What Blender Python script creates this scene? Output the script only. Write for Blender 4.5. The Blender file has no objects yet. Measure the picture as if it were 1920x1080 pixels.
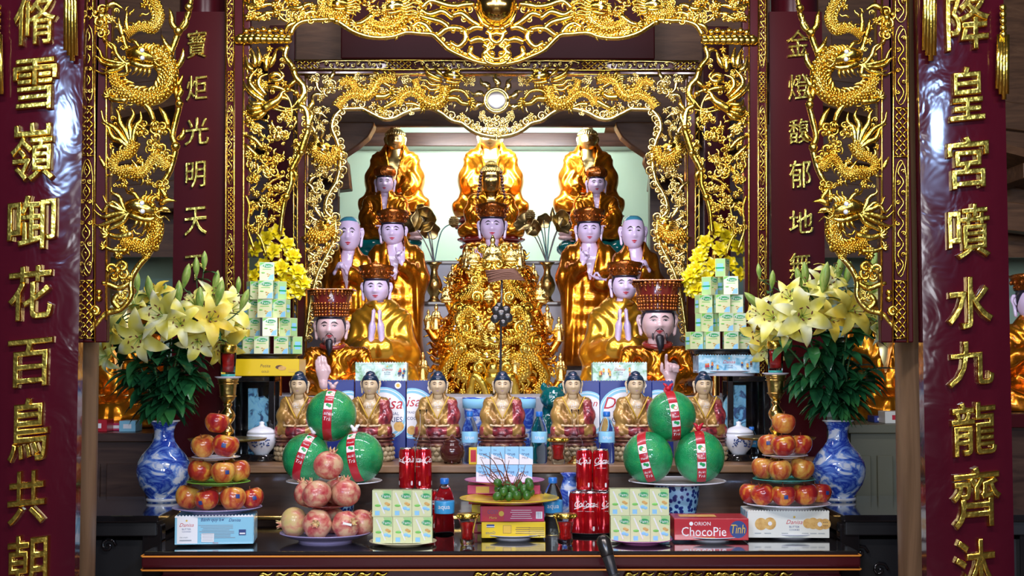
import bpy, bmesh, math, random
import numpy as np
from mathutils import Vector, Matrix, Euler, noise
R = math.radians
PI = math.pi
sc = bpy.context.scene
col = sc.collection
rnd = random.Random(7)

# ------------------------------------------------------------------ camera
FPX = 2600.0
CAMZ = 1.5
cam_d = bpy.data.cameras.new('camera')
cam = bpy.data.objects.new('camera', cam_d)
col.objects.link(cam)
cam.location = (0, 0, CAMZ)
cam.rotation_euler = (R(90) + math.atan(140 / FPX), 0, -math.atan(23 / FPX))
cam_d.sensor_width = 36
cam_d.lens = FPX / 1920 * 36
cam_d.clip_start = .05
sc.camera = cam
_M = cam.rotation_euler.to_matrix()

def W(px, py, Y):
    """point of the place at distance Y in front of the camera, seen at that pixel of the photograph"""
    d = _M @ Vector(((px - 960) / FPX, (540 - py) / FPX, -1))
    t = Y / d.y
    return Vector((d.x * t, Y, CAMZ + d.z * t))

def U(Y):
    return Y / FPX

# ------------------------------------------------------------------ light
sc.view_settings.view_transform = 'Standard'
sc.view_settings.look = 'None'
sc.view_settings.gamma = 1
sc.view_settings.use_curve_mapping = False
sc.view_settings.exposure = 0.2
wd = bpy.data.worlds.new('hall_air')
sc.world = wd
wd.use_nodes = True
wd.node_tree.nodes['Background'].inputs[0].default_value = (.42, .40, .50, 1)
wd.node_tree.nodes['Background'].inputs[1].default_value = .06

def area(name, loc, tgt, sx, sy, power, colr):
    l = bpy.data.lights.new(name, 'AREA')
    l.shape = 'RECTANGLE'; l.size = sx; l.size_y = sy
    l.energy = power; l.color = colr
    o = bpy.data.objects.new(name, l)
    col.objects.link(o)
    o.location = loc
    o.rotation_euler = (Vector(tgt) - Vector(loc)).to_track_quat('-Z', 'Y').to_euler()
    return o

area('door_daylight', (-2.35, -2.6, 3.30), (-.6, 6, 1.5), .50, .22, 80, (.38, .58, 1))
area('door_daylight', (2.35, -2.6, 3.30), (.6, 6, 1.5), .50, .22, 80, (.38, .58, 1))
area('front_fill', (-.9, -3.6, 2.3), (0, 6, 1.5), 1.2, 1.5, 120, (.90, .93, 1))  # added fill pair behind the camera, brightens faces and gives the gold something to reflect
area('front_fill', (1.1, -3.6, 2.3), (0, 6, 1.5), 1.2, 1.5, 120, (.90, .93, 1))
area('overhead_fill', (-1.1, 1.6, 3.9), (-.5, 6, 1.2), 1.4, .25, 55, (1, .92, .95))  # added overhead pair for the overall light level, no fittings modelled
area('overhead_fill', (1.1, 1.6, 3.9), (.5, 6, 1.2), 1.4, .25, 55, (1, .92, .95))
area('altar_area_light', (-.55, 5.15, 3.05), (-.4, 7.2, 1.3), 1.0, .12, 20, (.92, .86, 1))  # unseen area lights above the altar front, aimed down at the statues
area('altar_area_light', (.55, 5.15, 3.05), (.4, 7.2, 1.3), 1.0, .12, 20, (.92, .86, 1))
area('niche_lamp', (0, 8.55, 2.95), (0, 9.4, 2.45), 1.0, .10, 30, (1, .97, .98))
area('niche_lamp', (0, 7.95, 2.90), (0, 8.25, 1.8), 1.1, .10, 6, (1, .95, 1))

# ------------------------------------------------------------------ materials
MATS = {}
def mat(name, base=(.5, .5, .5), rough=.5, metal=0, spec=.5, coat=0, trans=0, ior=1.45, emit=None, es=0, sheen=0, sss=0, alpha=1):
    m = bpy.data.materials.new(name)
    m.use_nodes = True
    b = m.node_tree.nodes['Principled BSDF']
    b.inputs['Base Color'].default_value = (*base, 1)
    b.inputs['Roughness'].default_value = rough
    b.inputs['Metallic'].default_value = metal
    b.inputs['Specular IOR Level'].default_value = spec
    b.inputs['Coat Weight'].default_value = coat
    b.inputs['Coat Roughness'].default_value = .06
    b.inputs['Transmission Weight'].default_value = trans
    b.inputs['IOR'].default_value = ior
    b.inputs['Alpha'].default_value = alpha
    if sss:
        b.inputs['Subsurface Weight'].default_value = sss
        b.inputs['Subsurface Radius'].default_value = (.01, .006, .004)
    if emit:
        b.inputs['Emission Color'].default_value = (*emit, 1)
        b.inputs['Emission Strength'].default_value = es
    MATS[name] = m
    return m

def nd(m, t, **kw):
    n = m.node_tree.nodes.new(t)
    for k, v in kw.items():
        if k in n.inputs: n.inputs[k].default_value = v
        else: setattr(n, k, v)
    return n

def lk(m, a, ao, b, bi):
    m.node_tree.links.new(a.outputs[ao], b.inputs[bi])

def ramp_col(m, stops, tex='noise', scale=5, detail=4, dist=0, stretch=(1, 1, 1), rough=.55, coord='Object'):
    """base colour from a texture through a colour ramp"""
    tc = nd(m, 'ShaderNodeTexCoord')
    mp = nd(m, 'ShaderNodeMapping'); mp.inputs['Scale'].default_value = stretch
    lk(m, tc, coord, mp, 'Vector')
    if tex == 'noise':
        t = nd(m, 'ShaderNodeTexNoise'); t.inputs['Scale'].default_value = scale; t.inputs['Detail'].default_value = detail
        t.inputs['Distortion'].default_value = dist; t.inputs['Roughness'].default_value = rough; out = 'Fac'
    elif tex == 'voronoi':
        t = nd(m, 'ShaderNodeTexVoronoi'); t.inputs['Scale'].default_value = scale; out = 'Distance'
    elif tex == 'wave':
        t = nd(m, 'ShaderNodeTexWave'); t.inputs['Scale'].default_value = scale; t.inputs['Distortion'].default_value = dist
        t.inputs['Detail'].default_value = detail; out = 'Fac'
    elif tex == 'grad':
        t = nd(m, 'ShaderNodeTexGradient'); out = 'Fac'
    lk(m, mp, 'Vector', t, 'Vector')
    r = nd(m, 'ShaderNodeValToRGB')
    cr = r.color_ramp
    while len(cr.elements) < len(stops): cr.elements.new(.5)
    for e, (p, c) in zip(cr.elements, stops):
        e.position = p; e.color = (*c, 1)
    lk(m, t, out, r, 'Fac')
    lk(m, r, 'Color', m.node_tree.nodes['Principled BSDF'], 'Base Color')
    return mp, t, r

def bump(m, tex='noise', scale=20, strength=.3, dist=.01, detail=3, distortion=0, stretch=(1, 1, 1)):
    tc = nd(m, 'ShaderNodeTexCoord')
    mp = nd(m, 'ShaderNodeMapping'); mp.inputs['Scale'].default_value = stretch
    lk(m, tc, 'Object', mp, 'Vector')
    if tex == 'noise':
        t = nd(m, 'ShaderNodeTexNoise'); t.inputs['Scale'].default_value = scale; t.inputs['Detail'].default_value = detail
        t.inputs['Distortion'].default_value = distortion; out = 'Fac'
    elif tex == 'voronoi':
        t = nd(m, 'ShaderNodeTexVoronoi'); t.inputs['Scale'].default_value = scale; out = 'Distance'
    else:
        t = nd(m, 'ShaderNodeTexWave'); t.inputs['Scale'].default_value = scale; t.inputs['Distortion'].default_value = distortion
        t.inputs['Detail'].default_value = detail; out = 'Fac'
    lk(m, mp, 'Vector', t, 'Vector')
    b = nd(m, 'ShaderNodeBump'); b.inputs['Strength'].default_value = strength; b.inputs['Distance'].default_value = dist
    lk(m, t, out, b, 'Height')
    lk(m, b, 'Normal', m.node_tree.nodes['Principled BSDF'], 'Normal')
    return t

m = mat('carved_gold', (.83, .52, .07), .24, 1)
ramp_col(m, [(.3, (.64, .36, .03)), (.5, (.80, .54, .08)), (.7, (.90, .69, .17))], 'noise', 14, 3)
bump(m, 'noise', 55, .45, .006, 2)
m = mat('leaf_gold', (.90, .62, .10), .22, 1)
bump(m, 'noise', 42, .35, .006, 2)
m = mat('red_gold', (.74, .32, .03), .23, 1)
ramp_col(m, [(.35, (.50, .16, .01)), (.5, (.80, .38, .04)), (.7, (.92, .55, .08))], 'noise', 16, 3)
m = mat('pale_gold', (.84, .66, .22), .24, 1); bump(m, 'noise', 50, .35, .005, 2)
m = mat('robe_gold', (.78, .34, .03), .25, .88, coat=.3)
ramp_col(m, [(.32, (.36, .10, .004)), (.5, (.68, .225, .008)), (.7, (.84, .36, .02))], 'noise', 5, 3, 1.2)
bump(m, 'wave', 7, .16, .008, 1, 3, (1, .6, .12))
m = mat('robe_yellow', (.78, .40, .03), .28, .85, coat=.3)
bump(m, 'wave', 5, .14, .008, 1, 5, (1, .6, .18))
mat('hem_red', (.22, .02, .015), .25, coat=.6)
mat('skin_gold', (.86, .68, .28), .30, 1)
mat('dull_gold', (.50, .37, .12), .28, 1)
mat('skin_white', (.68, .56, .78), .22, coat=.5)
mat('skin_pink', (.66, .46, .46), .25, coat=.5)
mat('skin_cream', (.72, .55, .33), .30, coat=.35)
mat('lip_red', (.55, .02, .04), .25, coat=.5)
mat('ink_black', (.012, .010, .014), .35)
mat('eye_white', (.85, .85, .88), .2, coat=.5)
mat('hair_black', (.015, .014, .03), .25, coat=.5)
mat('hair_blue', (.006, .022, .055), .35, coat=.4)
mat('shaven_blue', (.05, .25, .34), .3, coat=.4)
mat('bronze', (.36, .26, .10), .32, 1)
m = mat('old_brass', (.52, .38, .12), .28, 1); bump(m, 'voronoi', 55, .4, .004)
m = mat('brass', (.80, .52, .16), .2, 1)
m = mat('red_lacquer', (.10, .012, .018), .13, coat=.5, spec=.4)
ramp_col(m, [(.3, (.040, .002, .007)), (.7, (.062, .004, .010))], 'noise', 3, 3, .5, (1, 1, .2))
bump(m, 'noise', 9, .35, .012, 3, .6, (1, 1, .8))
m = mat('flat_red_lacquer', (.050, .004, .007), .2, coat=.6)
mat('matt_red', (.046, .0025, .004), .40, spec=.15)
mat('hat_red', (.12, .012, .010), .2, coat=.7)
m = mat('hat_gilt', (.34, .095, .012), .26, .85, coat=.4)
bump(m, 'noise', 70, .6, .006)
mat('black_lacquer', (.010, .009, .010), .10, coat=.9)
mat('black_matt', (.012, .012, .013), .45)
mat('black_plastic', (.02, .02, .022), .35)
m = mat('brown_wood', (.16, .09, .055), .45)
ramp_col(m, [(.3, (.080, .036, .014)), (.6, (.150, .070, .030)), (.8, (.20, .105, .045))], 'noise', 6, 6, 1.2, (.6, 4, 4))
m = mat('pillar_wood', (.2, .12, .07), .42)
ramp_col(m, [(.3, (.12, .068, .034)), (.6, (.22, .13, .068)), (.8, (.28, .17, .09))], 'noise', 5, 6, 1.5, (3, 3, .3))
m = mat('shelf_wood', (.3, .18, .09), .35)
ramp_col(m, [(.3, (.17, .09, .045)), (.6, (.30, .17, .085)), (.8, (.36, .22, .12))], 'noise', 5, 5, 1, (.5, 5, 5))
m = mat('dark_wood', (.05, .025, .018), .3, coat=.3)
ramp_col(m, [(.3, (.03, .014, .01)), (.7, (.075, .04, .026))], 'noise', 5, 5, 1, (.5, 5, 5))
m = mat('wall_green', (.50, .68, .55), .8)
ramp_col(m, [(.3, (.44, .64, .48)), (.7, (.49, .69, .53))], 'noise', 2, 4)
m = mat('floor_tile', (.14, .07, .05), .3)
mat('grey_step', (.40, .42, .46), .6)
mat('porcelain', (.80, .84, .90), .12, coat=.6)
m = mat('blue_porcelain', (.8, .85, .92), .10, coat=.7)
ramp_col(m, [(.40, (.72, .80, .92)), (.46, (.16, .32, .78)), (.54, (.01, .04, .42)), (.68, (.20, .38, .82))], 'noise', 9, 5, 1.6, (1, 1, 1.7))
m = mat('blue_bowl', (.2, .4, .6), .12, coat=.7)
ramp_col(m, [(.25, (.012, .03, .16)), (.42, (.02, .05, .25)), (.5, (.30, .56, .75))], 'voronoi', 55)
m = mat('blue_plaque', (.15, .5, .7), .3)
ramp_col(m, [(.44, (.36, .80, .98)), (.54, (.22, .64, .92)), (.60, (.02, .08, .24))], 'noise', 26, 6, 1.2, (1, 1, .8))
mat('glaze_teal', (.0, .10, .10), .15, coat=.7)
m = mat('clear_glass', (.96, .98, 1), .03, trans=1, ior=1.12, spec=.6)
m = mat('cabinet_glass', (.9, .95, 1), .02, trans=1, ior=1.05)
mat('red_wax', (.62, .015, .012), .08, trans=.55, coat=.5)
mat('amber_drink', (.55, .05, .01), .05, trans=.7, ior=1.33, coat=.5)
mat('white_paper', (.78, .82, .84), .45)
mat('white_glaze', (.72, .72, .82), .15, coat=.6)
mat('lilac_plastic', (.36, .30, .52), .25, coat=.4)
mat('pink_plastic', (.55, .16, .42), .25, coat=.4)
mat('green_plastic', (.20, .52, .06), .25, coat=.4)
mat('teal_plastic', (.04, .36, .30), .25, coat=.4)
mat('yellow_plastic', (.72, .52, .03), .25, coat=.4)
mat('cream_plastic', (.62, .56, .34), .3, coat=.3)
mat('steel', (.55, .56, .58), .25, 1)
mat('dark_metal', (.08, .075, .07), .25, .8)
mat('box_yellow', (.80, .56, .0), .35, coat=.2)
mat('box_blue', (.012, .03, .22), .3, coat=.3)
mat('box_red', (.46, .008, .02), .3, coat=.3)
mat('box_magenta', (.50, .02, .10), .3, coat=.3)
mat('box_sky', (.25, .58, .74), .35, coat=.2)
m = mat('box_winter', (.3, .6, .75), .35, coat=.2)
ramp_col(m, [(.36, (.10, .34, .50)), (.48, (.28, .58, .74)), (.62, (.62, .82, .90))], 'noise', 28, 5, .8)
m = mat('box_meadow', (.6, .75, .6), .35, coat=.2)
ramp_col(m, [(.38, (.24, .48, .25)), (.48, (.50, .72, .62)), (.62, (.74, .86, .78))], 'noise', 30, 5, .8)
mat('box_ivory', (.80, .80, .70), .35, coat=.2)
mat('print_brown', (.12, .05, .03), .4)
mat('print_grey', (.30, .34, .38), .4)
mat('print_navy', (.02, .05, .20), .4)
mat('print_green', (.02, .36, .10), .35)
mat('print_leaf', (.20, .60, .10), .35)
mat('print_sky', (.28, .62, .86), .35)
mat('print_red', (.55, .01, .03), .35)
mat('print_orange', (.75, .28, .04), .35)
mat('print_white', (.86, .86, .86), .35)
mat('print_gold', (.75, .48, .05), .3)
m = mat('cookie', (.70, .40, .10), .55); ramp_col(m, [(.4, (.75, .47, .14)), (.7, (.55, .28, .06))], 'noise', 60, 3)
mat('carton_cream', (.72, .76, .42), .32, coat=.3)
mat('carton_green', (.40, .66, .26), .32, coat=.3)
mat('carton_mint', (.50, .68, .50), .32, coat=.3)
m = mat('shrink_film', (1, 1, 1), .08, trans=1, ior=1.02, alpha=.18)
mat('can_red', (.52, .006, .012), .16, .55, coat=.6)
mat('can_silver', (.75, .76, .78), .2, 1)
m = mat('apple_skin', (.5, .05, .02), .22, coat=.45)
ramp_col(m, [(.34, (.30, .012, .018)), (.50, (.46, .04, .02)), (.58, (.64, .20, .03)), (.70, (.74, .44, .06))], 'noise', 1.3, 4, .4, (1, 1, .6), .5)
m = mat('apple_gold', (.6, .2, .05), .25, coat=.45)
ramp_col(m, [(.34, (.42, .04, .02)), (.48, (.60, .17, .035)), (.6, (.70, .34, .06)), (.72, (.76, .46, .09))], 'noise', 1.4, 4, .4, (1, 1, .6), .55)
m = mat('pomegranate_skin', (.6, .3, .2), .32, coat=.25)
ramp_col(m, [(.34, (.48, .05, .06)), (.46, (.60, .20, .14)), (.56, (.70, .40, .24)), (.7, (.66, .47, .24))], 'noise', 1.5, 5, .4, (1, 1, 1), .6)
m = mat('pomegranate_pale', (.6, .45, .2), .35, coat=.25)
ramp_col(m, [(.35, (.60, .22, .14)), (.5, (.66, .46, .20)), (.7, (.55, .50, .14))], 'noise', 1.2, 5, .4)
m = mat('pomelo_green', (.012, .20, .05), .22, coat=.6)
ramp_col(m, [(.35, (.008, .19, .06)), (.55, (.015, .33, .10)), (.75, (.06, .40, .08))], 'noise', 14, 4)
bump(m, 'voronoi', 260, .55, .003)
m = mat('areca_green', (.04, .14, .02), .35, coat=.3)
m = mat('leaf_green', (.015, .10, .035), .32, coat=.25)
ramp_col(m, [(.35, (.008, .06, .025)), (.55, (.022, .15, .045)), (.75, (.07, .27, .06))], 'noise', 7, 3)
mat('stem_green', (.05, .15, .04), .4)
m = mat('bud_green', (.30, .46, .08), .35)
ramp_col(m, [(.35, (.20, .40, .06)), (.65, (.46, .56, .14))], 'noise', 9, 2, 0, (1, 1, .4))
m = mat('lily_petal', (.82, .76, .20), .42, sss=.0)
ramp_col(m, [(.30, (.84, .76, .06)), (.48, (.90, .86, .22)), (.66, (.90, .93, .58))], 'noise', 2.2, 1)
m = mat('lily_gold', (.84, .66, .06), .42)
ramp_col(m, [(.35, (.80, .58, .04)), (.6, (.86, .76, .14))], 'noise', 2.2, 1)
mat('stamen_brown', (.16, .04, .01), .6)
m = mat('lotus_yellow', (.80, .66, .01), .3, coat=.35)
m = mat('robe_brown', (.35, .18, .05), .35, .35, coat=.3)
ramp_col(m, [(.35, (.22, .10, .03)), (.6, (.46, .27, .07))], 'noise', 18, 4)
m = mat('robe_crimson', (.28, .03, .035), .3, .2, coat=.4)
ramp_col(m, [(.38, (.10, .02, .03)), (.5, (.30, .03, .04)), (.62, (.44, .12, .10))], 'noise', 22, 5)
m = mat('lotus_red', (.25, .04, .04), .3, coat=.4)
ramp_col(m, [(.4, (.10, .018, .02)), (.55, (.20, .07, .05)), (.7, (.42, .26, .12))], 'noise', 25, 5)
m = mat('stone_cream', (.42, .32, .17), .55)
ramp_col(m, [(.35, (.26, .19, .10)), (.65, (.48, .38, .22))], 'noise', 20, 4)
mat('bottle_blue', (.02, .16, .55), .3, coat=.3)
mat('bottle_label', (.05, .35, .70), .3)
m = mat('water_bottle', (.84, .94, 1), .04, trans=1, ior=1.1)
mat('grey_green', (.13, .13, .08), .4)
mat('incense_brown', (.16, .07, .04), .6)
mat('pot_brown', (.06, .012, .010), .18, coat=.7)
m = mat('orb_gold', (.62, .40, .10), .14, 1)
# ------------------------------------------------------------------ mesh helpers
def catmull(P, n=6):
    P = [np.array(p, float) for p in P]
    if len(P) < 3:
        return np.array([P[0] + (P[-1] - P[0]) * i / n for i in range(n + 1)])
    Q = [2 * P[0] - P[1]] + P + [2 * P[-1] - P[-2]]
    out = []
    for i in range(1, len(Q) - 2):
        a, b, c, d = Q[i - 1:i + 3]
        for k in range(n):
            t = k / n
            out.append(.5 * ((2 * b) + (c - a) * t + (2 * a - 5 * b + 4 * c - d) * t * t + (3 * b - a - 3 * c + d) * t ** 3))
    out.append(P[-1])
    return np.array(out)

class MB:
    def __init__(s): s.v = []; s.f = []; s.n = 0; s.mi = []; s.cur = 0
    def add(s, V, F):
        V = np.asarray(V, float).reshape(-1, 3)
        b = s.n
        s.v.append(V); s.n += len(V)
        for f in F:
            s.f.append([i + b for i in f]); s.mi.append(s.cur)
        return s
    def box(s, c, size, rz=0, rx=0, ry=0):
        x, y, z = [q / 2 for q in size]
        V = np.array([(a * x, b * y, d * z) for d in (-1, 1) for b in (-1, 1) for a in (-1, 1)])
        if rz or rx or ry:
            V = V @ np.array(Euler((rx, ry, rz)).to_matrix()).T
        return s.add(V + np.array(c), [(0, 2, 3, 1), (4, 5, 7, 6), (0, 1, 5, 4), (2, 6, 7, 3), (0, 4, 6, 2), (1, 3, 7, 5)])
    def grid(s, P, closeu=False, closev=False):
        P = np.asarray(P, float); nu, nv = P.shape[:2]
        F = []
        for i in range(nu if closeu else nu - 1):
            for j in range(nv if closev else nv - 1):
                a, b = i, (i + 1) % nu; c, d = j, (j + 1) % nv
                F.append((a * nv + c, b * nv + c, b * nv + d, a * nv + d))
        return s.add(P.reshape(-1, 3), F)
    def lathe(s, prof, c=(0, 0, 0), seg=28, sx=1, sy=1):
        V = []; n = len(prof)
        for k in range(seg):
            a = 2 * PI * k / seg
            for r, z in prof: V.append((c[0] + r * sx * math.cos(a), c[1] + r * sy * math.sin(a), c[2] + z))
        F = []
        for k in range(seg):
            k2 = (k + 1) % seg
            for j in range(n - 1):
                F.append((k * n + j, k2 * n + j, k2 * n + j + 1, k * n + j + 1))
        if prof[0][0] > 1e-6: F.append([k * n for k in range(seg)][::-1])
        if prof[-1][0] > 1e-6: F.append([k * n + n - 1 for k in range(seg)])
        return s.add(V, F)
    def ball(s, c, r, seg=10, ring=7, rot=None):
        if not hasattr(r, '__len__'): r = (r, r, r)
        V = [(0, 0, 1)]
        for i in range(1, ring):
            t = PI * i / ring
            for k in range(seg):
                a = 2 * PI * k / seg
                V.append((math.sin(t) * math.cos(a), math.sin(t) * math.sin(a), math.cos(t)))
        V.append((0, 0, -1)); V = np.array(V) * np.array(r)
        if rot is not None: V = V @ np.array(rot).T
        F = [(0, 1 + k, 1 + (k + 1) % seg) for k in range(seg)]
        for i in range(ring - 2):
            for k in range(seg):
                a = 1 + i * seg + k; b = 1 + i * seg + (k + 1) % seg
                F.append((a, a + seg, b + seg, b))
        L = len(V) - 1; o = 1 + (ring - 2) * seg
        F += [(L, o + (k + 1) % seg, o + k) for k in range(seg)]
        return s.add(V + np.array(c), F)
    def tube(s, P, r, n=7, flat=1.0, nrm=(0, -1, 0), sub=0):
        """tube along points; r scalar, list, or function of t; flat squeezes it along nrm"""
        P = catmull(P, sub) if sub else np.asarray(P, float)
        m = len(P)
        if callable(r): rr = np.array([r(i / (m - 1)) for i in range(m)])
        elif hasattr(r, '__len__'): rr = np.interp(np.linspace(0, 1, m), np.linspace(0, 1, len(r)), r)
        else: rr = np.full(m, float(r))
        T = np.gradient(P, axis=0); T /= (np.linalg.norm(T, axis=1)[:, None] + 1e-12)
        N = np.array(nrm, float)
        B = np.cross(T, N); lb = np.linalg.norm(B, axis=1)
        for i in range(m):
            if lb[i] < .2:
                B[i] = B[i - 1] if i and np.linalg.norm(B[i-1]) > .1 else np.cross(T[i], (.3, .2, .9))
        B /= (np.linalg.norm(B, axis=1)[:, None] + 1e-12)
        C = np.cross(B, T)
        a = np.arange(n) * 2 * PI / n
        V = P[:, None, :] + rr[:, None, None] * (np.cos(a)[None, :, None] * B[:, None, :] + flat * np.sin(a)[None, :, None] * C[:, None, :])
        F = []
        for i in range(m - 1):
            for k in range(n):
                k2 = (k + 1) % n
                F.append((i * n + k, i * n + k2, (i + 1) * n + k2, (i + 1) * n + k))
        F.append(list(range(n))[::-1]); F.append([(m - 1) * n + k for k in range(n)])
        return s.add(V.reshape(-1, 3), F)
    def prism(s, poly, y0, y1):
        """polygon of (x, z) extruded from y0 to y1"""
        n = len(poly)
        V = [(x, y0, z) for x, z in poly] + [(x, y1, z) for x, z in poly]
        F = [list(range(n)), list(range(n, 2 * n))[::-1]]
        F += [(i, i + n, (i + 1) % n + n, (i + 1) % n) for i in range(n)]
        return s.add(V, F)
    def mesh(s, V, F, M=None, off=(0, 0, 0), sc_=1):
        V = np.asarray(V, float) * sc_
        if M is not None: V = V @ np.array(M).T
        return s.add(V + np.array(off), F)
    def xf(s, fn):
        s.v = [fn(v) for v in s.v]; return s
    def data(s, name):
        me = bpy.data.meshes.new(name)
        V = np.concatenate(s.v) if s.v else np.zeros((0, 3))
        me.from_pydata(V.tolist(), [], s.f)
        return me
    def build(s, name, m=None, parent=None, smooth=True, bevel=0, loc=None, fix=True, seg=2, auto=None):
        me = s.data(name)
        ms = m if isinstance(m, (list, tuple)) else [m]
        for q in ms:
            me.materials.append(MATS[q] if isinstance(q, str) else q)
        if len(ms) > 1: me.polygons.foreach_set('material_index', s.mi)
        if fix:
            bm = bmesh.new(); bm.from_mesh(me)
            bmesh.ops.recalc_face_normals(bm, faces=bm.faces)
            bm.to_mesh(me); bm.free()
        me.polygons.foreach_set('use_smooth', [smooth] * len(me.polygons))
        if smooth and auto: me.set_sharp_from_angle(angle=R(auto))
        o = bpy.data.objects.new(name, me)
        col.objects.link(o)
        if parent: o.parent = parent
        if loc is not None: o.location = loc
        if bevel:
            b = o.modifiers.new('edge', 'BEVEL'); b.width = bevel; b.segments = seg; b.limit_method = 'ANGLE'; b.angle_limit = R(40)
        return o

def tag(o, label=None, cat=None, group=None, kind=None):
    if label: o['label'] = label
    if cat: o['category'] = cat
    if group: o['group'] = group
    if kind: o['kind'] = kind
    return o

def empty(name, loc=(0, 0, 0), label=None, cat=None, group=None, rz=0):
    o = bpy.data.objects.new(name, None); col.objects.link(o)
    o.location = loc; o.rotation_euler = (0, 0, rz); o.empty_display_size = .05
    return tag(o, label, cat, group)

def kids(o): return list(o.children)

def copy_tree(o, parent=None, loc=None, rz=None, label=None, group=None, scale=None, mats=None):
    c = o.copy(); col.objects.link(c)
    c.parent = parent
    if loc is not None: c.location = loc
    if rz is not None: c.rotation_euler = (0, 0, rz)
    if scale is not None: c.scale = scale if hasattr(scale, '__len__') else (scale,) * 3
    if label: c['label'] = label
    if group: c['group'] = group
    for ch in kids(o): copy_tree(ch, c)
    return c

def struct(o):
    o['kind'] = 'structure'; return o

# ------------------------------------------------------------------ writing
_tc = {}
def glyphs(s, size=1, ext=0, bev=0, off=0, shear=0, align='CENTER', space=1, res=3):
    """letters as a mesh in the x-z plane facing -y, centred on its own box"""
    key = (s, size, ext, bev, off, shear, align, space)
    if key in _tc: return _tc[key]
    cu = bpy.data.curves.new('letters', 'FONT')
    cu.body = s; cu.size = size; cu.extrude = ext; cu.bevel_depth = bev; cu.offset = off
    cu.shear = shear; cu.align_x = align; cu.space_character = space; cu.resolution_u = res; cu.bevel_resolution = 2
    cu.fill_mode = 'BOTH'
    o = bpy.data.objects.new('letters', cu); col.objects.link(o)
    dg = bpy.context.evaluated_depsgraph_get(); dg.update()
    me = o.evaluated_get(dg).to_mesh()
    V = np.array([tuple(v.co) for v in me.vertices]) if len(me.vertices) else np.zeros((1, 3))
    F = [tuple(p.vertices) for p in me.polygons]
    o.evaluated_get(dg).to_mesh_clear()
    bpy.data.objects.remove(o); bpy.data.curves.remove(cu)
    V = np.stack([V[:, 0], -V[:, 2], V[:, 1]], 1)
    c = (V.max(0) + V.min(0)) / 2
    V[:, 0] -= c[0]; V[:, 2] -= c[2]
    _tc[key] = (V, F)
    return V, F

def write(mb, s, c, width=None, height=None, ext=.0004, rz=0, **kw):
    """put letters on mb centred at c, scaled to width or height"""
    V, F = glyphs(s, 1, 0, 0, **kw)
    w = np.ptp(V[:, 0]) + 1e-9; h = np.ptp(V[:, 2]) + 1e-9
    kx = width / w if width else height / h
    kz = height / h if height else kx
    V = V * np.array([kx, 1, kz])
    n = len(V)
    V2 = np.concatenate([V + (0, -ext, 0)])
    if rz:
        ca, sa = math.cos(rz), math.sin(rz)
        V2 = V2 @ np.array([[ca, -sa, 0], [sa, ca, 0], [0, 0, 1]]).T
    mb.add(V2 + np.array(c), F)
    return mb

# ------------------------------------------------------------------ blended solids (distance fields turned into meshes)
def sd_ell(P, c, r, rot=None):
    q = P - np.array(c, np.float32)
    if rot is not None: q = q @ np.array(rot, np.float32)
    r = np.array(r, np.float32)
    k0 = np.linalg.norm(q / r, axis=-1); k1 = np.linalg.norm(q / (r * r), axis=-1)
    return k0 * (k0 - 1) / (k1 + 1e-9)

def sd_cap(P, a, b, r1, r2=None):
    if r2 is None: r2 = r1
    a = np.array(a, np.float32); b = np.array(b, np.float32)
    ab = b - a
    t = np.clip(((P - a) @ ab) / (ab @ ab + 1e-12), 0, 1)
    d = np.linalg.norm(P - a - t[..., None] * ab, axis=-1)
    return d - (r1 + (r2 - r1) * t)

def smin(a, b, k):
    h = np.clip(.5 + .5 * (b - a) / k, 0, 1)
    return b + (a - b) * h - k * h * (1 - h)

def smax(a, b, k): return -smin(-a, -b, k)

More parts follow.
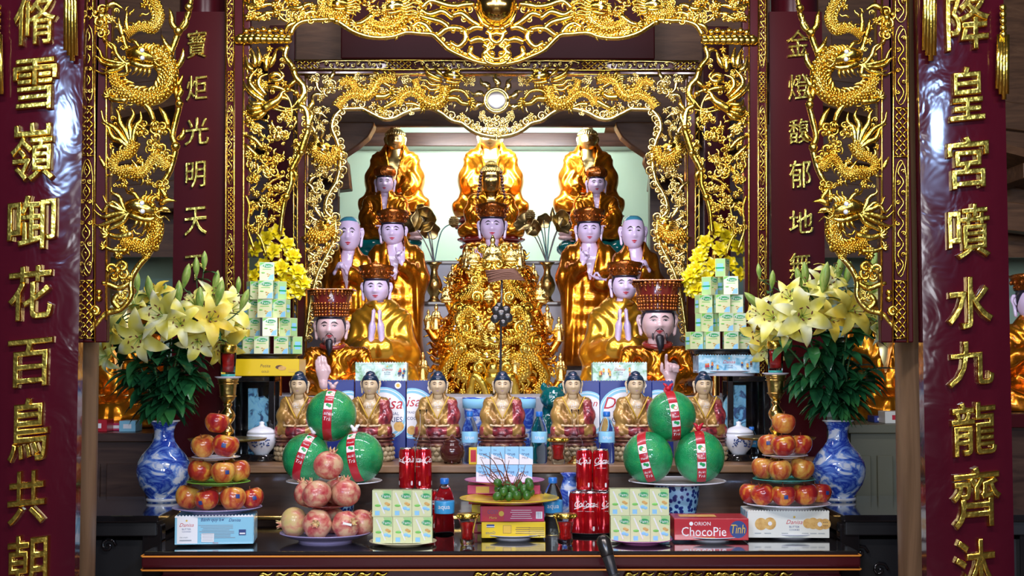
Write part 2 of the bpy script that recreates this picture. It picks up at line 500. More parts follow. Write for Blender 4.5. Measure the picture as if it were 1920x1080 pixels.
def surface(fn, lo, hi, h):
    """mesh of fn(P) < 0 inside the box lo..hi, grid step h"""
    lo = np.array(lo, np.float32); hi = np.array(hi, np.float32)
    n = np.ceil((hi - lo) / h).astype(int) + 1
    ax = [lo[i] + h * np.arange(n[i], dtype=np.float32) for i in range(3)]
    G = np.stack(np.meshgrid(*ax, indexing='ij'), -1)
    D = fn(G).astype(np.float32)
    I = D < 0
    nx, ny, nz = D.shape
    act = np.zeros((nx - 1, ny - 1, nz - 1), np.int8)
    for a in (0, 1):
        for b in (0, 1):
            for c in (0, 1):
                act += I[a:nx - 1 + a, b:ny - 1 + b, c:nz - 1 + c]
    cells = np.argwhere((act > 0) & (act < 8))
    idx = np.full(act.shape, -1, np.int64)
    idx[tuple(cells.T)] = np.arange(len(cells))
    acc = np.zeros((len(cells), 3)); cnt = np.zeros(len(cells))
    cor = [(a, b, c) for a in (0, 1) for b in (0, 1) for c in (0, 1)]
    for i, p in enumerate(cor):
        for q in cor[i + 1:]:
            if sum(abs(u - w) for u, w in zip(p, q)) != 1: continue
            d0 = D[tuple((cells + p).T)]; d1 = D[tuple((cells + q).T)]
            m = (d0 < 0) != (d1 < 0)
            t = np.where(m, d0 / np.where(m, d0 - d1, 1), 0)
            pos = np.array(p) + t[:, None] * (np.array(q) - np.array(p))
            acc[m] += pos[m]; cnt[m] += 1
    V = lo + h * (cells + acc / cnt[:, None])
    F = []
    for ax_ in range(3):
        sl0 = [slice(None)] * 3; sl1 = [slice(None)] * 3
        sl0[ax_] = slice(0, -1); sl1[ax_] = slice(1, None)
        ch = I[tuple(sl0)] != I[tuple(sl1)]
        e = np.argwhere(ch)
        u, w = [k for k in range(3) if k != ax_]
        ok = (e[:, u] > 0) & (e[:, w] > 0) & (e[:, u] < n[u] - 1) & (e[:, w] < n[w] - 1)
        e = e[ok]
        ins = I[tuple(e.T)]
        du = np.zeros(3, int); du[u] = 1
        dw = np.zeros(3, int); dw[w] = 1
        q = np.stack([idx[tuple((e - du - dw).T)], idx[tuple((e - dw).T)], idx[tuple(e.T)], idx[tuple((e - du).T)]], 1)
        flip = ins if ax_ != 1 else ~ins
        q[~flip] = q[~flip][:, ::-1]
        F += q.tolist()
    return V, F
# ------------------------------------------------------------------ wood carving
class Carve:
    """carved openwork in an upright plane at distance Y; coordinates are taken on the photograph and placed on that plane"""
    def __init__(s, Y, seed=1):
        s.Y = Y; s.u = U(Y); s.p = {}; s.r = random.Random(seed); s.cur = 'carving'
    def mb(s):
        return s.p.setdefault(s.cur, MB())
    def part(s, n): s.cur = n; return s
    def pt(s, x, y, d=0):
        v = W(x, y, s.Y); return np.array((v.x, s.Y - d * s.u, v.z))
    def path(s, pts, d=0):
        return np.array([s.pt(p[0], p[1], (p[2] if len(p) > 2 else 0) + d) for p in pts])
    def tube(s, pts, r, d=0, n=7, sub=5, flat=.9):
        rr = [q * s.u for q in r] if hasattr(r, '__len__') else r * s.u
        s.mb().tube(s.path(pts, d), rr, n, flat, sub=sub); return s
    def flame(s, pts, w, d=0, flat=.8):
        return s.tube(pts, [w * .55, w, w * .95, w * .6, w * .12], d, 6, 4, flat)
    def ball(s, x, y, r, d=0, sq=.9):
        s.mb().ball(s.pt(x, y, d), (r * s.u, r * s.u * sq, r * s.u), 10, 7); return s
    def spiral(s, x, y, r, turns=1.4, hand=1, a0=0, w=None, d=0, dome=.5):
        w = w or r * .26
        k = int(12 * turns) + 4
        P = []
        for i in range(k + 1):
            t = i / k
            a = a0 + hand * 2 * PI * turns * t
            q = r * (1 - .86 * t)
            P.append((x + q * math.cos(a), y + q * math.sin(a), r * dome * t))
        s.tube(P, [w * .7, w, w, w * .8], d, 6, 1, .9)
        return s.ball(x, y, w * 1.15, d + r * dome)
    def cloud(s, x, y, r, d=0, n=4):
        for i in range(n):
            a = 2 * PI * i / n + s.r.random()
            s.spiral(x + r * .55 * math.cos(a), y + r * .55 * math.sin(a), r * s.r.uniform(.45, .65), 1.3, s.r.choice((-1, 1)), s.r.random() * 6, None, d + s.r.random() * 3)
        return s.ball(x, y, r * .35, d + 2)
    def body(s, pts, w, spikes=1, d=4, scales=True):
        P = catmull([(*p[:2], (p[2] if len(p) > 2 else 0)) for p in pts], 7)
        s.tube([tuple(p) for p in P], w, d, 10, 1, .9)
        L = np.concatenate([[0], np.cumsum(np.linalg.norm(np.diff(P[:, :2], axis=0), axis=1))])
        def at(q):
            x = np.interp(q, L, P[:, 0]); y = np.interp(q, L, P[:, 1]); e = min(L[-1], q + .5); g = max(0, q - .5)
            tx = np.interp(e, L, P[:, 0]) - np.interp(g, L, P[:, 0]); ty = np.interp(e, L, P[:, 1]) - np.interp(g, L, P[:, 1])
            m = math.hypot(tx, ty) + 1e-9
            return x, y, tx / m, ty / m
        W_ = (lambda t: np.interp(t, np.linspace(0, 1, len(w)), w)) if hasattr(w, '__len__') else (lambda t: w)
        q = 0; row = 0
        while scales and q < L[-1]:
            x, y, tx, ty = at(q); ww = W_(q / L[-1])
            for k in (-2, -1, 0, 1, 2) if row % 2 == 0 else (-1.5, -.5, .5, 1.5):
                a = k * .55
                ox = math.sin(a) * ww * .98; oz = math.cos(a) * ww * .9
                s.mb().ball(s.pt(x - ty * ox, y + tx * ox, d + oz), ww * .27 * s.u, 5, 4)
            q += ww * .42; row += 1
        q = w_ = 0
        if spikes:
            while q < L[-1]:
                x, y, tx, ty = at(q); ww = W_(q / L[-1])
                nx, ny = -ty * spikes, tx * spikes
                b = (x + nx * ww * .8, y + ny * ww * .8)
                l = ww * s.r.uniform(1.1, 1.7)
                s.flame([b, (b[0] + nx * l * .5 - tx * l * .15, b[1] + ny * l * .5 - ty * l * .15), (b[0] + nx * l * .8 - tx * l * .7, b[1] + ny * l * .8 - ty * l * .7)], ww * .34, d + 1)
                q += ww * .95
        return s
    def head(s, x, y, f=1, k=20, d=10, tilt=0, mane=7):
        """dragon head facing right for f = 1, k = half its length"""
        ca, sa = math.cos(tilt), math.sin(tilt)
        def q(u, v, w=0): return (x + f * (u * ca - v * sa) * k, y + (u * sa + v * ca) * k, w * k)
        base = s.cur
        s.tube([q(-.7, -.1), q(-.2, -.2, .2), q(.35, -.1, .25), q(.85, .02, .1)], [k * .32, k * .42, k * .34, k * .2], d)
        s.tube([q(-.5, .3), q(0, .42, .1), q(.5, .42, .12), q(.8, .3, .1)], [k * .22, k * .2, k * .16, k * .09], d)
        a = q(.88, -.1, .25); s.spiral(a[0], a[1], k * .2, 1.2, f, 0, None, d + a[2])
        a = q(.62, -.32, .2); s.ball(a[0], a[1], k * .16, d + a[2])
        for i in range(5):
            a = q(.1 + i * .15, .18, .25); s.ball(a[0], a[1], k * .07, d + a[2])
        for sd in (-.34, .06):
            a = q(.12 + .22 * sd, sd, .42); s.spiral(a[0], a[1], k * .22, 1.1, -f, 1, None, d + a[2])
            s.part('eye'); a = q(.22 + .2 * sd, sd + .02, .56); s.ball(a[0], a[1], k * .13, d + a[2]); s.part(base)
        for i in range(mane):
            v = -.75 + 1.5 * i / (mane - 1); L = s.r.uniform(1.1, 1.7)
            s.flame([q(-.35, v * .5, .15), q(-.35 - L * .35, v * .8 + .12, .2), q(-.35 - L * .7, v * 1.05 - .1, .1), q(-.35 - L, v * 1.1 + .06, 0)], k * .15, d)
        s.flame([q(-.05, -.45, .2), q(-.4, -.8, .2), q(-.75, -.85, .1), q(-1.0, -1.1, 0)], k * .12, d)
        for i in range(4):
            v = -.3 + i * .3
            s.flame([q(.1 + i * .15, -.4, .2), q(.05 + i * .18, -.65, .2), q(.25 + i * .2, -.85, .2)], k * .11, d)
        for i in range(4):
            s.flame([q(-.1 + i * .22, .5, .1), q(-.15 + i * .25, .75, .15), q(-.35 + i * .3, 1.0, .1)], k * .1, d)
        for sg in (-1, 1):
            s.tube([q(.8, .1, .3), q(1.1, .1 + sg * .2, .3), q(1.3, .05 + sg * .12, .2), q(1.6, .15 + sg * .25, .1)], [k * .07, k * .06, k * .02], d, 5)
        return s
    def claw(s, pts, w, d=5):
        s.tube(pts, [w, w * .8, w * .6], d)
        (x0, y0), (x1, y1) = pts[-2][:2], pts[-1][:2]
        a0 = math.atan2(y1 - y0, x1 - x0)
        for k in (-.9, -.3, .3, .9):
            a = a0 + k
            s.flame([(x1, y1), (x1 + math.cos(a) * w * 1.3, y1 + math.sin(a) * w * 1.3, 2), (x1 + math.cos(a + .5) * w * 2.3, y1 + math.sin(a + .5) * w * 2.3)], w * .36, d + 1)
        return s
    def scroll_line(s, pts, w, d=2, step=None, side=1, rr=None):
        """outline rail with cloud scrolls riding on it"""
        P = catmull(pts, 8)
        s.tube([tuple(p) for p in P], w * .5, d, 7, 1)
        L = np.concatenate([[0], np.cumsum(np.linalg.norm(np.diff(P, axis=0), axis=1))])
        st = step or w * 2.0; q = st * .5; i = 0
        while q < L[-1]:
            x = np.interp(q, L, P[:, 0]); y = np.interp(q, L, P[:, 1])
            x2 = np.interp(min(q + 1, L[-1]), L, P[:, 0]); y2 = np.interp(min(q + 1, L[-1]), L, P[:, 1])
            m = math.hypot(x2 - x, y2 - y) + 1e-9; tx, ty = (x2 - x) / m, (y2 - y) / m
            r = (rr or w * .95) * s.r.uniform(.85, 1.15)
            s.spiral(x - ty * side * w * .6, y + tx * side * w * .6, r, 1.3, side if i % 2 else -side, math.atan2(ty, tx) + PI, None, d + 1)
            q += st; i += 1
        return s
    def filler(s, poly, n, w=2.4, L=22, d=0, kinds=('flame', 'spiral', 'leaf')):
        xs = [p[0] for p in poly]; ys = [p[1] for p in poly]
        def inside(x, y):
            c = False; j = len(poly) - 1
            for i in range(len(poly)):
                if (poly[i][1] > y) != (poly[j][1] > y) and x < (poly[j][0] - poly[i][0]) * (y - poly[i][1]) / (poly[j][1] - poly[i][1]) + poly[i][0]: c = not c
                j = i
            return c
        k = 0; tries = 0
        while k < n and tries < n * 40:
            tries += 1
            x = s.r.uniform(min(xs), max(xs)); y = s.r.uniform(min(ys), max(ys))
            if not inside(x, y): continue
            t = s.r.choice(kinds); a = s.r.uniform(0, 6.28); dd = d + s.r.uniform(-3, 5)
            if t == 'flame':
                l = L * s.r.uniform(.6, 1.1); b = s.r.uniform(.4, .9) * s.r.choice((-1, 1))
                P = [(x, y)]
                for i in range(3):
                    P.append((P[-1][0] + math.cos(a) * l / 3, P[-1][1] + math.sin(a) * l / 3)); a += b; b = -b
                if not inside(*P[-1]): continue
                s.flame(P, w * s.r.uniform(.8, 1.2), dd)
            elif t == 'spiral':
                s.spiral(x, y, w * s.r.uniform(1.6, 2.6), 1.3, s.r.choice((-1, 1)), a, None, dd)
            else:
                for q in range(5):
                    b = a + q * 1.256
                    s.flame([(x, y), (x + math.cos(b) * L * .22, y + math.sin(b) * L * .22, 2), (x + math.cos(b) * L * .4, y + math.sin(b) * L * .4)], w * 1.2, dd)
                s.ball(x, y, w * .8, dd + 2)
            k += 1
        return s
    def build(s, parent, mats, mirror=None, group=None):
        """one mesh per part; mirror = pixel column of the mirror axis"""
        out = []
        for n, m in s.p.items():
            q = MB(); q.v = [v.copy() for v in m.v]; q.f = m.f; q.mi = m.mi; q.n = m.n
            if mirror is not None:
                xa = W(mirror, 540, s.Y).x
                for v in q.v: v[:, 0] = 2 * xa - v[:, 0]
            loc = parent.location
            for v in q.v: v -= np.array(loc)
            out.append(q.build(n, mats.get(n, mats['*']), parent))
        return out

def fret_strip(mb, rail, back, c, x0, x1, segs):
    """gold strip in Carve c from x0 to x1: segs = [(kind, y0, y1)] with kind fret, scroll"""
    xm = (x0 + x1) / 2; w = (x1 - x0)
    for kind, y0, y1 in segs:
        if kind == 'fret':
            n = max(2, int((y1 - y0) / (w * .30)))
            for i in range(n):
                ya = y0 + (y1 - y0) * i / n; h = (y1 - y0) / n
                for j in range(3):
                    xa = x0 + w * (.10 + .8 * j / 3); xb = x0 + w * (.10 + .8 * (j + 1) / 3)
                    if (i + j) % 2: P = [(xa, ya), (xb, ya + h)]
                    else: P = [(xb, ya), (xa, ya + h)]
                    mb.tube([c.pt(*P[0], 2), c.pt(*P[1], 2)], w * .065 * c.u, 4)
            for yy in (y0, y1):
                mb.tube([c.pt(x0 + 1, yy, 1.5), c.pt(x1 - 1, yy, 1.5)], w * .06 * c.u, 5)
        else:
            cc = Carve(c.Y, int(y0) + 3); cc.cur = 'x'; cc.p['x'] = mb
            pts = []; n = max(3, int((y1 - y0) / (w * .75)))
            for i in range(n + 1):
                pts.append((xm + (w * .20 if i % 2 else -w * .20), y0 + 5 + (y1 - y0 - 10) * i / n))
            cc.tube(pts, w * .06, 2.5)
            for i, p in enumerate(pts[1:-1]):
                cc.spiral(2 * xm - p[0], p[1], w * .19, 1.2, 1 if i % 2 else -1, i, w * .055, 3)
            oval = []
            for t in range(25):
                a = 2 * PI * t / 24
                oval.append((xm + w * .40 * max(-1, min(1, 1.5 * math.cos(a))), (y0 + y1) / 2 + (y1 - y0) * .49 * math.sin(a)))
            cc.tube(oval, w * .04, 2, 5, 1)
# ------------------------------------------------------------------ room shell
struct(MB().box((0, 5, -.02), (12, 14, .04)).build('floor', 'floor_tile', smooth=False))
zt = 4.2
struct(MB().box((0, 9.45, zt / 2), (9, .2, zt)).build('wall_back', 'wall_green', smooth=False))
# stepped altar platform under the statues
def step(n, x, y0, y1, z0, z1, m):
    return struct(MB().box((0, (y0 + y1) / 2, (z0 + z1) / 2), (2 * x, y1 - y0, z1 - z0)).build(n, m, smooth=False, bevel=.004))
step('platform_shelf', 1.42, 5.55, 6.05, 1.062, 1.092, 'shelf_wood')
step('platform_riser_1', 1.40, 5.58, 6.04, 0, 1.06, 'dark_wood')
step('platform_step_1', 1.10, 6.06, 7.2, 0, 1.35, 'grey_step')
step('platform_step_2', 1.10, 7.205, 7.6, 0, 1.46, 'grey_step')
step('platform_step_3', 1.35, 7.605, 8.1, 0, 1.83, 'grey_step')
step('platform_step_4', 1.35, 8.105, 9.3, 0, 2.09, 'grey_step')
step('trim_4', 1.36, 7.585, 7.60, 1.815, 1.835, 'dark_wood')
step('trim_5', 1.36, 8.085, 8.10, 2.075, 2.095, 'dark_wood')
step('trim_6', 1.41, 5.53, 5.578, .88, .895, 'brass')
for sx in (-1, 1):
    struct(MB().box((sx * 2.9, 8.55, 3.2), (3.7, .04, 2.1)).build('wall_gable_' + ('left' if sx < 0 else 'right'), 'brown_wood', smooth=False))

def beam(n, x0, x1, y0, y1, Y, dep, m='brown_wood', bev=.006):
    a = W(x0, y1, Y); b = W(x1, y0, Y)
    return struct(MB().box(((a.x + b.x) / 2, Y + dep / 2, (a.z + b.z) / 2), (abs(b.x - a.x), dep, abs(b.z - a.z))).build(n, m, smooth=False, bevel=bev))

beam('beam_wall', 560, 1300, 249, 274, 9.15, .2, 'dark_wood')
beam('beam_lintel', 500, 1370, 120, 236, 7.6, .05)
beam('beam_upper', 300, 1560, 36, 116, 7.75, .2)
lint = MB()
a = W(640, 112, 7.5); b = W(1226, -60, 7.5)
lint.box(((a.x + b.x) / 2, 7.5, (a.z + b.z) / 2), (b.x - a.x, .06, b.z - a.z))
struct(lint.build('trim_2', 'matt_red', smooth=False, bevel=.006))
# curved brackets under the lintel
def bracket(n, xs, ys, Y):
    P = [W(x, y, Y) for x, y in zip(xs, ys)]
    struct(MB().prism([(p.x, p.z) for p in P], Y, Y + .14).build(n, 'brown_wood', smooth=False, bevel=.008))
XL = [560, 702, 700, 690, 672, 645, 648, 642, 636, 625, 560]
YL = [228, 228, 238, 256, 272, 290, 300, 312, 316, 330, 330]
bracket('beam_bracket_left', XL, YL, 7.5)
bracket('beam_bracket_right', [1856 - x for x in XL], YL, 7.5)
# side posts of the niche
for n, x0, x1 in (('column_niche_left', 556, 636), ('column_niche_right', 1222, 1300)):
    a = W(x0, 1000, 7.9); b = W(x1, 0, 7.9)
    struct(MB().box(((a.x + b.x) / 2, 7.95, 1.7), (b.x - a.x, .1, 3.4)).build(n, 'dark_wood', smooth=False))
# roof timbers seen through the side bays
for sx in (-1, 1):
    for i, (z0, z1) in enumerate(((2.62, 2.2), (2.95, 2.5), (3.3, 2.85))):
        m = MB()
        x0, x1 = sx * .9, sx * 4.6
        L = math.hypot(x1 - x0, z1 - z0); an = math.atan2(z1 - z0, x1 - x0)
        m.box(((x0 + x1) / 2, 8.3 + .12 * i, (z0 + z1) / 2), (L, .14, .17), ry=-an)
        struct(m.build('beam_rafter', 'brown_wood', smooth=False, bevel=.006))
    m = MB()
    m.box((sx * 2.9, 8.8, 2.45), (3.6, .18, .26)); struct(m.build('beam_tie', 'brown_wood', smooth=False, bevel=.006))
    m = MB(); m.add([(sx * .7, 8.0, 3.3), (sx * 5, 8.0, 2.2), (sx * 5, 9.4, 2.0), (sx * .7, 9.4, 3.0)], [(0, 1, 2, 3)])
    o = m.build('ceiling', 'brown_wood', smooth=False); s_ = o.modifiers.new('t', 'SOLIDIFY'); s_.thickness = .05; struct(o)
    for k in range(7):
        x = sx * (1.4 + k * .42); z = 3.3 - (abs(x) - .7) / 4.3 * 1.1
        struct(MB().box((x, 8.7, z - .08), (.10, 1.5, .09)).build('beam_purlin', 'brown_wood', smooth=False, bevel=.005))

# ------------------------------------------------------------------ hall pillars
PY = 4.30
for sx, px in ((-1, 86), (1, 1776)):
    c = W(px, 680, PY)
    struct(MB().lathe([(.152, 0), (.158, 1.2), (.15, 4.2)], (c.x, PY, 0), 40).build('pillar_' + ('left' if sx < 0 else 'right'), 'pillar_wood', auto=40))

# ------------------------------------------------------------------ tall couplet boards on the pillars
def couplet(name, label, xc, half, Y, chars, cw, ch_, depth, bow, mtl, y_top, y_bot, cx_list, zrel=.012, bev=.022, group=None, bold=-.001):
    """board: slightly bowed lacquer plank with raised gilt characters; chars = [(char, centre y, width, height)]"""
    c0 = W(xc, 680, Y)
    z1 = W(xc, y_top, Y).z; z0 = W(xc, y_bot, Y).z
    hw = half * U(Y)
    root = empty(name, (c0.x, Y, z0), label, 'couplet board', group)
    nx = 16
    fy = lambda x: -bow * (1 - (x / hw) ** 2)
    P = []
    for i in range(nx + 1):
        x = -hw + 2 * hw * i / nx
        P.append([(x, fy(x), 0), (x, fy(x), z1 - z0)])
    m = MB().grid(P)
    Q = [[(p[0][0], depth, 0), (p[1][0], depth, z1 - z0)] for p in P]
    m.grid(Q)
    for i in range(nx):
        for k in (0, 1):
            m.add([P[i][k], P[i + 1][k], Q[i + 1][k], Q[i][k]], [(0, 1, 2, 3)])
    for i in (0, nx):
        m.add([P[i][0], P[i][1], Q[i][1], Q[i][0]], [(0, 1, 2, 3)])
    m.build('board', mtl, root, auto=40)
    for ch, cy, w, h, dx in chars:
        V, F = glyphs(ch, 1, .03, bev, bold)
        V = V.copy()
        w0 = np.ptp(V[:, 0]); h0 = np.ptp(V[:, 2])
        V[:, 0] *= w * U(Y) / w0; V[:, 2] *= h * U(Y) / h0
        V[:, 1] *= zrel / .05
        # brush slant
        V[:, 2] += V[:, 0] * .10
        p = W(xc + dx, cy, Y)
        V[:, 0] += p.x - c0.x; V[:, 2] += p.z - z0
        V[:, 1] += np.array([fy(max(-hw, min(hw, x))) for x in V[:, 0]]) - zrel * .5
        MB().add(V, F).build('character', 'leaf_gold', root, smooth=True, auto=35)
    return root

Y0 = 4.07
bl = couplet('couplet_board', 'dark red lacquer board with large gilt characters on the left front pillar', 60, 86, Y0,
    [('脩', 40, 82, 96, 10), ('雪', 160, 84, 100, 10), ('嶺', 287, 84, 112, 5), ('啣', 418, 92, 104, 4), ('花', 550, 84, 102, 1), ('百', 680, 84, 90, 1),
     ('鳥', 805, 76, 118, -3), ('共', 932, 70, 100, -6), ('朝', 1056, 76, 108, -4)],
    0, 0, .045, .008, 'red_lacquer', -60, 1160, None)
br = couplet('couplet_board', 'dark red lacquer board with large gilt characters on the right front pillar', 1813, 82, Y0,
    [('降', 42, 86, 112, -2), ('皇', 178, 68, 104, -4), ('宮', 306, 80, 100, -2), ('噴', 435, 82, 104, 0), ('水', 568, 88, 98, 2), ('九', 682, 88, 86, 3),
     ('龍', 803, 86, 100, 9), ('齊', 932, 94, 114, 14), ('沐', 1064, 78, 110, 12)],
    0, 0, .045, .008, 'red_lacquer', -60, 1160, None)
# gilt streamers carved on the boards' upper corners
def streamer(root, xs, top, bot, cord):
    m = MB(); n = len(xs)
    for i, x in enumerate(xs):
        a = W(x, top, Y0); b = W(x + (i - n / 2) * 1.0, bot - abs(i - n / 2) * 10, Y0)
        m.tube([(a.x - root.location.x, -.035 , a.z - root.location.z), (b.x - root.location.x, -.028, b.z - root.location.z)], .0075, 7, .6)
    if cord:
        a = W(sum(xs) / n, top, Y0)
        for k in range(5):
            m.ball((a.x - root.location.x, -.036, a.z - root.location.z + k * .02), (.011, .008, .012), 8, 6)
    m.build('streamer', 'leaf_gold', root)
streamer(bl, [131, 136, 141, 146], -60, 118, 0)
streamer(bl, [-2, 3, 8], 70, 185, 1)
streamer(br, [1730, 1735, 1740, 1745], -60, 118, 0)
streamer(br, [1866, 1871, 1876, 1880], 70, 190, 1)

Y1 = 6.15
sl = couplet('couplet_board', 'narrow red board with small gilt characters left of the carved altar frame', 372, 50, Y1,
    [('寶', 84, 38, 54, -2), ('炬', 166, 40, 48, -2), ('光', 247, 46, 52, -2), ('明', 328, 38, 50, -4), ('天', 415, 44, 54, -4), ('不', 502, 42, 48, -4)],
    0, 0, .03, .003, 'matt_red', 22, 960, None, .010, .014, bold=-.003)
s_r = couplet('couplet_board', 'narrow red board with small gilt characters right of the carved altar frame', 1499, 50, Y1,
    [('金', 82, 44, 52, -4), ('燈', 164, 42, 50, -2), ('馥', 247, 40, 48, -2), ('郁', 327, 42, 54, 0), ('地', 416, 46, 46, 2), ('無', 498, 42, 50, 0)],
    0, 0, .03, .003, 'matt_red', 22, 960, None, .010, .014, bold=-.003)
for sx, xc in ((-1, 373), (1, 1498)):
    c = W(xc, 680, 6.3)
    struct(MB().lathe([(.11, 0), (.11, 4.2)], (c.x, 6.32, 0), 32).build('pillar_inner_' + ('left' if sx < 0 else 'right'), 'flat_red_lacquer', auto=40))
    d = W(xc - sx * 152, 680, 6.95)
    struct(MB().box((d.x, 6.95, 1.6), (.13, .05, 3.2)).build('trim_3', 'flat_red_lacquer', smooth=False, bevel=.004))
# ------------------------------------------------------------------ carved gate panels beside the front pillars
GY = 4.13
GAX = 928
def gate_panel(mirror):
    side = 'left' if mirror is None else 'right'
    c0 = W(175, 680, GY); x0 = c0.x if mirror is None else 2 * W(GAX, 540, GY).x - c0.x
    root = empty('carved_gate_panel', (x0, GY, 1.9), 'gilt openwork dragon panel hanging on the %s front pillar' % side, 'carved panel')
    back = Carve(GY)
    m = MB()
    for xa, xb, yd in ((150, 178, 0), (181, 199, 0)):
        a = back.pt(xa, -60, 0); b = back.pt(xb, 642, 0)
        m.box(((a[0] + b[0]) / 2, GY + .02, (a[2] + b[2]) / 2), (b[0] - a[0], .036, a[2] - b[2]))
    def fin(q, n, mt, **kw):
        if mirror is not None:
            xa = W(mirror, 540, GY).x
            for v in q.v: v[:, 0] = 2 * xa - v[:, 0]
        for v in q.v: v -= np.array(root.location)
        return q.build(n, mt, root, **kw)
    fin(m, 'post', 'matt_red', smooth=False, bevel=.004)
    g = MB()
    for x, w in ((150, 2.0), (178, 1.8), (199.5, 2.2)):
        g.tube([back.pt(x, -60, 1), back.pt(x, 642 if x < 190 else 600, 1)], w * back.u, 6)
    fin(g, 'gilt_rail', 'leaf_gold')
    s = MB()
    fret_strip(s, None, None, back, 151, 177, [('scroll', -60, 40), ('scroll', 44, 196), ('fret', 200, 292), ('scroll', 296, 520), ('fret', 526, 634)])
    fin(s, 'fret_strip', 'carved_gold')
    c = Carve(GY + .01, 11)
    c.part('dragon')
    # upper beast
    c.body([(268, 98), (300, 100), (317, 120), (322, 150), (306, 177), (282, 187), (252, 183), (226, 164), (214, 143)], [13, 15, 15, 14, 13, 12, 10], 1, 6)
    c.body([(240, 66), (262, 52), (288, 56), (301, 34), (294, 8), (276, -16), (250, -30)], [7, 9, 9, 9], -1, 4)
    c.tube([(240, 95), (234, 78), (228, 58), (224, 38)], [6, 5, 3], 4)
    c.flame([(242, 62), (238, 45), (240, 18)], 5, 6); c.flame([(232, 70), (226, 50), (224, 32)], 5, 6); c.flame([(248, 62), (256, 48), (262, 40)], 5, 6)
    c.head(268, 112, 1, 34, 14, .15, 0)
    for e in ([(215, 118), (196, 112), (190, 98), (181, 86)], [(215, 125), (195, 120), (187, 110), (175, 105)], [(222, 104), (216, 88), (206, 82), (196, 76)], [(225, 132), (205, 136), (195, 140), (180, 132)], [(240, 140), (214, 142), (200, 134), (190, 130)]):
        c.flame([(270, 118), (240, 122)] + e, 5, 10)
    # middle body and flame tail
    c.body([(255, 268), (244, 288), (222, 296), (213, 311), (224, 322), (246, 318), (262, 329), (277, 316), (290, 296), (304, 300), (316, 318)], [11, 10, 9, 9, 9, 8, 8, 7], 1, 5)
    for e in ([(228, 255), (215, 240), (197, 228), (191, 205)], [(238, 250), (226, 230), (224, 215), (217, 203)], [(246, 250), (244, 232), (252, 216), (247, 203)], [(252, 255), (256, 238), (266, 226), (264, 208)], [(228, 266), (212, 258), (204, 240), (191, 230)]):
        c.flame([(250, 282)] + e, 6.5, 6)
    c.flame([(200, 318), (192, 302), (186, 290)], 5, 4); c.flame([(262, 322), (256, 312), (246, 298)], 5, 4); c.flame([(268, 318), (268, 306), (266, 298)], 4, 4)
    c.claw([(240, 190), (215, 188), (208, 182)], 7, 8); c.claw([(270, 190), (284, 210), (290, 228)], 7, 8)
    # lower beast
    c.head(268, 396, 1, 36, 14, .12, 0)
    for e in ([(222, 392), (205, 386), (195, 398), (180, 380)], [(218, 402), (198, 408), (190, 405), (177, 393)], [(232, 385), (226, 370), (212, 362), (212, 352)], [(225, 410), (205, 418), (188, 424), (178, 420)], [(235, 415), (216, 426), (198, 432), (182, 422)], [(230, 392), (215, 380), (204, 384), (195, 366)]):
        c.flame([(275, 402), (245, 400)] + e, 5.5, 10)
    c.flame([(300, 385), (315, 376), (332, 378)], 6, 8); c.flame([(296, 395), (312, 392), (322, 398)], 5, 8)
    c.body([(288, 402), (297, 425), (292, 452), (276, 466), (252, 462), (230, 450)], [12, 12, 11, 10, 8], 1, 5)
    c.claw([(250, 440), (222, 445), (206, 440)], 8, 8); c.claw([(240, 470), (215, 470), (200, 464)], 6, 8)
    c.part('cloud_branch')
    for P in ([(362, -20), (357, 8), (352, 32), (337, 58), (328, 80), (320, 108), (326, 140), (330, 172), (337, 195), (331, 222), (324, 256), (330, 276), (322, 312), (313, 332), (300, 352), (298, 378)],
              [(292, 455), (280, 476), (258, 502), (246, 528), (246, 556), (226, 580), (200, 588), (184, 606), (170, 622)],
              [(246, 528), (225, 540), (206, 534), (192, 530)], [(226, 580), (214, 566), (222, 552)]):
        c.tube(P, [4.5, 6, 5.5, 6, 5], 2)
    for x, y, r in ((356, 15, 8), (336, 60, 9), (338, 196, 8), (331, 276, 9), (188, 548, 6), (188, 560, 6)): c.ball(x, y, r, 8)
    for P in ([(336, 60), (324, 46), (322, 28), (318, 16)], [(338, 60), (350, 44), (348, 24)], [(326, 100), (312, 84), (304, 66)], [(330, 132), (342, 112), (345, 90)], [(324, 150), (336, 158), (344, 140)], [(334, 262), (343, 255), (345, 240)], [(332, 184), (340, 172), (338, 158)], [(318, 240), (308, 214), (298, 200)], [(300, 352), (310, 366), (318, 376)]):
        c.flame(P, 6, 4)
    c.cloud(192, 32, 22, 4); c.cloud(194, 58, 14, 4); c.flame([(196, 18), (215, 8), (232, 18)], 6, 5)
    c.flame([(194, 70), (204, 84), (216, 96)], 5, 5)
    c.cloud(270, 243, 17, 3); c.cloud(300, 248, 20, 3); c.cloud(288, 274, 15, 3); c.cloud(304, 288, 18, 3); c.cloud(314, 304, 15, 3); c.cloud(308, 350, 14, 3); c.cloud(215, 178, 14, 3)
    c.cloud(285, 462, 17, 4); c.cloud(222, 508, 22, 4); c.cloud(238, 522, 12, 4); c.cloud(232, 556, 12, 4); c.spiral(180, 584, 12, 1.4, 1, 2, 4, 4); c.flame([(180, 596), (176, 612), (168, 628)], 5, 3)
    c.cloud(275, 478, 10, 4)
    c.filler([(205, 160), (300, 195), (320, 260), (300, 330), (250, 345), (205, 330)], 24, 2.2, 22)
    c.filler([(205, 425), (285, 425), (285, 470), (215, 480)], 26, 2.6, 26, 3)
    c.filler([(205, 20), (290, 0), (300, 60), (255, 95), (205, 140)], 14, 2.4, 22, 2)
    c.filler([(205, 330), (300, 330), (310, 375), (220, 375)], 12, 2.4, 22, 2)
    c.filler([(205, 60), (255, 90), (255, 130), (205, 140)], 10, 2.2, 20, 3)
    for v in c.p.values(): pass
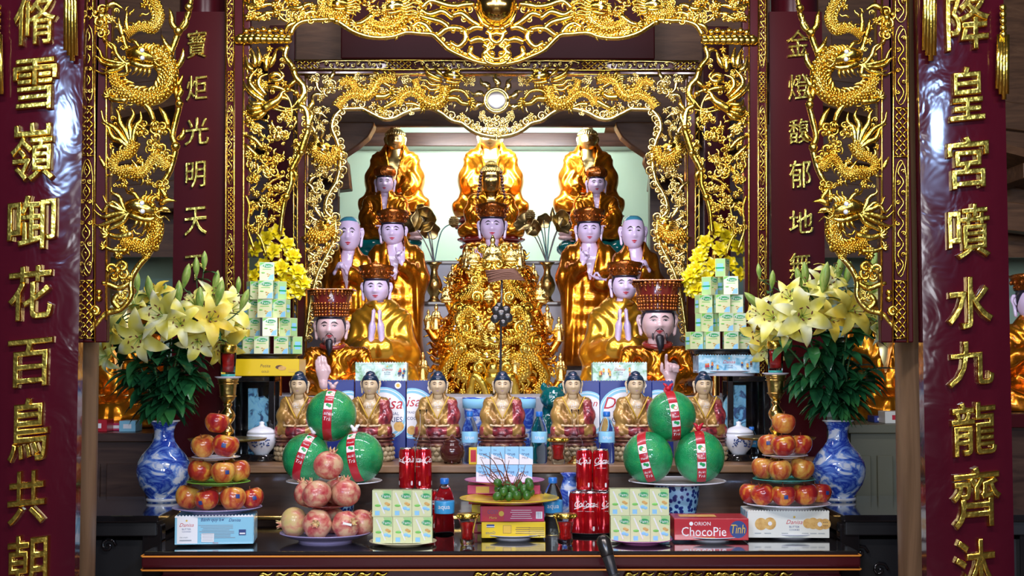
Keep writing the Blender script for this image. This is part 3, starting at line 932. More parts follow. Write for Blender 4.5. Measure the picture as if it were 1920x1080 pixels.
    c.build(root, {'*': 'carved_gold', 'eye': 'porcelain'}, mirror)
gate_panel(None)
gate_panel(GAX)
# ------------------------------------------------------------------ outer carved altar frame
FY = 6.12
FAX = 931
def twice(q, Y, root, n, mt, ax, **kw):
    """a mesh together with its mirror image"""
    xa = W(ax, 540, Y).x
    for k in (1, -1):
        r = MB(); r.f = q.f; r.mi = q.mi; r.n = q.n
        for v in q.v:
            w = v.copy()
            if k < 0: w[:, 0] = 2 * xa - w[:, 0]
            r.v.append(w - np.array(root.location))
        r.build(n, mt, root, **kw)
def halves(c, root, mats, ax):
    for n, m in c.p.items(): twice(m, c.Y, root, n, mats.get(n, mats['*']), ax)

c0 = W(FAX, 680, FY)
fr = empty('altar_screen', (c0.x, FY, 0), 'tall outer altar frame of red posts and gilt openwork with phoenixes and central orb', 'carved frame')
c = Carve(FY, 5)
m = MB()
for xa, xb in ((424, 437), (437, 456)):
    a = c.pt(xa, -60); b = c.pt(xb, 1317)
    m.box(((a[0] + b[0]) / 2, FY + .02, (a[2] + b[2]) / 2), (b[0] - a[0], .05 if xa > 430 else .04, a[2] - b[2]))
twice(m, FY, fr, 'post', 'flat_red_lacquer', FAX, smooth=False, bevel=.004)
m = MB()
for x, w in ((424, 1.4), (439.5, 1.4), (457, 1.8)):
    m.tube([c.pt(x, -60, 4), c.pt(x, 900, 4)], w * c.u, 6)
fret_strip(m, None, None, c, 425, 439, [('scroll', -60, 128), ('fret', 134, 190), ('scroll', 195, 348), ('fret', 352, 430), ('scroll', 436, 640), ('fret', 646, 720)])
twice(m, FY, fr, 'fret_strip', 'carved_gold', FAX)
# cloud ledges
m = MB()
for i in range(9):
    x = 450 + i * 11
    m.ball(c.pt(x, 76, 12 - abs(i - 3) * 1.5), (11 * c.u, 9 * c.u, (10 - .4 * abs(i - 2)) * c.u), 12, 8)
    m.ball(c.pt(x + 3, 70, 15 - abs(i - 3) * 1.5), (7 * c.u, 5 * c.u, 5 * c.u), 10, 7)
for i in range(7): m.ball(c.pt(462 + i * 11, 60 - (i % 2) * 3, 6), 6 * c.u, 8, 6)
twice(m, FY, fr, 'cloud_ledge', 'leaf_gold', FAX)

# leg openwork with a phoenix above and a crane thicket below
c.part('leg_carving')
edge = [(540, 86), (535, 106), (548, 124), (556, 146), (568, 160), (570, 178), (560, 196), (574, 206), (578, 240), (572, 262), (562, 290), (548, 318), (546, 345), (536, 372), (530, 400), (526, 440)]
c.tube(edge, [5, 6, 7, 7, 6, 7, 6, 5, 4], 4)
for x, y, r in ((578, 240, 6), (566, 288, 6), (552, 130, 5), (556, 176, 6), (538, 370, 7), (548, 318, 5)): c.ball(x, y, r, 9)
for P in ([(560, 196), (572, 184), (570, 160)], [(574, 210), (586, 196), (586, 184)], [(578, 236), (584, 222), (586, 208)], [(566, 280), (556, 268), (546, 276)], [(548, 318), (556, 330), (552, 344)], [(540, 100), (528, 92), (515, 96)], [(556, 150), (545, 160), (530, 168)]): c.flame(P, 5, 4)
c.part('phoenix')
for P in ([(498, 192), (478, 180), (464, 166), (458, 154)], [(496, 185), (474, 164), (470, 148), (486, 128)], [(500, 180), (486, 160), (490, 146), (505, 140)], [(476, 134), (466, 124), (462, 104)], [(480, 128), (478, 108), (470, 90)], [(486, 126), (488, 108), (484, 88)], [(500, 134), (500, 112), (508, 96)], [(506, 128), (514, 112), (520, 92)],
          [(496, 196), (474, 196), (468, 186)], [(494, 203), (470, 206), (464, 198)], [(496, 208), (474, 215), (466, 212)], [(500, 210), (482, 222), (468, 218)], [(505, 145), (520, 140), (530, 150)], [(505, 150), (524, 152), (534, 140)], [(500, 165), (520, 165), (540, 172)], [(512, 190), (530, 184), (545, 190)]):
    c.flame(P, 5.5, 5 + c.r.random() * 5)
c.tube([(496, 206), (512, 196), (524, 188), (530, 176), (538, 172)], [8, 9, 6, 4, 3], 10)
c.ball(541, 170, 5, 12); c.flame([(543, 170), (550, 172), (556, 176)], 3, 12)
for P in ([(508, 200), (530, 176), (545, 192), (548, 222), (538, 240)], [(520, 200), (545, 205), (560, 190), (570, 176)], [(512, 205), (536, 210), (560, 205)]): c.tube(P, [2, 2.4, 1], 8)
c.part('leg_carving')
for P in ([(458, 228), (476, 232), (488, 250), (500, 262)], [(458, 252), (478, 262), (490, 275), (500, 280)], [(458, 270), (474, 285), (492, 300)], [(470, 246), (484, 236), (498, 242)]): c.flame(P, 5, 3)
for x, y, r in ((538, 216, 12), (484, 242, 11), (522, 250, 15), (528, 222, 9), (500, 296, 12), (508, 320, 14), (520, 300, 10), (475, 335, 11), (500, 372, 12), (490, 412, 12), (524, 350, 12), (520, 388, 9), (535, 255, 9)): c.cloud(x, y, r, 3)
for P in ([(480, 330), (500, 310), (530, 300)], [(470, 345), (484, 322), (482, 306)], [(490, 360), (510, 340), (534, 330)], [(484, 440), (486, 420), (494, 380)], [(465, 420), (468, 390), (462, 366)], [(478, 470), (466, 432), (468, 400)], [(500, 480), (488, 446), (470, 428)], [(470, 404), (478, 390)], [(530, 395), (527, 415), (522, 436)]): c.tube(P, [2.6, 2.6, 2], 3)
c.filler([(460, 190), (560, 200), (565, 270), (545, 320), (530, 400), (490, 440), (460, 430)], 120, 2.3, 21, 2)
c.scroll_line([(566, 176), (572, 205), (576, 240), (570, 262), (560, 290), (548, 318), (544, 345), (534, 372), (528, 400)], 7, 3, 13, 1, 6)
c.filler([(460, 90), (530, 92), (548, 170), (500, 185), (460, 200)], 42, 2.2, 20, 2)
# top valance
c.part('valance_border')
low = [(545, 66), (556, 48), (575, 40), (605, 38), (628, 38), (645, 48), (668, 62), (700, 71), (735, 70), (762, 62), (790, 64), (812, 66), (828, 80), (842, 94), (866, 106), (895, 117), (931, 123)]
c.tube(low, [5, 5, 6, 6, 5, 5, 5, 4, 4], 6)
for x, y, r in ((632, 42, 6), (785, 50, 5), (842, 86, 5), (866, 100, 4), (850, 60, 5), (866, 61, 5), (877, 58, 4), (893, 16, 5), (906, 47, 4), (914, 114, 4), (922, 56, 5), (923, 103, 6)): c.ball(x, y, r, 9)
c.scroll_line(low[5:12], 9, 4, 12, -1)
c.scroll_line(low[11:], 8, 4, 13, -1, 6)
for P in ([(812, 66), (800, 50), (786, 44), (772, 52)], [(820, 68), (840, 54), (866, 56), (874, 72), (860, 88), (844, 80)], [(870, 64), (890, 52), (906, 54)], [(845, 56), (828, 42), (806, 36), (786, 30)], [(850, 36), (830, 22), (806, 28), (788, 18)], [(790, 16), (808, 2), (836, 10), (856, 12), (880, 4)], [(880, 80), (896, 74), (914, 78)], [(884, 88), (882, 104), (900, 114)], [(906, 84), (916, 92), (908, 104), (918, 112)], [(848, 30), (866, 26), (884, 40), (900, 50)], [(855, 14), (870, 10), (890, 8)]):
    c.tube(P, [5.5, 7, 5], 4)
c.part('valance_dragon')
c.body([(600, 18), (620, 28), (645, 20), (660, 0), (680, -14)], [8, 9, 10, 10], 1, 6)
c.body([(690, 40), (710, 52), (735, 52), (756, 36), (762, 14), (745, -4), (720, -20)], [8, 11, 13, 13, 12], 1, 6)
c.head(742, 18, -1, 22, 14, .1, 6)
c.head(640, 12, -1, 20, 12, -.1, 6)
c.claw([(700, 30), (680, 44), (668, 46)], 7, 8); c.claw([(756, 30), (772, 24), (784, 28)], 6, 8)
c.part('valance_scrolls')
for P in ([(458, 4), (480, 14), (506, 8), (524, 20)], [(458, 30), (484, 34), (508, 24), (540, 30)], [(470, -10), (478, 6), (468, 20)], [(520, 0), (516, 16), (528, 34), (545, 44)], [(560, 40), (540, 50), (536, 64)], [(540, 12), (560, 16), (580, 8), (600, 14)], [(560, 34), (585, 22), (604, 28)]): c.flame(P, 6, 3)
for x, y, r in ((475, 32, 11), (500, 34, 10), (560, 32, 12), (585, 34, 13), (612, 34, 12), (690, 58, 13), (716, 62, 12), (740, 58, 12), (660, 50, 11), (604, 8, 12), (545, 28, 9), (486, 8, 9)): c.cloud(x, y, r, 4)
c.filler([(460, -30), (560, -30), (790, -30), (790, 40), (740, 64), (680, 58), (620, 36), (540, 40), (460, 36)], 190, 2.5, 24, 2)
c.filler([(790, -30), (890, -30), (890, 30), (850, 50), (790, 50)], 34, 2.6, 24, 1, ('flame', 'spiral'))
halves(c, fr, {'*': 'leaf_gold', 'leg_carving': 'carved_gold', 'valance_dragon': 'carved_gold', 'phoenix': 'carved_gold', 'eye': 'porcelain'}, FAX)
# orb and beast mask on the axis
m = MB(); m.ball(c.pt(931, 14, 14) - np.array(fr.location), 39 * c.u, 40, 24); m.build('orb', 'orb_gold', fr)
k = Carve(FY, 9); k.part('beast_mask')
k.tube([(898, -2), (896, 22), (906, 46), (931, 56), (956, 46), (966, 22), (964, -2)], 4, 8)
k.tube([(912, 60), (922, 66), (931, 64), (940, 66), (950, 60)], 5, 8)
k.tube([(918, 60), (922, 76), (931, 82), (940, 76), (944, 60)], 5, 8)
for x in (-11, 11): k.spiral(931 + x, 86, 8, 1.3, 1 if x < 0 else -1, 0, 2.5, 6); k.ball(931 + x, 57, 6, 14)
k.tube([(904, 78), (916, 76), (922, 86), (912, 96), (920, 108), (931, 112), (942, 108), (950, 96), (940, 86), (946, 76), (958, 78)], 4, 6)
k.tube([(906, 106), (914, 118), (931, 122), (948, 118), (956, 106)], 4.5, 7)
for x in (-8, 8): k.ball(931 + x, 103, 5, 9)
k.build(fr, {'*': 'leaf_gold'})

# ------------------------------------------------------------------ inner arch with the sun
IY = 6.62
IAX = 931
c1 = W(IAX, 680, IY)
ar = empty('carved_archway', (c1.x, IY, 1.35), 'inner gilt openwork arch with twin dragons facing a round sun disc', 'carved frame')
c = Carve(IY, 21)
m = MB()
def bar(x0, y0, x1, y1, d=.05):
    a = c.pt(x0, y0); b = c.pt(x1, y1)
    m.box(((a[0] + b[0]) / 2, IY + .03, (a[2] + b[2]) / 2), (abs(b[0] - a[0]), d, abs(a[2] - b[2])))
bar(556, 132, 933, 139); bar(558, 139, 572, 738.5)
twice(m, IY, ar, 'frame_bar', 'flat_red_lacquer', IAX, smooth=False, bevel=.003)
m = MB(); bar(552, 113, 933, 132, .04); twice(m, IY, ar, 'top_band', 'flat_red_lacquer', IAX, smooth=False, bevel=.003)
m = MB()
for y in (113.5, 131.5, 139.5): m.tube([c.pt(552, y, 4), c.pt(931, y, 4)], 1.3 * c.u, 5)
for x in (551, 558, 573): m.tube([c.pt(x, 139, 4), c.pt(x, 720, 4)], 1.3 * c.u, 5)
def frows(x0, x1, y0, y1, s=6):
    n = int((x1 - x0) / s)
    for i in range(n):
        for j in range(3):
            xa = x0 + i * s; ya = y0 + (y1 - y0) * j / 3; yb = y0 + (y1 - y0) * (j + 1) / 3
            P = ((xa, ya), (xa + s, yb)) if (i + j) % 2 else ((xa + s, ya), (xa, yb))
            m.tube([c.pt(*P[0], 4), c.pt(*P[1], 4)], 1.2 * c.u, 4)
frows(556, 598, 115, 130); frows(724, 776, 115, 130); frows(905, 931, 115, 130)
for i in range(24): m.tube([c.pt(551, 200 + i * 20, 4), c.pt(557, 212 + i * 20, 4)], 1.2 * c.u, 4)
twice(m, IY, ar, 'gilt_fret', 'leaf_gold', IAX)
c.part('cartouche')
for x0, x1 in ((600, 724), (780, 902)):
    c.tube([(x0, 122), (x0 + 6, 115.5), (x1 - 6, 115.5), (x1, 122), (x1 - 6, 129.5), (x0 + 6, 129.5), (x0, 122)], 1.1, 4.5, 5, 2)
    for i in range(11):
        x = x0 + 12 + i * (x1 - x0 - 24) / 10
        c.spiral(x, 122 + (1.5 if i % 2 else -1.5), 4.2, 1.2, 1 if i % 2 else -1, i, 1.3, 5)
c.part('border')
low = [(573, 640), (584, 560), (596, 516), (610, 486), (624, 458), (630, 436), (627, 414), (612, 398), (612, 380), (620, 360), (632, 340), (638, 312), (639, 290), (632, 264), (623, 240), (628, 220), (640, 206)]
c.scroll_line(low, 10, 3, 13, 1, 8)
low2 = [(640, 205), (670, 204), (682, 205), (700, 214), (720, 223), (740, 221), (758, 212), (780, 205), (806, 203), (826, 211), (846, 225), (866, 231), (886, 245), (906, 253), (931, 257)]
c.scroll_line(low2, 11, 3, 15, -1, 8)
c.part('dragon')
c.body([(634, 202), (650, 184), (668, 177), (688, 182), (702, 168), (708, 154), (722, 148), (745, 152)], [6, 8, 9, 9, 9, 8], -1, 6)
c.body([(640, 158), (656, 150), (666, 166), (676, 176)], [5, 7, 8], -1, 3)
c.body([(748, 198), (755, 182), (772, 174), (788, 182), (800, 194), (816, 198), (830, 190), (834, 174), (836, 162)], [6, 8, 9, 10, 10, 9], -1, 6)
c.body([(778, 150), (784, 168), (796, 178)], [6, 7, 7], 0, 3)
c.head(848, 148, 1, 21, 12, .05, 0)
for P in ([(828, 150), (806, 140), (798, 130), (790, 122)], [(830, 155), (808, 148), (796, 138)], [(828, 160), (808, 160), (800, 152), (784, 152)], [(828, 166), (808, 170), (798, 162), (786, 163)], [(832, 144), (820, 134), (814, 124)]): c.flame(P, 4, 8)
c.claw([(840, 186), (856, 186), (866, 194), (880, 196)], 7, 7); c.claw([(838, 178), (850, 170), (868, 172), (880, 186)], 5, 6)
c.claw([(704, 182), (722, 182), (732, 176)], 8, 6); c.claw([(716, 154), (738, 166), (756, 168)], 4, 6); c.claw([(760, 196), (775, 196), (790, 202)], 6, 6); c.claw([(744, 190), (730, 198), (718, 204)], 7, 6)
# lower dragon climbing the leg
c.body([(588, 270), (596, 292), (612, 304), (628, 294), (632, 276)], [7, 9, 10, 9], 1, 6)
c.head(605, 280, 1, 17, 10, .6, 7)
c.body([(580, 436), (596, 446), (612, 442), (622, 426)], [10, 12, 11, 8], 1, 6); c.head(618, 420, 1, 13, 12, -.3, 6)
c.part('openwork_carving')
for P in ([(575, 142), (592, 152), (596, 166), (606, 176)], [(610, 178), (590, 178), (584, 192)], [(620, 150), (624, 140), (628, 130)], [(606, 172), (618, 158), (622, 144)], [(592, 200), (600, 214), (596, 226)], [(583, 214), (600, 212), (614, 222)], [(580, 230), (590, 246), (588, 262)], [(600, 226), (606, 246), (602, 262)], [(570, 340), (584, 350), (590, 362), (602, 360)], [(586, 372), (592, 392), (604, 410)], [(576, 402), (590, 412), (604, 416)], [(570, 420), (578, 428), (590, 430)], [(574, 470), (592, 480), (610, 470)], [(576, 500), (590, 490), (604, 490)], [(580, 345), (584, 336), (594, 330)]): c.flame(P, 4.5, 3)
for x, y, r in ((620, 166, 15), (612, 150, 9), (592, 146, 8), (598, 208, 9), (596, 350, 12), (586, 376, 10), (604, 472, 12), (588, 484, 11), (590, 510, 9), (700, 146, 8), (672, 146, 9), (732, 146, 8), (760, 150, 8), (770, 210, 8), (720, 212, 10), (600, 240, 8), (576, 168, 7), (604, 322, 12), (596, 422, 10), (884, 150, 8), (895, 238, 9), (905, 222, 8), (918, 236, 9)): c.cloud(x, y, r, 3)
c.filler([(578, 145), (780, 145), (790, 200), (740, 215), (690, 200), (620, 200), (620, 230), (580, 250)], 90, 2.0, 19, 0)
c.filler([(576, 440), (625, 440), (605, 490), (585, 540), (576, 600)], 46, 2.0, 18, 0)
c.filler([(576, 220), (625, 250), (632, 320), (610, 350), (580, 330)], 44, 2.0, 18, 0)
c.filler([(576, 340), (616, 350), (612, 390), (624, 440), (578, 440)], 34, 2.0, 18, 0)
c.filler([(740, 142), (900, 142), (890, 165), (760, 160)], 26, 1.8, 16, -2)
c.filler([(820, 205), (880, 170), (890, 240)], 14, 2, 17, 0)
halves(c, ar, {'*': 'pale_gold', 'eye': 'porcelain', 'border': 'pale_gold', 'dragon': 'leaf_gold'}, IAX)
# sun disc
k = Carve(IY, 4); k.part('sun_rays')
for i in range(9):
    a = -PI / 2 + (i - 4) * .62
    if abs(i - 4) > 3.5: continue
    ca, sa = math.cos(a), math.sin(a)
    L = 1.0
    k.flame([(931 + ca * 26, 190 + sa * 26), (931 + ca * 34 - sa * 3, 190 + sa * 34 + ca * 3), (931 + ca * 42 + sa * 3, 190 + sa * 42 - ca * 3), (931 + ca * 52, 190 + sa * 52)], 6, 7)
for x, y, r in ((931, 228, 12), (914, 226, 8), (948, 226, 8), (931, 250, 10), (905, 215, 7), (957, 215, 7)): k.cloud(x, y, r, 5)
k.build(ar, {'*': 'pale_gold'})
sc_ = c.pt(931, 190, 9) - np.array(ar.location)
m = MB()
ring = [sc_ + np.array((math.cos(a) * 22 * c.u, 0, math.sin(a) * 22 * c.u)) for a in np.linspace(0, 2 * PI, 33)]
m.tube(ring, 4 * c.u, 10); m.build('sun_rim', 'pale_gold', ar)
mat('sun_mirror', (.92, .92, .86), .32, 1)
MB().ball(sc_, (19 * c.u, 5 * c.u, 19 * c.u), 28, 12).build('sun_disc', 'sun_mirror', ar)
# ------------------------------------------------------------------ statue building
def face_xyz(u, v, rx, ry, rz, jaw=.78, round_=0, off=0):
    """point of a carved head: u round (0 = front), v from the chin (-1) to the crown (1)"""
    t = v * PI / 2
    z = math.sin(t); c = math.cos(t)
    c = max(c, 0) ** .62
    if z < 0: w = 1 - (1 - jaw) * (-z) ** 1.4
    else: w = 1
    x = rx * c * w * math.sin(u); y = -ry * c * math.cos(u) * (1 if z > -.3 else 1 - .10 * (-z - .3))
    zz = rz * z
    fr = max(0, math.cos(u)) ** 2
    def g(a, b, sa, sb): return math.exp(-((u - a) / sa) ** 2 - ((z - b) / sb) ** 2)
    d = 0
    # nose: ridge widening down to the tip
    k = np.clip((z + .34) / .55, 0, 1) if z > -.34 else 0
    nose = math.exp(-(u / (.10 + .10 * math.exp(-((z + .24) / .10) ** 2))) ** 2) * (math.exp(-((z + .20) / .17) ** 2) * .20 + math.exp(-((z - .06) / .2) ** 2) * .07)
    d += nose * 1.15
    for sg in (-1, 1):
        d += -.075 * g(sg * .38, .08, .24, .12) + .045 * g(sg * .38, .26, .30, .07) + .05 * g(sg * .62, -.18, .30, .20)
        d += .035 * g(sg * .37, .06, .17, .055) + .05 * g(sg * .14, -.27, .08, .06)
    d += .055 * g(0, -.50, .22, .05) + .05 * g(0, -.60, .17, .05) - .03 * g(0, -.555, .26, .016) + .06 * g(0, -.84, .3, .12) - .03 * g(0, -.70, .24, .05) - .02 * g(0, -.40, .07, .05)
    s = 1 + d + off
    return (x * s, y * s, zz * (1 + off))

def face_patch(poly_fn, n, m, R3, off, jaw):
    """grid patch on the face: poly_fn(a, b) -> (u, z) with a, b in 0..1"""
    P = []
    for i in range(n + 1):
        row = []
        for j in range(m + 1):
            u, z = poly_fn(i / n, j / m)
            v = math.asin(max(-1, min(1, z))) / (PI / 2)
            row.append(face_xyz(u, v, *R3, jaw, 0, off))
        P.append(row)
    return P

def head_mesh(mb, c, R3, jaw=.78, nu=44, nv=34, ear=1.0, rot=None, earlen=1.0):
    P = [[face_xyz(-PI + 2 * PI * i / nu, -1 + 2 * j / nv, *R3, jaw) for j in range(nv + 1)] for i in range(nu)]
    q = MB(); q.grid(P, closeu=True)
    rx, ry, rz = R3
    if ear:
        for sg in (-1, 1):
            e = [(sg * rx * .96, ry * .10, rz * .26), (sg * rx * 1.08, ry * .2, rz * .32), (sg * rx * 1.15, ry * .24, rz * .10), (sg * rx * 1.08, ry * .16, -rz * .22), (sg * rx * 1.0, ry * .12, -rz * (.30 + .38 * earlen)), (sg * rx * .94, ry * .12, -rz * (.34 + .38 * earlen))]
            q.tube(e, [rx * .08, rx * .13, rx * .14, rx * .10, rx * .12, rx * .05], 8, .6, (0, 1, 0), 4)
            q.tube([(sg * rx * .98, ry * .02, rz * .22), (sg * rx * 1.1, ry * .0, rz * .05), (sg * rx * 1.02, -ry * .04, -rz * .2)], [rx * .06, rx * .09, rx * .05], 6, .7, (0, 1, 0), 4)
    return place(mb, q, c, rot)

def place(mb, q, c, rot=None):
    for v in q.v:
        w = v if rot is None else v @ np.array(rot).T
        mb.v.append(w + np.array(c))
    for f in q.f: mb.f.append([i + mb.n for i in f])
    mb.mi += [mb.cur] * len(q.f); mb.n += q.n
    return mb

def face_paint(root_part, c, R3, jaw, rot, lip='lip_red', brow='ink_black', eye=True, beard=False, urna=None):
    """painted brows, lids and lips as thin shells riding on the carved face"""
    def add(name, mt, patches):
        mb = MB()
        for fn, n, m, o in patches:
            q = MB(); q.grid(face_patch(fn, n, m, R3, o, jaw)); place(mb, q, c, rot)
        return mb.build(name, mt, root_part)
    br = []; ey = []; ew = []
    for sg in (-1, 1):
        br.append((lambda a, b, sg=sg: (sg * (.13 + .52 * a), .235 + .085 * math.sin(PI * min(1, a * 1.15)) - .05 * a + (b - .5) * .075 * math.sin(PI * (.12 + .86 * a))), 10, 2, .014))
        ey.append((lambda a, b, sg=sg: (sg * (.20 + .37 * a), .078 + .022 * math.sin(PI * a) + (b - .5) * .055 * math.sin(PI * (.1 + .85 * a))), 10, 2, .020))
        ew.append((lambda a, b, sg=sg: (sg * (.22 + .33 * a), .058 + .012 * math.sin(PI * a) + (b - .5) * .040 * math.sin(PI * a)), 10, 3, .012))
        ey.append((lambda a, b, sg=sg: (sg * (.335 + .12 * a), .060 + (b - .5) * .045 * math.sin(PI * (.1 + .8 * a))), 6, 3, .018))
    if brow: add('eyebrows', brow, br)
    if eye:
        add('eye_whites', 'eye_white', ew); add('eyes', brow or 'ink_black', ey)
    if lip:
        add('lips', lip, [(lambda a, b: ((a - .5) * .54, -.515 + .02 * abs(a - .5) * 2 + (b - .5) * .082 * math.sin(PI * a) ** .7 + .010 * math.cos((a - .5) * 4 * PI) * b), 14, 3, .012),
                          (lambda a, b: ((a - .5) * .42, -.588 + .045 * abs(a - .5) * 2 + (b - .5) * .090 * math.sin(PI * a) ** .7), 12, 3, .012)])
    if beard:
        mb = MB()
        for fn in ((lambda a, b, sg=-1: (sg * (.05 + .36 * a), -.40 - .28 * a ** 2.2 + (b - .5) * (.055 - .02 * a))), (lambda a, b, sg=1: (sg * (.05 + .36 * a), -.40 - .28 * a ** 2.2 + (b - .5) * (.055 - .02 * a))),
                   (lambda a, b: ((a - .5) * .34, -.73 + (b - .5) * .10))):
            q = MB(); q.grid(face_patch(fn, 10, 2, R3, .02, jaw)); place(mb, q, c, rot)
        q = MB(); rx, ry, rz = R3
        q.tube([(0, -ry * .95, -rz * .76), (0, -ry * 1.02, -rz * 1.0), (rx * .03, -ry * 1.05, -rz * 1.35), (-rx * .02, -ry * 1.0, -rz * 1.75)], [rx * .22, rx * .26, rx * .20, rx * .03], 10, .6, sub=4)
        for sg in (-1, 1): q.tube([(sg * rx * .40, -ry * .90, -rz * .64), (sg * rx * .42, -ry * .98, -rz * .85), (sg * rx * .38, -ry * .95, -rz * 1.05)], [rx * .05, rx * .06, rx * .01], 6, .6, sub=4)
        place(mb, q, c, rot); mb.build('beard', 'ink_black', root_part)

def curls(mb, c, r, rz=1.0, rows=6, size=.14, zmin=.1, back=True):
    for i in range(rows):
        t = zmin + (1 - zmin) * i / (rows - .5)
        rr = math.sqrt(max(0, 1 - t * t)); n = max(4, int(2 * PI * rr / (size * 1.7)))
        for k in range(n):
            a = 2 * PI * k / n + (i % 2) * PI / n
            mb.ball((c[0] + r * rr * math.cos(a), c[1] + r * rr * math.sin(a), c[2] + r * rz * t), r * size, 6, 5)
    return mb

def hand_field(P, wrist, palm, fingers, thumb, w):
    """palm and five fingers as one field. fingers = list of joint chains"""
    f_ = np.array((1, 1, 1.9), np.float32)
    d = sd_cap(P * f_, wrist, palm, w * .36, w * .52) / 1.45
    d = smin(d, sd_cap(P, wrist, np.array(wrist) * .55, w * .33, w * .30), w * .15)
    for ch, r in fingers:
        e = None
        for a, b in zip(ch[:-1], ch[1:]):
            q = sd_cap(P, a, b, r, r * .88)
            e = q if e is None else np.minimum(e, q)
        d = smin(d, e, w * .07)
    e = None
    for a, b in zip(thumb[:-1], thumb[1:]):
        q = sd_cap(P, a, b, w * .17, w * .13); e = q if e is None else np.minimum(e, q)
    return smin(d, e, w * .1)

def make_hand(mb, wrist, up, palm_n, side, L, pose='open', res=20):
    """hand of length L: up = direction of the fingers, palm_n = where the palm faces, side = thumb side"""
    up = np.array(up, float); up /= np.linalg.norm(up)
    pn = np.array(palm_n, float); pn -= up * (pn @ up); pn /= np.linalg.norm(pn)
    sd = np.array(side, float); sd -= up * (sd @ up) + pn * (sd @ pn); sd /= np.linalg.norm(sd)
    def X(a, b, c_): return np.array((a, b, c_), float)     # local: a along side, b along up, c towards palm
    w = .42 * L
    palm = X(0, .34 * L, 0)
    fs = []
    lens = [.40, .46, .43, .34]
    for i in range(4):
        a = (.5 - i / 3) * w * .86
        b0 = X(a, .40 * L, 0)
        ln = lens[i] * L
        sp = (.5 - i / 3) * (.10 if pose != 'fist' else .02) * L
        if pose == 'mudra' and i == 1 or pose == 'mudra2' and i in (1, 2):
            ch = [b0, X(a + sp * .3, .40 * L + ln * .35, .05 * L), X(a + .06 * L, .40 * L + ln * .30, .26 * L), X(a + .13 * L, .40 * L + ln * .05, .30 * L)]
        elif pose == 'point' and i > 0 or pose == 'fist':
            ch = [b0, X(a, .40 * L + ln * .28, .10 * L), X(a, .40 * L + ln * .12, .26 * L), X(a, .30 * L, .22 * L)]
        elif pose == 'flat':
            ch = [b0, X(a * .95, .40 * L + ln * .5, .01 * L), X(a * .85, .40 * L + ln, .0)]
        else:
            ch = [b0, X(a + sp * .4, .40 * L + ln * .45, .03 * L), X(a + sp * .8, .40 * L + ln * .8, .07 * L), X(a + sp, .40 * L + ln, .13 * L)]
        fs.append((ch, .062 * L * (1 if i < 3 else .86)))
    if pose == 'mudra' or pose == 'mudra2': th = [X(w * .35, .14 * L, .04 * L), X(w * .62, .30 * L, .16 * L), X(w * .45, .44 * L, .30 * L)]
    elif pose == 'flat': th = [X(w * .35, .12 * L, 0), X(w * .62, .30 * L, .04 * L), X(w * .60, .48 * L, .03 * L)]
    else: th = [X(w * .38, .12 * L, .03 * L), X(w * .75, .30 * L, .10 * L), X(w * .82, .50 * L, .14 * L)]
    fn = lambda P: hand_field(P, X(0, -.18 * L, 0), palm, fs, th, w)
    V, F = surface(fn, (-.45 * L, -.40 * L, -.25 * L), (.55 * L, 1.0 * L, .50 * L), L / res)
    V = V[:, :1] * sd + V[:, 1:2] * up + V[:, 2:3] * pn + np.array(wrist)
    mb.add(V, F)
    return mb

def seated_robe(S, sho=.20, top=.44, knee=.33, dep=.2, arms=None, neck=.055, open_=.055, fold=1.0, cut=True, h=None, kneel=False, sleeves=True):
    """draped robe of a seated figure of size S (unit: seat at z = 0, shoulders at top). returns V, F"""
    def fn(P):
        x, y, z = P[..., 0], P[..., 1], P[..., 2]
        ax = np.abs(x); Q = np.stack([ax, y, z], -1)
        d = sd_ell(P, (0, .01, .24), (.135, .105, .24))
        d = smin(d, sd_cap(Q, (0, .01, top - .06), (sho - .022, .015, top - .072), .075, .062), .04)
        d = smin(d, sd_cap(P, (0, .012, top - .085), (0, .0, top + (.018 if not kneel else -.005)), .085, neck + .016), .05)
        d = smin(d, sd_ell(P, (0, 0, .05), (knee * .80, dep * .9, .085)), .06)
        if not kneel:
            d = smin(d, sd_cap(Q, (.07, .02, .06), (knee - .065, -.07, .055), .085, .068), .05)
            d = smin(d, sd_cap(Q, (knee - .06, -.07, .05), (.02, -dep + .03, .045), .066, .055), .04)
        else:
            d = smin(d, sd_cap(Q, (.09, .03, .08), (.12, -.13, .07), .10, .085), .06)
            d = smin(d, sd_ell(P, (0, 0, .02), (knee, dep, .06)), .07)
        if arms is None:
            A = [((sho - .018, .015, top - .08), (sho + .015, -.01, .24)), ((sho + .015, -.01, .24), (.09, -.115, .155))]
            for (a, b), r in zip(A, ((.060, .062), (.066, .055))):
                d = smin(d, sd_cap(Q, a, b, *r), .03)
            if sleeves: d = smin(d, sd_ell(Q, (sho + .0, -.03, .14), (.062, .07, .12)), .06)
        else:
            for a, b, r0, r1 in arms: d = smin(d, sd_cap(P, a, b, r0, r1), .028)
        # drapery
        if fold:
            up = np.clip((z - .10) / .12, 0, 1); lo = 1 - up
            f1 = np.sin((ax * 1.25 + (top - z) * .30 + .05 * np.sin(z * 24)) * 92) * .0026 * up
            r_ = np.sqrt((ax - .02) ** 2 + (z - .22) ** 2)
            f2 = np.sin(r_ * 88 + 1.5 * np.sin(ax * 9)) * .0040 * lo
            d = d + fold * (f1 + f2)
        # neck opening, a V down to the waist
        if cut:
            hw = np.clip((z - .20) / (top - .20), 0, 1.2) * open_ + .004
            v = np.maximum(ax - hw, .20 - z)
            v = np.maximum(v, y + .02)
            d = np.maximum(d, -v)
        nk = sd_cap(P, (0, -.005, top - .05), (0, -.01, top + .2), neck)
        d = np.maximum(d, -nk)
        d = np.maximum(d, -(z + .0))
        return d
    V, F = surface(fn, (-knee - .08, -dep - .12, -.02), (knee + .08, .22, top + .09), h or .0085)
    return V * S, F

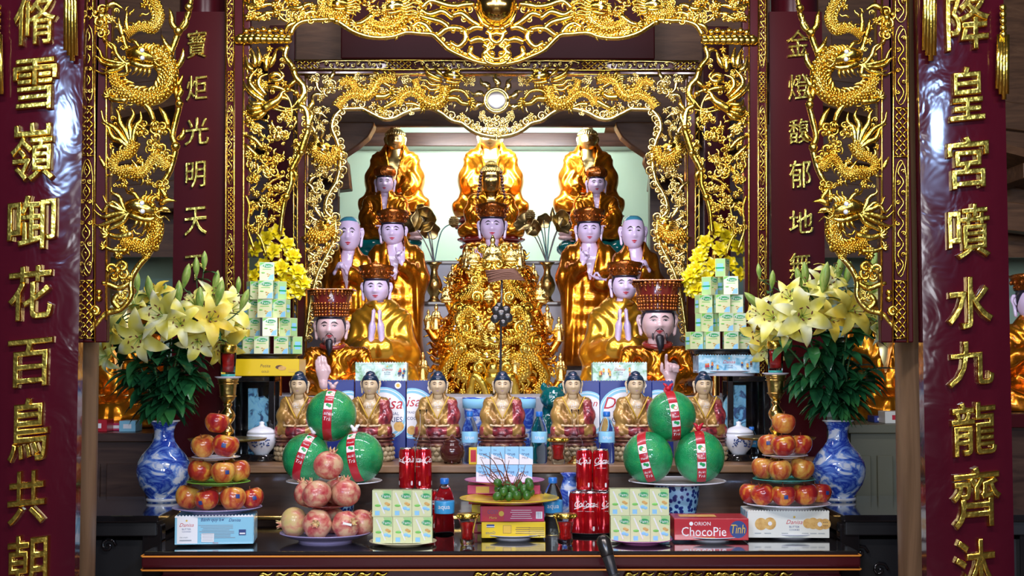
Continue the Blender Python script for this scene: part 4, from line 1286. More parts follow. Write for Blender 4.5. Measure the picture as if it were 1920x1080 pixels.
def chest(mb, S, top=.44, neck=.043):
    fn = lambda P: smin(smin(sd_ell(P, (0, .012, .27), (.100, .080, .18)), sd_cap(P, (0, .0, top - .06), (0, -.005, top + .10), neck), .035),
                        smin(sd_ell(P, (.036, -.046, .345), (.040, .026, .032)), sd_ell(P, (-.036, -.046, .345), (.040, .026, .032)), .02), .02)
    V, F = surface(fn, (-.14, -.12, .05), (.14, .12, top + .12), .009)
    mb.add(V * S, F)

def lotus_base(mb, r, z0, h, n=14, rows=2, sy=.75):
    mb.lathe([(r * .78, z0), (r * .86, z0 + h * .15), (r * .70, z0 + h * .5), (r * .86, z0 + h * .9), (r * .84, z0 + h)], (0, 0, 0), 32, 1, sy)
    for q in range(rows):
        for k in range(n):
            a = 2 * PI * (k + .5 * q) / n
            ca, sa = math.cos(a), math.sin(a)
            P = []
            for i in range(6):
                t = i / 5
                rad = r * (.70 + .30 * math.sin(t * 2.0)) if q == 0 else r * (.74 + .20 * math.sin(t * 2.0))
                zz = z0 + (h * (.45 + .5 * t) if q == 0 else h * (.5 - .42 * t))
                wd = r * PI / n * 1.12 * math.sin(PI * (.18 + .75 * t)) ** .8
                row = []
                for j in range(5):
                    s_ = (j - 2) / 2
                    bul = rad + r * .05 * (1 - s_ * s_)
                    row.append(((bul * ca - s_ * wd * sa), (bul * sa + s_ * wd * ca) * sy, zz))
                P.append(row)
            mb.grid(P)
    return mb

def crown_flared(mb, S, r0, r1, h, z):
    """hat that widens upward with a wavy crest"""
    n = 40; P = []
    for k in range(n):
        a = 2 * PI * k / n
        crest = 1 + .20 * max(0, math.cos(a + PI / 2)) ** 3 + .08 * abs(math.sin(3 * a))
        row = []
        for t, rr in ((0, r0), (.08, r0 * 1.04), (.3, r0 * 1.03), (.7, (r0 + r1) / 2 * 1.04), (1, r1), (1.0, r1 * .94), (.75, r0 * .8), (.70, 0.001)):
            row.append((rr * math.cos(a), rr * math.sin(a), z + h * t * (crest if t > .2 else 1)))
        P.append(row)
    mb.grid(P, closeu=True)
    return mb

def hair_cap(mb, c, R3, jaw, rot, front=.56, side=.10, back=-.55, off=.07, nu=48, nv=12):
    """hair shell over the skull with a clean hairline"""
    m = MB(); P = []
    for i in range(nu):
        u = -PI + 2 * PI * i / nu
        a = abs(u)
        if a < .95: z0 = front - .06 * (a / .95) ** 2
        elif a < 1.35: z0 = front - .06 + (side - front + .06) * ((a - .95) / .40) ** 1.3
        else: z0 = side + (back - side) * min(1, (a - 1.35) / .5)
        v0 = math.asin(z0) / (PI / 2)
        row = [face_xyz(u, v0 - .01, *R3, jaw, 0, .0)]
        for j in range(nv + 1):
            v = v0 + (1 - v0) * j / nv
            row.append(face_xyz(u, v, *R3, jaw, 0, off * (.55 + .45 * min(1, j / 3))))
        P.append(row)
    m.grid(P, closeu=True)
    return place(mb, m, c, rot)
# ------------------------------------------------------------------ the statues on the steps
def statue(label, px, pyb, Y, hc, hw, hh, sy, shw, khw, skin='skin_white', robe='robe_gold', kind='crown', pose='lap', ped=None, dep=.2, standing=False, mir=1, tilt=0, h=None, fold=1.0, open_=.055, cat='statue', group=None, name='seated_statue', rock=False):
    u = U(Y); b = W(px, pyb, Y)
    zb = b.z
    pedz = 0
    root = empty(name, (b.x, Y, zb if ped is None else ped), label, cat, group)
    off = 0 if ped is None else zb - ped
    sy -= {'pray': 3, 'king': 2, 'mudra': 14, 'fists': 14}.get(pose, 9)
    sz = W(px, sy, Y).z - zb
    S = sz / .44
    sho = max(.09, shw * u / S - .045); knee = khw * u / S
    hcw = W(hc[0], hc[1], Y)
    hx, hz = hcw.x - b.x, hcw.z - zb + off
    R3 = (hw * u, hw * u * 1.08, hh * u)
    rot = Matrix.Rotation(tilt, 3, 'X')
    c = (hx, -.012 * S, hz)
    # robe
    arms = None
    hands = MB()
    zt = lambda z: z * S + off
    HL = hh * u * 1.35
    if pose == 'mudra':      # one hand raised, the other across the waist
        arms = [((-sho + .03, .01, .365), (-sho - .02, -.02, .20), .062, .065), ((-sho - .02, -.02, .20), (-.07, -.13, .18), .066, .058),
                ((sho - .03, .01, .365), (sho + .02, -.03, .22), .062, .066), ((sho + .02, -.03, .22), (.06, -.13, .29), .068, .05)]
        if mir < 0: arms = [((-a[0], a[1], a[2]), (-b_[0], b_[1], b_[2]), r0, r1) for a, b_, r0, r1 in arms]
        make_hand(hands, (mir * .05 * S, -.165 * S, zt(.315)), (mir * -.12, -.1, 1), (0, -1, 0), (-mir, 0, 0), HL, 'mudra2')
        make_hand(hands, (mir * -.075 * S, -.17 * S, zt(.20)), (mir * 1, -.2, .25), (0, -.2, 1), (0, -1, .3), HL * .95, 'mudra')
    elif pose == 'pray':
        arms = [((-sho + .03, .01, .365), (-sho - .015, -.03, .20), .064, .07), ((-sho - .015, -.03, .20), (-.038, -.245, .225), .07, .058),
                ((sho - .03, .01, .365), (sho + .015, -.03, .20), .064, .07), ((sho + .015, -.03, .20), (.038, -.245, .225), .07, .058)]
        for sg in (-1, 1):
            make_hand(hands, (sg * .026 * S, -.262 * S, zt(.272)), (-sg * .085, -.02, 1), (-sg, 0, 0.02), (0, .9, .2), HL * 1.6, 'flat')
    elif pose == 'king':     # one hand lifted with two fingers up
        arms = [((-sho + .03, .01, .365), (-sho - .03, -.02, .20), .07, .075), ((-sho - .03, -.02, .20), (-.12, -.17, .14), .075, .06),
                ((sho - .03, .01, .365), (sho + .03, -.02, .20), .07, .075), ((sho + .03, -.02, .20), (.10, -.10, .10), .075, .07)]
        if mir < 0: arms = [((-a[0], a[1], a[2]), (-b_[0], b_[1], b_[2]), r0, r1) for a, b_, r0, r1 in arms]
        make_hand(hands, (-mir * .10 * S, -.215 * S, zt(.135)), (-mir * .12, -.05, 1), (0, -1, 0), (mir, 0, 0), HL * 1.25, 'flat' if mir > 0 else 'point')
        hands.tube([(-mir * .11 * S, -.17 * S, zt(.02)), (-mir * .10 * S, -.215 * S, zt(.15))], [HL * .17, HL * .19], 10)
    elif pose == 'fists':
        arms = [((-sho + .03, .01, .365), (-sho - .01, -.02, .24), .06, .06), ((-sho - .01, -.02, .24), (-.03, -.13, .30), .06, .05),
                ((sho - .03, .01, .365), (sho + .01, -.02, .24), .06, .06), ((sho + .01, -.02, .24), (.03, -.13, .30), .06, .05)]
        for sg in (-1, 1):
            make_hand(hands, (sg * .03 * S - mir * .03 * S, -.16 * S, zt(.32)), (-sg * .5, -.3, 1), (-sg, -.2, 0), (0, -1, .2), HL * .72, 'fist')
    elif pose == 'raise':
        make_hand(hands, (-mir * .12 * S, -.15 * S, zt(.24)), (-mir * .15, 0, 1), (0, -1, 0), (mir, 0, 0), HL * .9, 'open')
    else:                    # hands folded in the lap
        for sg in (-1, 1):
            make_hand(hands, (sg * .095 * S, -.125 * S, zt(.135)), (-sg, -.35, -.12), (0, -.25, 1), (0, -1, .1), HL * .78, 'flat', 16)
    if standing:
        def fn(P):
            x, y, z = P[..., 0], P[..., 1], P[..., 2]
            ax = np.abs(x); Q = np.stack([ax, y, z], -1)
            d = sd_ell(P, (0, .01, .24), (.12, .09, .26))
            d = smin(d, sd_cap(Q, (0, .01, .39), (sho - .022, .015, .372), .07, .062), .04)
            wb = khw * u / S
            d = smin(d, sd_cap(P, (0, .012, .355), (0, .0, .475), .085, .062), .045)
            d = smin(d, sd_cap(P, (0, .02, .15), (0, .02, -standing / S + .10), .125, .12), .06)
            d = smin(d, sd_cap(Q, (.03, .0, .1), (wb - .07, .0, -standing / S + .03), .09, .085), .06)
            for a, b_, r0, r1 in arms: d = smin(d, sd_cap(P, a, b_, r0, r1), .03)
            # long sleeves
            d = smin(d, sd_ell(Q, (sho + .01, -.04, .06), (.045, .07, .22)), .05)
            d = smin(d, sd_ell(Q, (sho - .01, -.04, -.20), (.03, .05, .18)), .04)
            r_ = np.sqrt((ax * .8) ** 2 + (z - .50) ** 2)
            d = d + np.sin(r_ * 70) * .0045 * np.clip(1 - ax * 7, 0, 1) * np.clip((.2 - z) * 8, 0, 1) + np.sin((ax * 1.2 + z * .06) * 95) * .005 * np.clip(ax * 8 - .2, 0, 1)
            hw_ = np.clip((z - .20) / .24, 0, 1.2) * open_ + .004
            v = np.maximum(np.maximum(ax - hw_, .20 - z), y + .02)
            d = np.maximum(d, -v)
            d = np.maximum(d, -sd_cap(P, (0, -.005, .39), (0, -.01, .64), .052))
            return np.maximum(d, -(z + standing / S))
        V, F = surface(fn, (-.30, -.28, -standing / S - .02), (.30, .17, .50), .0095)
        V = V * S
    else:
        V, F = seated_robe(S, sho, .44, knee, dep, arms, .052, open_, fold, pose not in ('pray', 'king'), h, pose in ('pray', 'king'))
    MB().add(V + np.array((0, 0, off)), F).build('robe', robe, root)
    if pose in ('pray', 'king'):
        m = MB(); k = hw * u
        ring = [(hx * .7 + 1.0 * k * .78 * math.cos(a), -.012 * S + k * .72 * math.sin(a) - .004, zt(.45) - .012 * math.sin(a) * -1) for a in np.linspace(0, 2 * PI, 25)]
        m.tube(ring, k * .16, 8); m.build('collar', 'hem_red' if pose == 'king' else 'robe_gold', root)
    # body: chest, hands and head in one
    q = MB()
    if pose not in ('pray', 'king'):
        chest(q, S)
        for v in q.v: v += np.array((hx * .3, 0, off))
    q.tube([(hx * .5, .0, zt(.40)), (hx, -.005 * S, hz - R3[2] * .55)], [R3[0] * .62, R3[0] * .52], 14)
    head_mesh(q, c, R3, .86 if kind != 'king' else .90, rot=rot, earlen=1.15 if kind not in ('king', 'monk') else .9)
    if hands.n:
        for v, in zip(hands.v): q.v.append(v)
        for f in hands.f: q.f.append([i + q.n for i in f])
        q.mi += [0] * len(hands.f); q.n += hands.n
    body = q.build('figure', skin, root)
    jaw = .86 if kind != 'king' else .90
    if skin in ('skin_gold', 'dull_gold'):
        face_paint(body, c, R3, jaw, rot, lip='bronze', brow='print_brown')
    else:
        face_paint(body, c, R3, jaw, rot, beard=kind == 'king')
    # hair and hats
    rx, ry, rz = R3
    if kind == 'curls':
        m = MB(); hair_cap(m, c, R3, jaw, rot, .58, .12)
        curls(m, (c[0], c[1] + ry * .06, c[2] + rz * .22), rx * 1.14, .72 * rz / rx, 7, .13, .42)
        m.ball((c[0], c[1] + ry * .1, c[2] + rz * 1.08), (rx * .52, rx * .52, rz * .32), 16, 10)
        curls(m, (c[0], c[1] + ry * .1, c[2] + rz * 1.06), rx * .50, .7, 4, .2, .15)
        m.build('curled_hair', skin if skin in ('skin_gold', 'dull_gold') else 'hair_black', root)
    elif kind == 'monk':
        m = MB(); m.grid([[face_xyz(-PI + 2 * PI * i / 40, .42 + .25 * (1 - abs(math.cos(PI * i / 40 - PI / 2))) * 0 + (.10 * math.cos(-PI + 2 * PI * i / 40)) + (.58 - .10 * math.cos(-PI + 2 * PI * i / 40)) * j / 10, rx, ry, rz, jaw, 0, .012) for j in range(11)] for i in range(40)], closeu=True)
        q = MB(); place(q, m, c, rot); q.build('shaven_scalp', 'shaven_blue', root)
    elif kind in ('crown', 'king', 'tiara'):
        m = MB(); hair_cap(m, c, R3, jaw, rot, .60, -.05)
        m.lathe([(rx * .98, c[2] + rz * .48), (rx * 1.02, c[2] + rz * .62), (rx * .9, c[2] + rz * .75)], (c[0], c[1] + ry * .02, 0), 28, 1, 1.04)
        m.build('hair', 'hair_black', root)
        m = MB()
        if kind == 'crown':
            crown_flared(m, S, rx * 1.08, rx * 1.40, rz * .80, 0)
            for k in range(9):
                a = -PI / 2 + (k - 4) * .42
                m.ball((rx * 1.26 * math.cos(a), rx * 1.26 * math.sin(a), rz * .42), (rx * .12, rx * .12, rx * .16), 8, 6)
                m.ball((rx * 1.16 * math.cos(a + .2), rx * 1.16 * math.sin(a + .2), rz * .16), rx * .08, 6, 5)
            for v in m.v: v += np.array((c[0], c[1] + ry * .05, c[2] + rz * .62))
            m.build('crown', 'hat_gilt' , root)
        elif kind == 'tiara':
            m.lathe([(rx * 1.04, 0), (rx * 1.12, rz * .10), (rx * 1.06, rz * .5), (rx * .9, rz * 1.0), (rx * .6, rz * 1.05)], (0, 0, 0), 28)
            for k in range(7):
                a = -PI / 2 + (k - 3) * .52
                P = []
                for t in np.linspace(0, 1, 6):
                    wd = rx * .42 * math.sin(PI * (.22 + .73 * t))
                    r_ = rx * (1.12 + .22 * math.sin(t * 2.4) - .35 * t * t)
                    P.append([(r_ * math.cos(a) - s_ * wd * math.sin(a), r_ * math.sin(a) + s_ * wd * math.cos(a), rz * (.05 + .95 * t)) for s_ in (-1, -.4, .4, 1)])
                m.grid(P)
            for v in m.v: v += np.array((c[0], c[1] + ry * .05, c[2] + rz * .60))
            o = m.build('crown', 'hat_gilt', root)
        else:
            H = rz * 1.72
            m.lathe([(rx * 1.10, 0), (rx * 1.16, H * .06), (rx * 1.12, H * .12), (rx * 1.20, H * .42), (rx * 1.26, H * .46), (rx * 1.22, H * .5), (rx * 1.42, H * .84), (rx * 1.40, H * .9), (rx * .6, H * .92)], (0, 0, 0), 36)
            o_ = []
            for v in m.v: v += np.array((c[0], c[1] + ry * .05, c[2] + rz * .62))
            hat = m.build('hat', 'hat_red', root)
            m = MB()
            for k in range(15):
                a = PI + PI * (k + .5) / 15
                for zz, r_, s_ in ((.06, 1.16, .11), (.17, 1.17, .10), (.28, 1.19, .13), (.37, 1.22, .09), (.46, 1.27, .10), (.78, 1.42, .08), (.86, 1.46, .13)):
                    m.ball((c[0] + rx * r_ * math.cos(a), c[1] + ry * .05 + rx * r_ * math.sin(a), c[2] + rz * .62 + H * zz), (rx * s_, rx * s_ * .6, rx * s_), 8, 6)
            for sg in (-1, 0, 1):
                cc = np.array((c[0] + sg * rx * .72, c[1] - rx * (1.22 if sg == 0 else .95), c[2] + rz * .62 + H * .68))
                P = [cc + np.array((rx * .2 * (1 - t * .8) * math.cos(t * 8), 0, rx * .2 * (1 - t * .8) * math.sin(t * 8))) for t in np.linspace(0, 1, 16)]
                m.tube(P, rx * .05, 6); m.ball(cc, rx * .08, 8, 6)
            m.build('hat_ornament', 'hat_gilt', hat)
            m = MB(); m.box((c[0], c[1] + ry * .05, c[2] + rz * .62 + H * .95), (rx * 3.25, rx * 2.6, H * .05)); m.build('mortarboard', 'hat_gilt', hat, smooth=False, bevel=.002)
    if rock:
        m = MB(); rr = random.Random(px)
        kw_ = khw * u
        blobs = [((rr.uniform(-1, 1) * kw_ * 1.05, rr.uniform(-.08, .06), rr.uniform(-.0, 1) * off), rr.uniform(.03, .055)) for _ in range(46)] + [((0, 0, off * .4), .12)]
        def fb(P):
            d = None
            for c_, r_ in blobs:
                e = sd_ell(P, c_, (r_, r_, r_ * .8)); d = e if d is None else smin(d, e, .018)
            return np.maximum(np.maximum(d, -P[..., 2]), P[..., 2] - off)
        V, F = surface(fb, (-kw_ - .12, -.2, -.02), (kw_ + .12, .2, off + .03), .012)
        m.add(V, F); m.build('glazed_rock_seat', 'glaze_teal', root)
        for sg in (-1, 1):
            q = MB(); lotus_base(q, .045, 0, .05, 8, 2, 1)
            q.build('lotus_bud', 'skin_pink', root, loc=(sg * kw_ * 1.0, -.06, off + .0))
    elif ped is not None:
        m = MB(); r_ = knee * S * 1.02
        lotus_base(m, r_, off - min(off * .5, .07), min(off * .5, .07), 16); m.build('lotus_seat', 'hem_red', root)
        if off > .07:
            m = MB(); m.box((0, .02, (off - .068) / 2), (r_ * 1.5, r_ * 1.0, off - .068)); m.build('plinth', 'lilac_plastic', root, smooth=False, bevel=.004)
    return root

Z4 = 2.09; Z3 = 1.83
statue('gold-faced seated buddha in amber robe, top row, left of three', 740, 402, 8.65, (741, 264), 17, 20, 291, 46, 64, 'skin_gold', kind='curls', ped=Z4, name='buddha_statue', group='gold-faced buddhas of the top row')
statue('gold-faced seated buddha in amber robe, top row, half hidden by the carved arch', 920, 410, 8.65, (919, 260), 20, 24, 286, 50, 68, 'skin_gold', kind='curls', ped=Z4, name='buddha_statue', group='gold-faced buddhas of the top row')
statue('gold-faced seated buddha in amber robe, top row, right of three', 1103, 402, 8.65, (1102, 264), 17, 20, 291, 46, 64, 'skin_gold', kind='curls', ped=Z4, name='buddha_statue', group='gold-faced buddhas of the top row')
statue('white-faced seated figure with pointed crown below the left top buddha', 722, 452, 8.2, (722, 344), 16.5, 20, 374, 42, 58, kind='tiara', ped=Z4, robe='robe_gold', open_=.03, rock=True)
statue('white-faced seated figure with pointed crown below the right top buddha', 1118, 452, 8.2, (1118, 346), 16.5, 20, 375, 42, 58, kind='tiara', ped=Z4, robe='robe_gold', open_=.03, rock=True)
mm = statue('dull gold seated buddha with high curled hair and beads on the centre axis', 921, 446, 8.25, (921, 338), 19, 27, 370, 44, 60, 'dull_gold', kind='curls', ped=Z4, name='buddha_statue')
m = MB(); uu = U(8.25)
for sg in (-1, 1):
    m = MB()
    for k in range(9): m.ball((sg * (18 + k * .9) * uu, -.06 - .004 * k, (100 - k * 6.0) * uu + .22), 3.2 * uu, 8, 6)
    m.build('bead_strand', 'pot_brown', mm)
statue('white-faced crowned figure sitting behind the nine-dragon sculpture', 923, 548, 7.8, (923, 425), 23, 27, 462, 55, 70, kind='crown', ped=Z3, pose='raise')
statue('white-faced crowned figure standing with raised hand, left of the nine-dragon sculpture', 742, 585, 7.42, (737, 435), 22, 26, 472, 52, 54, kind='crown', pose='mudra', standing=.29, mir=1, name='standing_statue')
statue('white-faced crowned figure standing with raised hand, right of the nine-dragon sculpture', 1105, 585, 7.42, (1104, 433), 22, 26, 472, 52, 54, kind='crown', pose='mudra', standing=.29, mir=-1, name='standing_statue')
statue('shaven-headed monk statue with joined fists beside the left leg of the inner arch', 652, 600, 7.11, (655, 440), 22, 33, 490, 45, 44, kind='monk', pose='fists', standing=.36, mir=1, robe='robe_gold', name='monk_statue', open_=.04)
statue('shaven-headed monk statue with joined fists beside the right leg of the inner arch', 1192, 600, 7.11, (1187, 437), 22, 32, 484, 45, 44, kind='monk', pose='fists', standing=.36, mir=-1, robe='robe_gold', name='monk_statue', open_=.04)
statue('white-faced crowned figure with pressed palms, left of the nine-dragon sculpture', 714, 738, 6.74, (706, 541), 24, 28, 578, 58, 64, robe='robe_yellow', kind='crown', pose='pray', name='praying_statue')
statue('white-faced crowned figure with pressed palms, right of the nine-dragon sculpture', 1160, 738, 6.74, (1171, 535), 24, 28, 576, 58, 64, robe='robe_yellow', kind='crown', pose='pray', name='praying_statue')
statue('bearded king statue in tall flared hat, left side', 632, 741, 6.36, (621, 614), 27, 31, 652, 62, 76, 'skin_pink', kind='king', pose='king', name='king_statue', mir=1)
statue('bearded king statue in tall flared hat, right side', 1230, 741, 6.36, (1233, 604), 31, 34, 650, 66, 80, 'skin_pink', kind='king', pose='king', name='king_statue', mir=-1)
# ------------------------------------------------------------------ nine-dragon sculpture on the axis
class Dome(Carve):
    def prof(s, y): return np.interp(y, [440, 480, 520, 560, 600, 640, 680, 720, 742], [34, 52, 78, 86, 96, 112, 108, 100, 96])
    def pt(s, x, y, d=0):
        hw = s.prof(y); t = min(1, abs(x - 925) / hw)
        return Carve.pt(s, x, y, d + 62 * math.sqrt(max(0, 1 - t * t)) * hw / 100)
DY = 6.84
b = W(925, 741, DY - .1)
nd_ = empty('nine_dragon_sculpture', (W(925, 680, DY).x, DY, 1.35), 'gilt mound of coiling dragons, clouds and tiny figures behind the middle small buddha', 'sculpture')
dm = Dome(DY, 31)
# core mass
uD = U(DY)
def core(P):
    x, y, z = P[..., 0], P[..., 1], P[..., 2]
    py = 741 - z / uD
    hw = np.interp(py, [440, 480, 520, 560, 600, 640, 680, 720, 742], [30, 48, 72, 80, 92, 106, 102, 96, 92]) * uD
    d = (np.sqrt((x / hw) ** 2 + (y / (hw * .56)) ** 2) - 1) * hw * .6
    n = np.sin(x * 70 + 2 * np.sin(z * 45)) * np.sin(z * 64 + 2 * np.sin(x * 50)) * .012 + np.sin(x * 130 + z * 40) * np.sin(z * 150) * .004
    d = d + n
    return np.maximum(np.maximum(d, -z), z - 252 * uD - .01 * np.sin(x * 60))
V, F = surface(core, (-.32, -.22, -.02), (.32, .2, .82), .011)
MB().add(V, F).build('cloud_core', 'red_gold', nd_)
dm.part('side_clouds')
for i in range(120):
    y = dm.r.uniform(470, 738); hw = dm.prof(y); sgn = dm.r.choice((-1, 1)); x = 925 + sgn * hw * dm.r.uniform(.45, 1.0)
    if i % 3: dm.flame([(x, y), (x + sgn * 8, y - 5), (x + sgn * 13, y + 3), (x + sgn * 20, y - 2)], 3.2, 6)
    else: dm.spiral(x, y, dm.r.uniform(6, 10), 1.4, sgn, dm.r.random() * 6, 2.6, 5)
for sgn in (-1, 1):
    for y0 in (640, 655, 668, 680):
        x0 = 925 + sgn * 92
        dm.flame([(x0, y0), (x0 + sgn * 16, y0 - 2), (x0 + sgn * 26, y0 - 12), (x0 + sgn * (40 - (y0 - 640) * .4), y0 - 8)], 4.2, -8)
dm.part('dragons')
for sgn in (-1, 1):
    X = lambda x: 925 + sgn * x
    dm.body([(X(4), 730), (X(40), 712), (X(62), 690), (X(44), 668), (X(16), 672)], [8, 12, 12, 10, 7], sgn, 6)
    dm.body([(X(80), 736), (X(96), 705), (X(78), 672), (X(56), 650), (X(66), 620)], [9, 11, 11, 9, 7], sgn, 6)
    dm.body([(X(20), 640), (X(50), 632), (X(64), 600), (X(44), 580), (X(26), 596)], [8, 11, 11, 9, 7], -sgn, 8)
    dm.body([(X(60), 560), (X(38), 548), (X(22), 528), (X(40), 510)], [8, 9, 8, 6], sgn, 6)
    dm.head(X(14), 668, -sgn, 14, 12, 0, 5); dm.head(X(68), 618, sgn, 14, 10, -.2, 5); dm.head(X(30), 600, -sgn, 12, 14, .3, 4); dm.head(X(42), 506, sgn, 12, 10, -.2, 5)
    for x, y, r in ((30, 560, 12), (52, 615, 15), (26, 690, 13), (60, 655, 12), (34, 530, 10), (10, 500, 12), (20, 470, 10), (64, 580, 12), (80, 640, 12)): dm.spiral(X(x), y, r, 1.6, sgn, 1, r * .34, 10)
    dm.tube([(X(10), 742), (X(20), 715), (X(36), 705), (X(42), 742)], [7, 9, 8], 16, 9)
dm.head(925, 640, 1, 15, 18, .1, 6)
dm.ball(925, 705, 18, 12); dm.ball(925, 690, 11, 22)
dm.filler([(870, 500), (980, 500), (1010, 640), (1000, 740), (850, 740), (840, 640)], 50, 2.6, 20, 6)
dm.build(nd_, {'*': 'carved_gold', 'side_clouds': 'red_gold', 'eye': 'porcelain'})
# little figures standing on the clouds
def figurine(kind):
    def fs(P):
        x, y, z = P[..., 0], P[..., 1], P[..., 2]
        Q = np.stack([np.abs(x), y, z], -1)
        if kind:
            d = sd_cap(P, (0, 0, .12), (0, 0, .60), .16, .11)
            d = smin(d, sd_cap(Q, (.09, 0, .66), (.16, -.04, .46), .06, .06), .05)
            d = smin(d, sd_cap(Q, (.16, -.04, .46), (.03, -.14, .50), .055, .04), .05)
            d = smin(d, sd_cap(Q, (.17, 0, .45), (.19, 0, .25), .05, .03), .06)
            d = d + np.sin(np.abs(x) * 60 + z * 6) * .008
            hd = .84
        else:
            d = sd_ell(P, (0, 0, .38), (.17, .13, .26))
            d = smin(d, sd_ell(P, (0, -.03, .16), (.36, .24, .13)), .08)
            d = smin(d, sd_cap(Q, (.15, 0, .50), (.24, -.05, .30), .07, .07), .05)
            d = smin(d, sd_cap(Q, (.24, -.05, .30), (.05, -.2, .26), .065, .05), .05)
            d = d + np.sin(np.sqrt(x * x + (z - .6) ** 2) * 60) * .008
            hd = .74
        d = smin(d, sd_cap(P, (0, 0, hd - .16), (0, 0, hd - .06), .05), .04)
        d = smin(d, sd_ell(P, (0, -.01, hd), (.085, .09, .11)), .02)
        d = smin(d, sd_ell(P, (0, .01, hd + .12), (.05, .05, .05)), .02)
        d = smin(d, sd_ell(P, (0, 0, 0.02), (.24 if kind else .34, .2, .06)), .03)
        return d
    V, F = surface(fs, (-.42, -.32, -.06), (.42, .28, 1.06), .03)
    return MB().add(V, F)
fg = [figurine(0).data('figurine'), figurine(1).data('figurine')]
for f_ in fg:
    f_.materials.append(MATS['pale_gold']); f_.polygons.foreach_set('use_smooth', [True] * len(f_.polygons))
for x, yb, hgt, k, dd in ((924, 500, 62, 0, 40), (876, 505, 44, 1, 34), (888, 500, 38, 0, 40), (958, 497, 44, 0, 36), (974, 505, 48, 1, 34), (849, 542, 46, 1, 8), (840, 568, 40, 0, 16), (818, 618, 48, 1, 6), (803, 618, 38, 1, 2), (793, 714, 54, 1, 6), (1000, 540, 46, 1, 8), (1012, 568, 44, 0, 16), (1026, 622, 50, 1, 6), (1048, 640, 46, 1, 2), (1051, 714, 52, 1, 6), (917, 566, 32, 0, 70), (900, 622, 26, 1, 72), (922, 622, 26, 0, 76), (965, 702, 44, 1, 70)):
    p = Carve.pt(dm, x, yb, dd)
    o = bpy.data.objects.new('figurine', fg[k]); col.objects.link(o); o.parent = nd_
    o.location = Vector(p) - nd_.location; o.scale = (hgt * uD,) * 3
    # a cloud stem tying the figure to the mound
    q = MB(); p2 = np.array((W(925, 680, DY).x + (p[0] - W(925, 680, DY).x) * .6, DY, p[2] - 26 * uD))
    q.tube([p + (0, 0, .006), (p * .6 + p2 * .4) + (0, 0, -.03), p2], [7 * uD, 9 * uD, 9 * uD], 8, sub=4)
    for v in q.v: v -= np.array(nd_.location)
    q.build('cloud_stem', 'red_gold', nd_)

# ------------------------------------------------------------------ seven small buddhas in a row
def small_buddha():
    Y = 5.80; u = U(Y)
    root = empty('small_buddha', (0, 0, 0), 'x', 'statue', 'row of seven small seated buddhas')
    S = (812 - 738) * u / .44
    off = 46 * u
    sho = 35 * u / S - .04; knee = 41 * u / S
    V, F = seated_robe(S, sho, .44, knee, .2, None, .05, .12, .8, True, .010)
    q = MB()
    C = np.array([V[f].mean(0) for f in F]) / S
    q.add(V + np.array((0, 0, off)), F)
    q.mi = [1 if (c_[0] > .115 and .14 < c_[2] < .40 and c_[1] < .06) or (c_[2] < .11 and (abs(c_[0]) < .11 or abs(c_[0]) > .21)) else 0 for c_ in C]
    q.build('robe', ['robe_brown', 'robe_crimson'], root)
    m = MB()
    for sg in (-1, 1):
        P = []
        for t in np.linspace(0, 1, 9):
            z = .44 - .24 * t; x = max(.010, (z - .20) / .24 * .12 + .006)
            P.append((sg * x * S, (-.085 - .055 * math.sin(PI * (.18 + .6 * t))) * S * .98, z * S + off))
        m.tube(P, .007 * S, 6)
    m.build('robe_hem', 'print_gold', root)
    m = MB(); chest(m, S)
    for v in m.v: v += np.array((0, 0, off))
    R3 = (15.5 * u, 16.5 * u, 19 * u); c = (0, -.012 * S, (858 - 717) * u - 0)
    m.tube([(0, 0, .41 * S + off), (0, -.004, c[2] - R3[2] * .5)], [R3[0] * .6, R3[0] * .5], 12)
    head_mesh(m, c, R3, .80, 36, 28, 1, None, 1.1)
    for sg in (-1, 1): make_hand(m, (sg * .105 * S, -.150 * S, .125 * S + off), (-sg, -.25, -.05), (0, -.25, 1), (0, -1, .1), .115 * S, 'flat', 14)
    body = m.build('figure', 'skin_cream', root)
    face_paint(body, c, R3, .80, None, 'skin_pink', 'print_brown')
    rx, ry, rz = R3
    h = MB(); hair_cap(h, c, R3, .80, None, .52, -.05, -.5, .09)
    h.ball((0, c[1] + ry * .1, c[2] + rz * .98), (rx * .62, rx * .62, rz * .42), 16, 10)
    hb = h.build('hair', 'hair_blue', root)
    MB().ball((0, c[1] - ry * .58, c[2] + rz * .98), (rx * .16, rx * .08, rx * .14), 10, 6).build('hair_jewel', 'skin_pink', hb)
    k = MB(); write(k, '卍', (0, -.136 * S, .345 * S + off), height=.052 * S, ext=.001); k.build('chest_emblem', 'print_white', root)
    lb = MB(); lotus_base(lb, 45 * u, 26 * u, 26 * u, 15, 2, .8)
    for z, r_ in ((.50, .98), (.75, 1.02)): lb.tube([(45 * u * r_ * math.cos(a), 36 * u * r_ * math.sin(a), 26 * u + 26 * u * z) for a in np.linspace(0, 2 * PI, 33)], .0035, 6)
    lb.build('lotus_seat', 'lotus_red', root)
    sb = MB(); sb.lathe([(40 * u, 0), (43 * u, 2 * u), (40 * u, 26 * u)], (0, 0, 0), 28, 1, .85)
    rr = random.Random(3)
    for row in range(3):
        n = 22
        for i in range(n):
            a = 2 * PI * (i + .5 * (row % 2)) / n
            sb.ball((41 * u * math.cos(a), 35 * u * math.sin(a), (6 + row * 8.5) * u), (rr.uniform(5.2, 6.6) * u, 4.8 * u, rr.uniform(4.4, 5.4) * u), 8, 6)
    sb.build('pebbled_base', 'stone_cream', root)
    return root
SB = [560, 694, 821, 942, 1074, 1192, 1319]
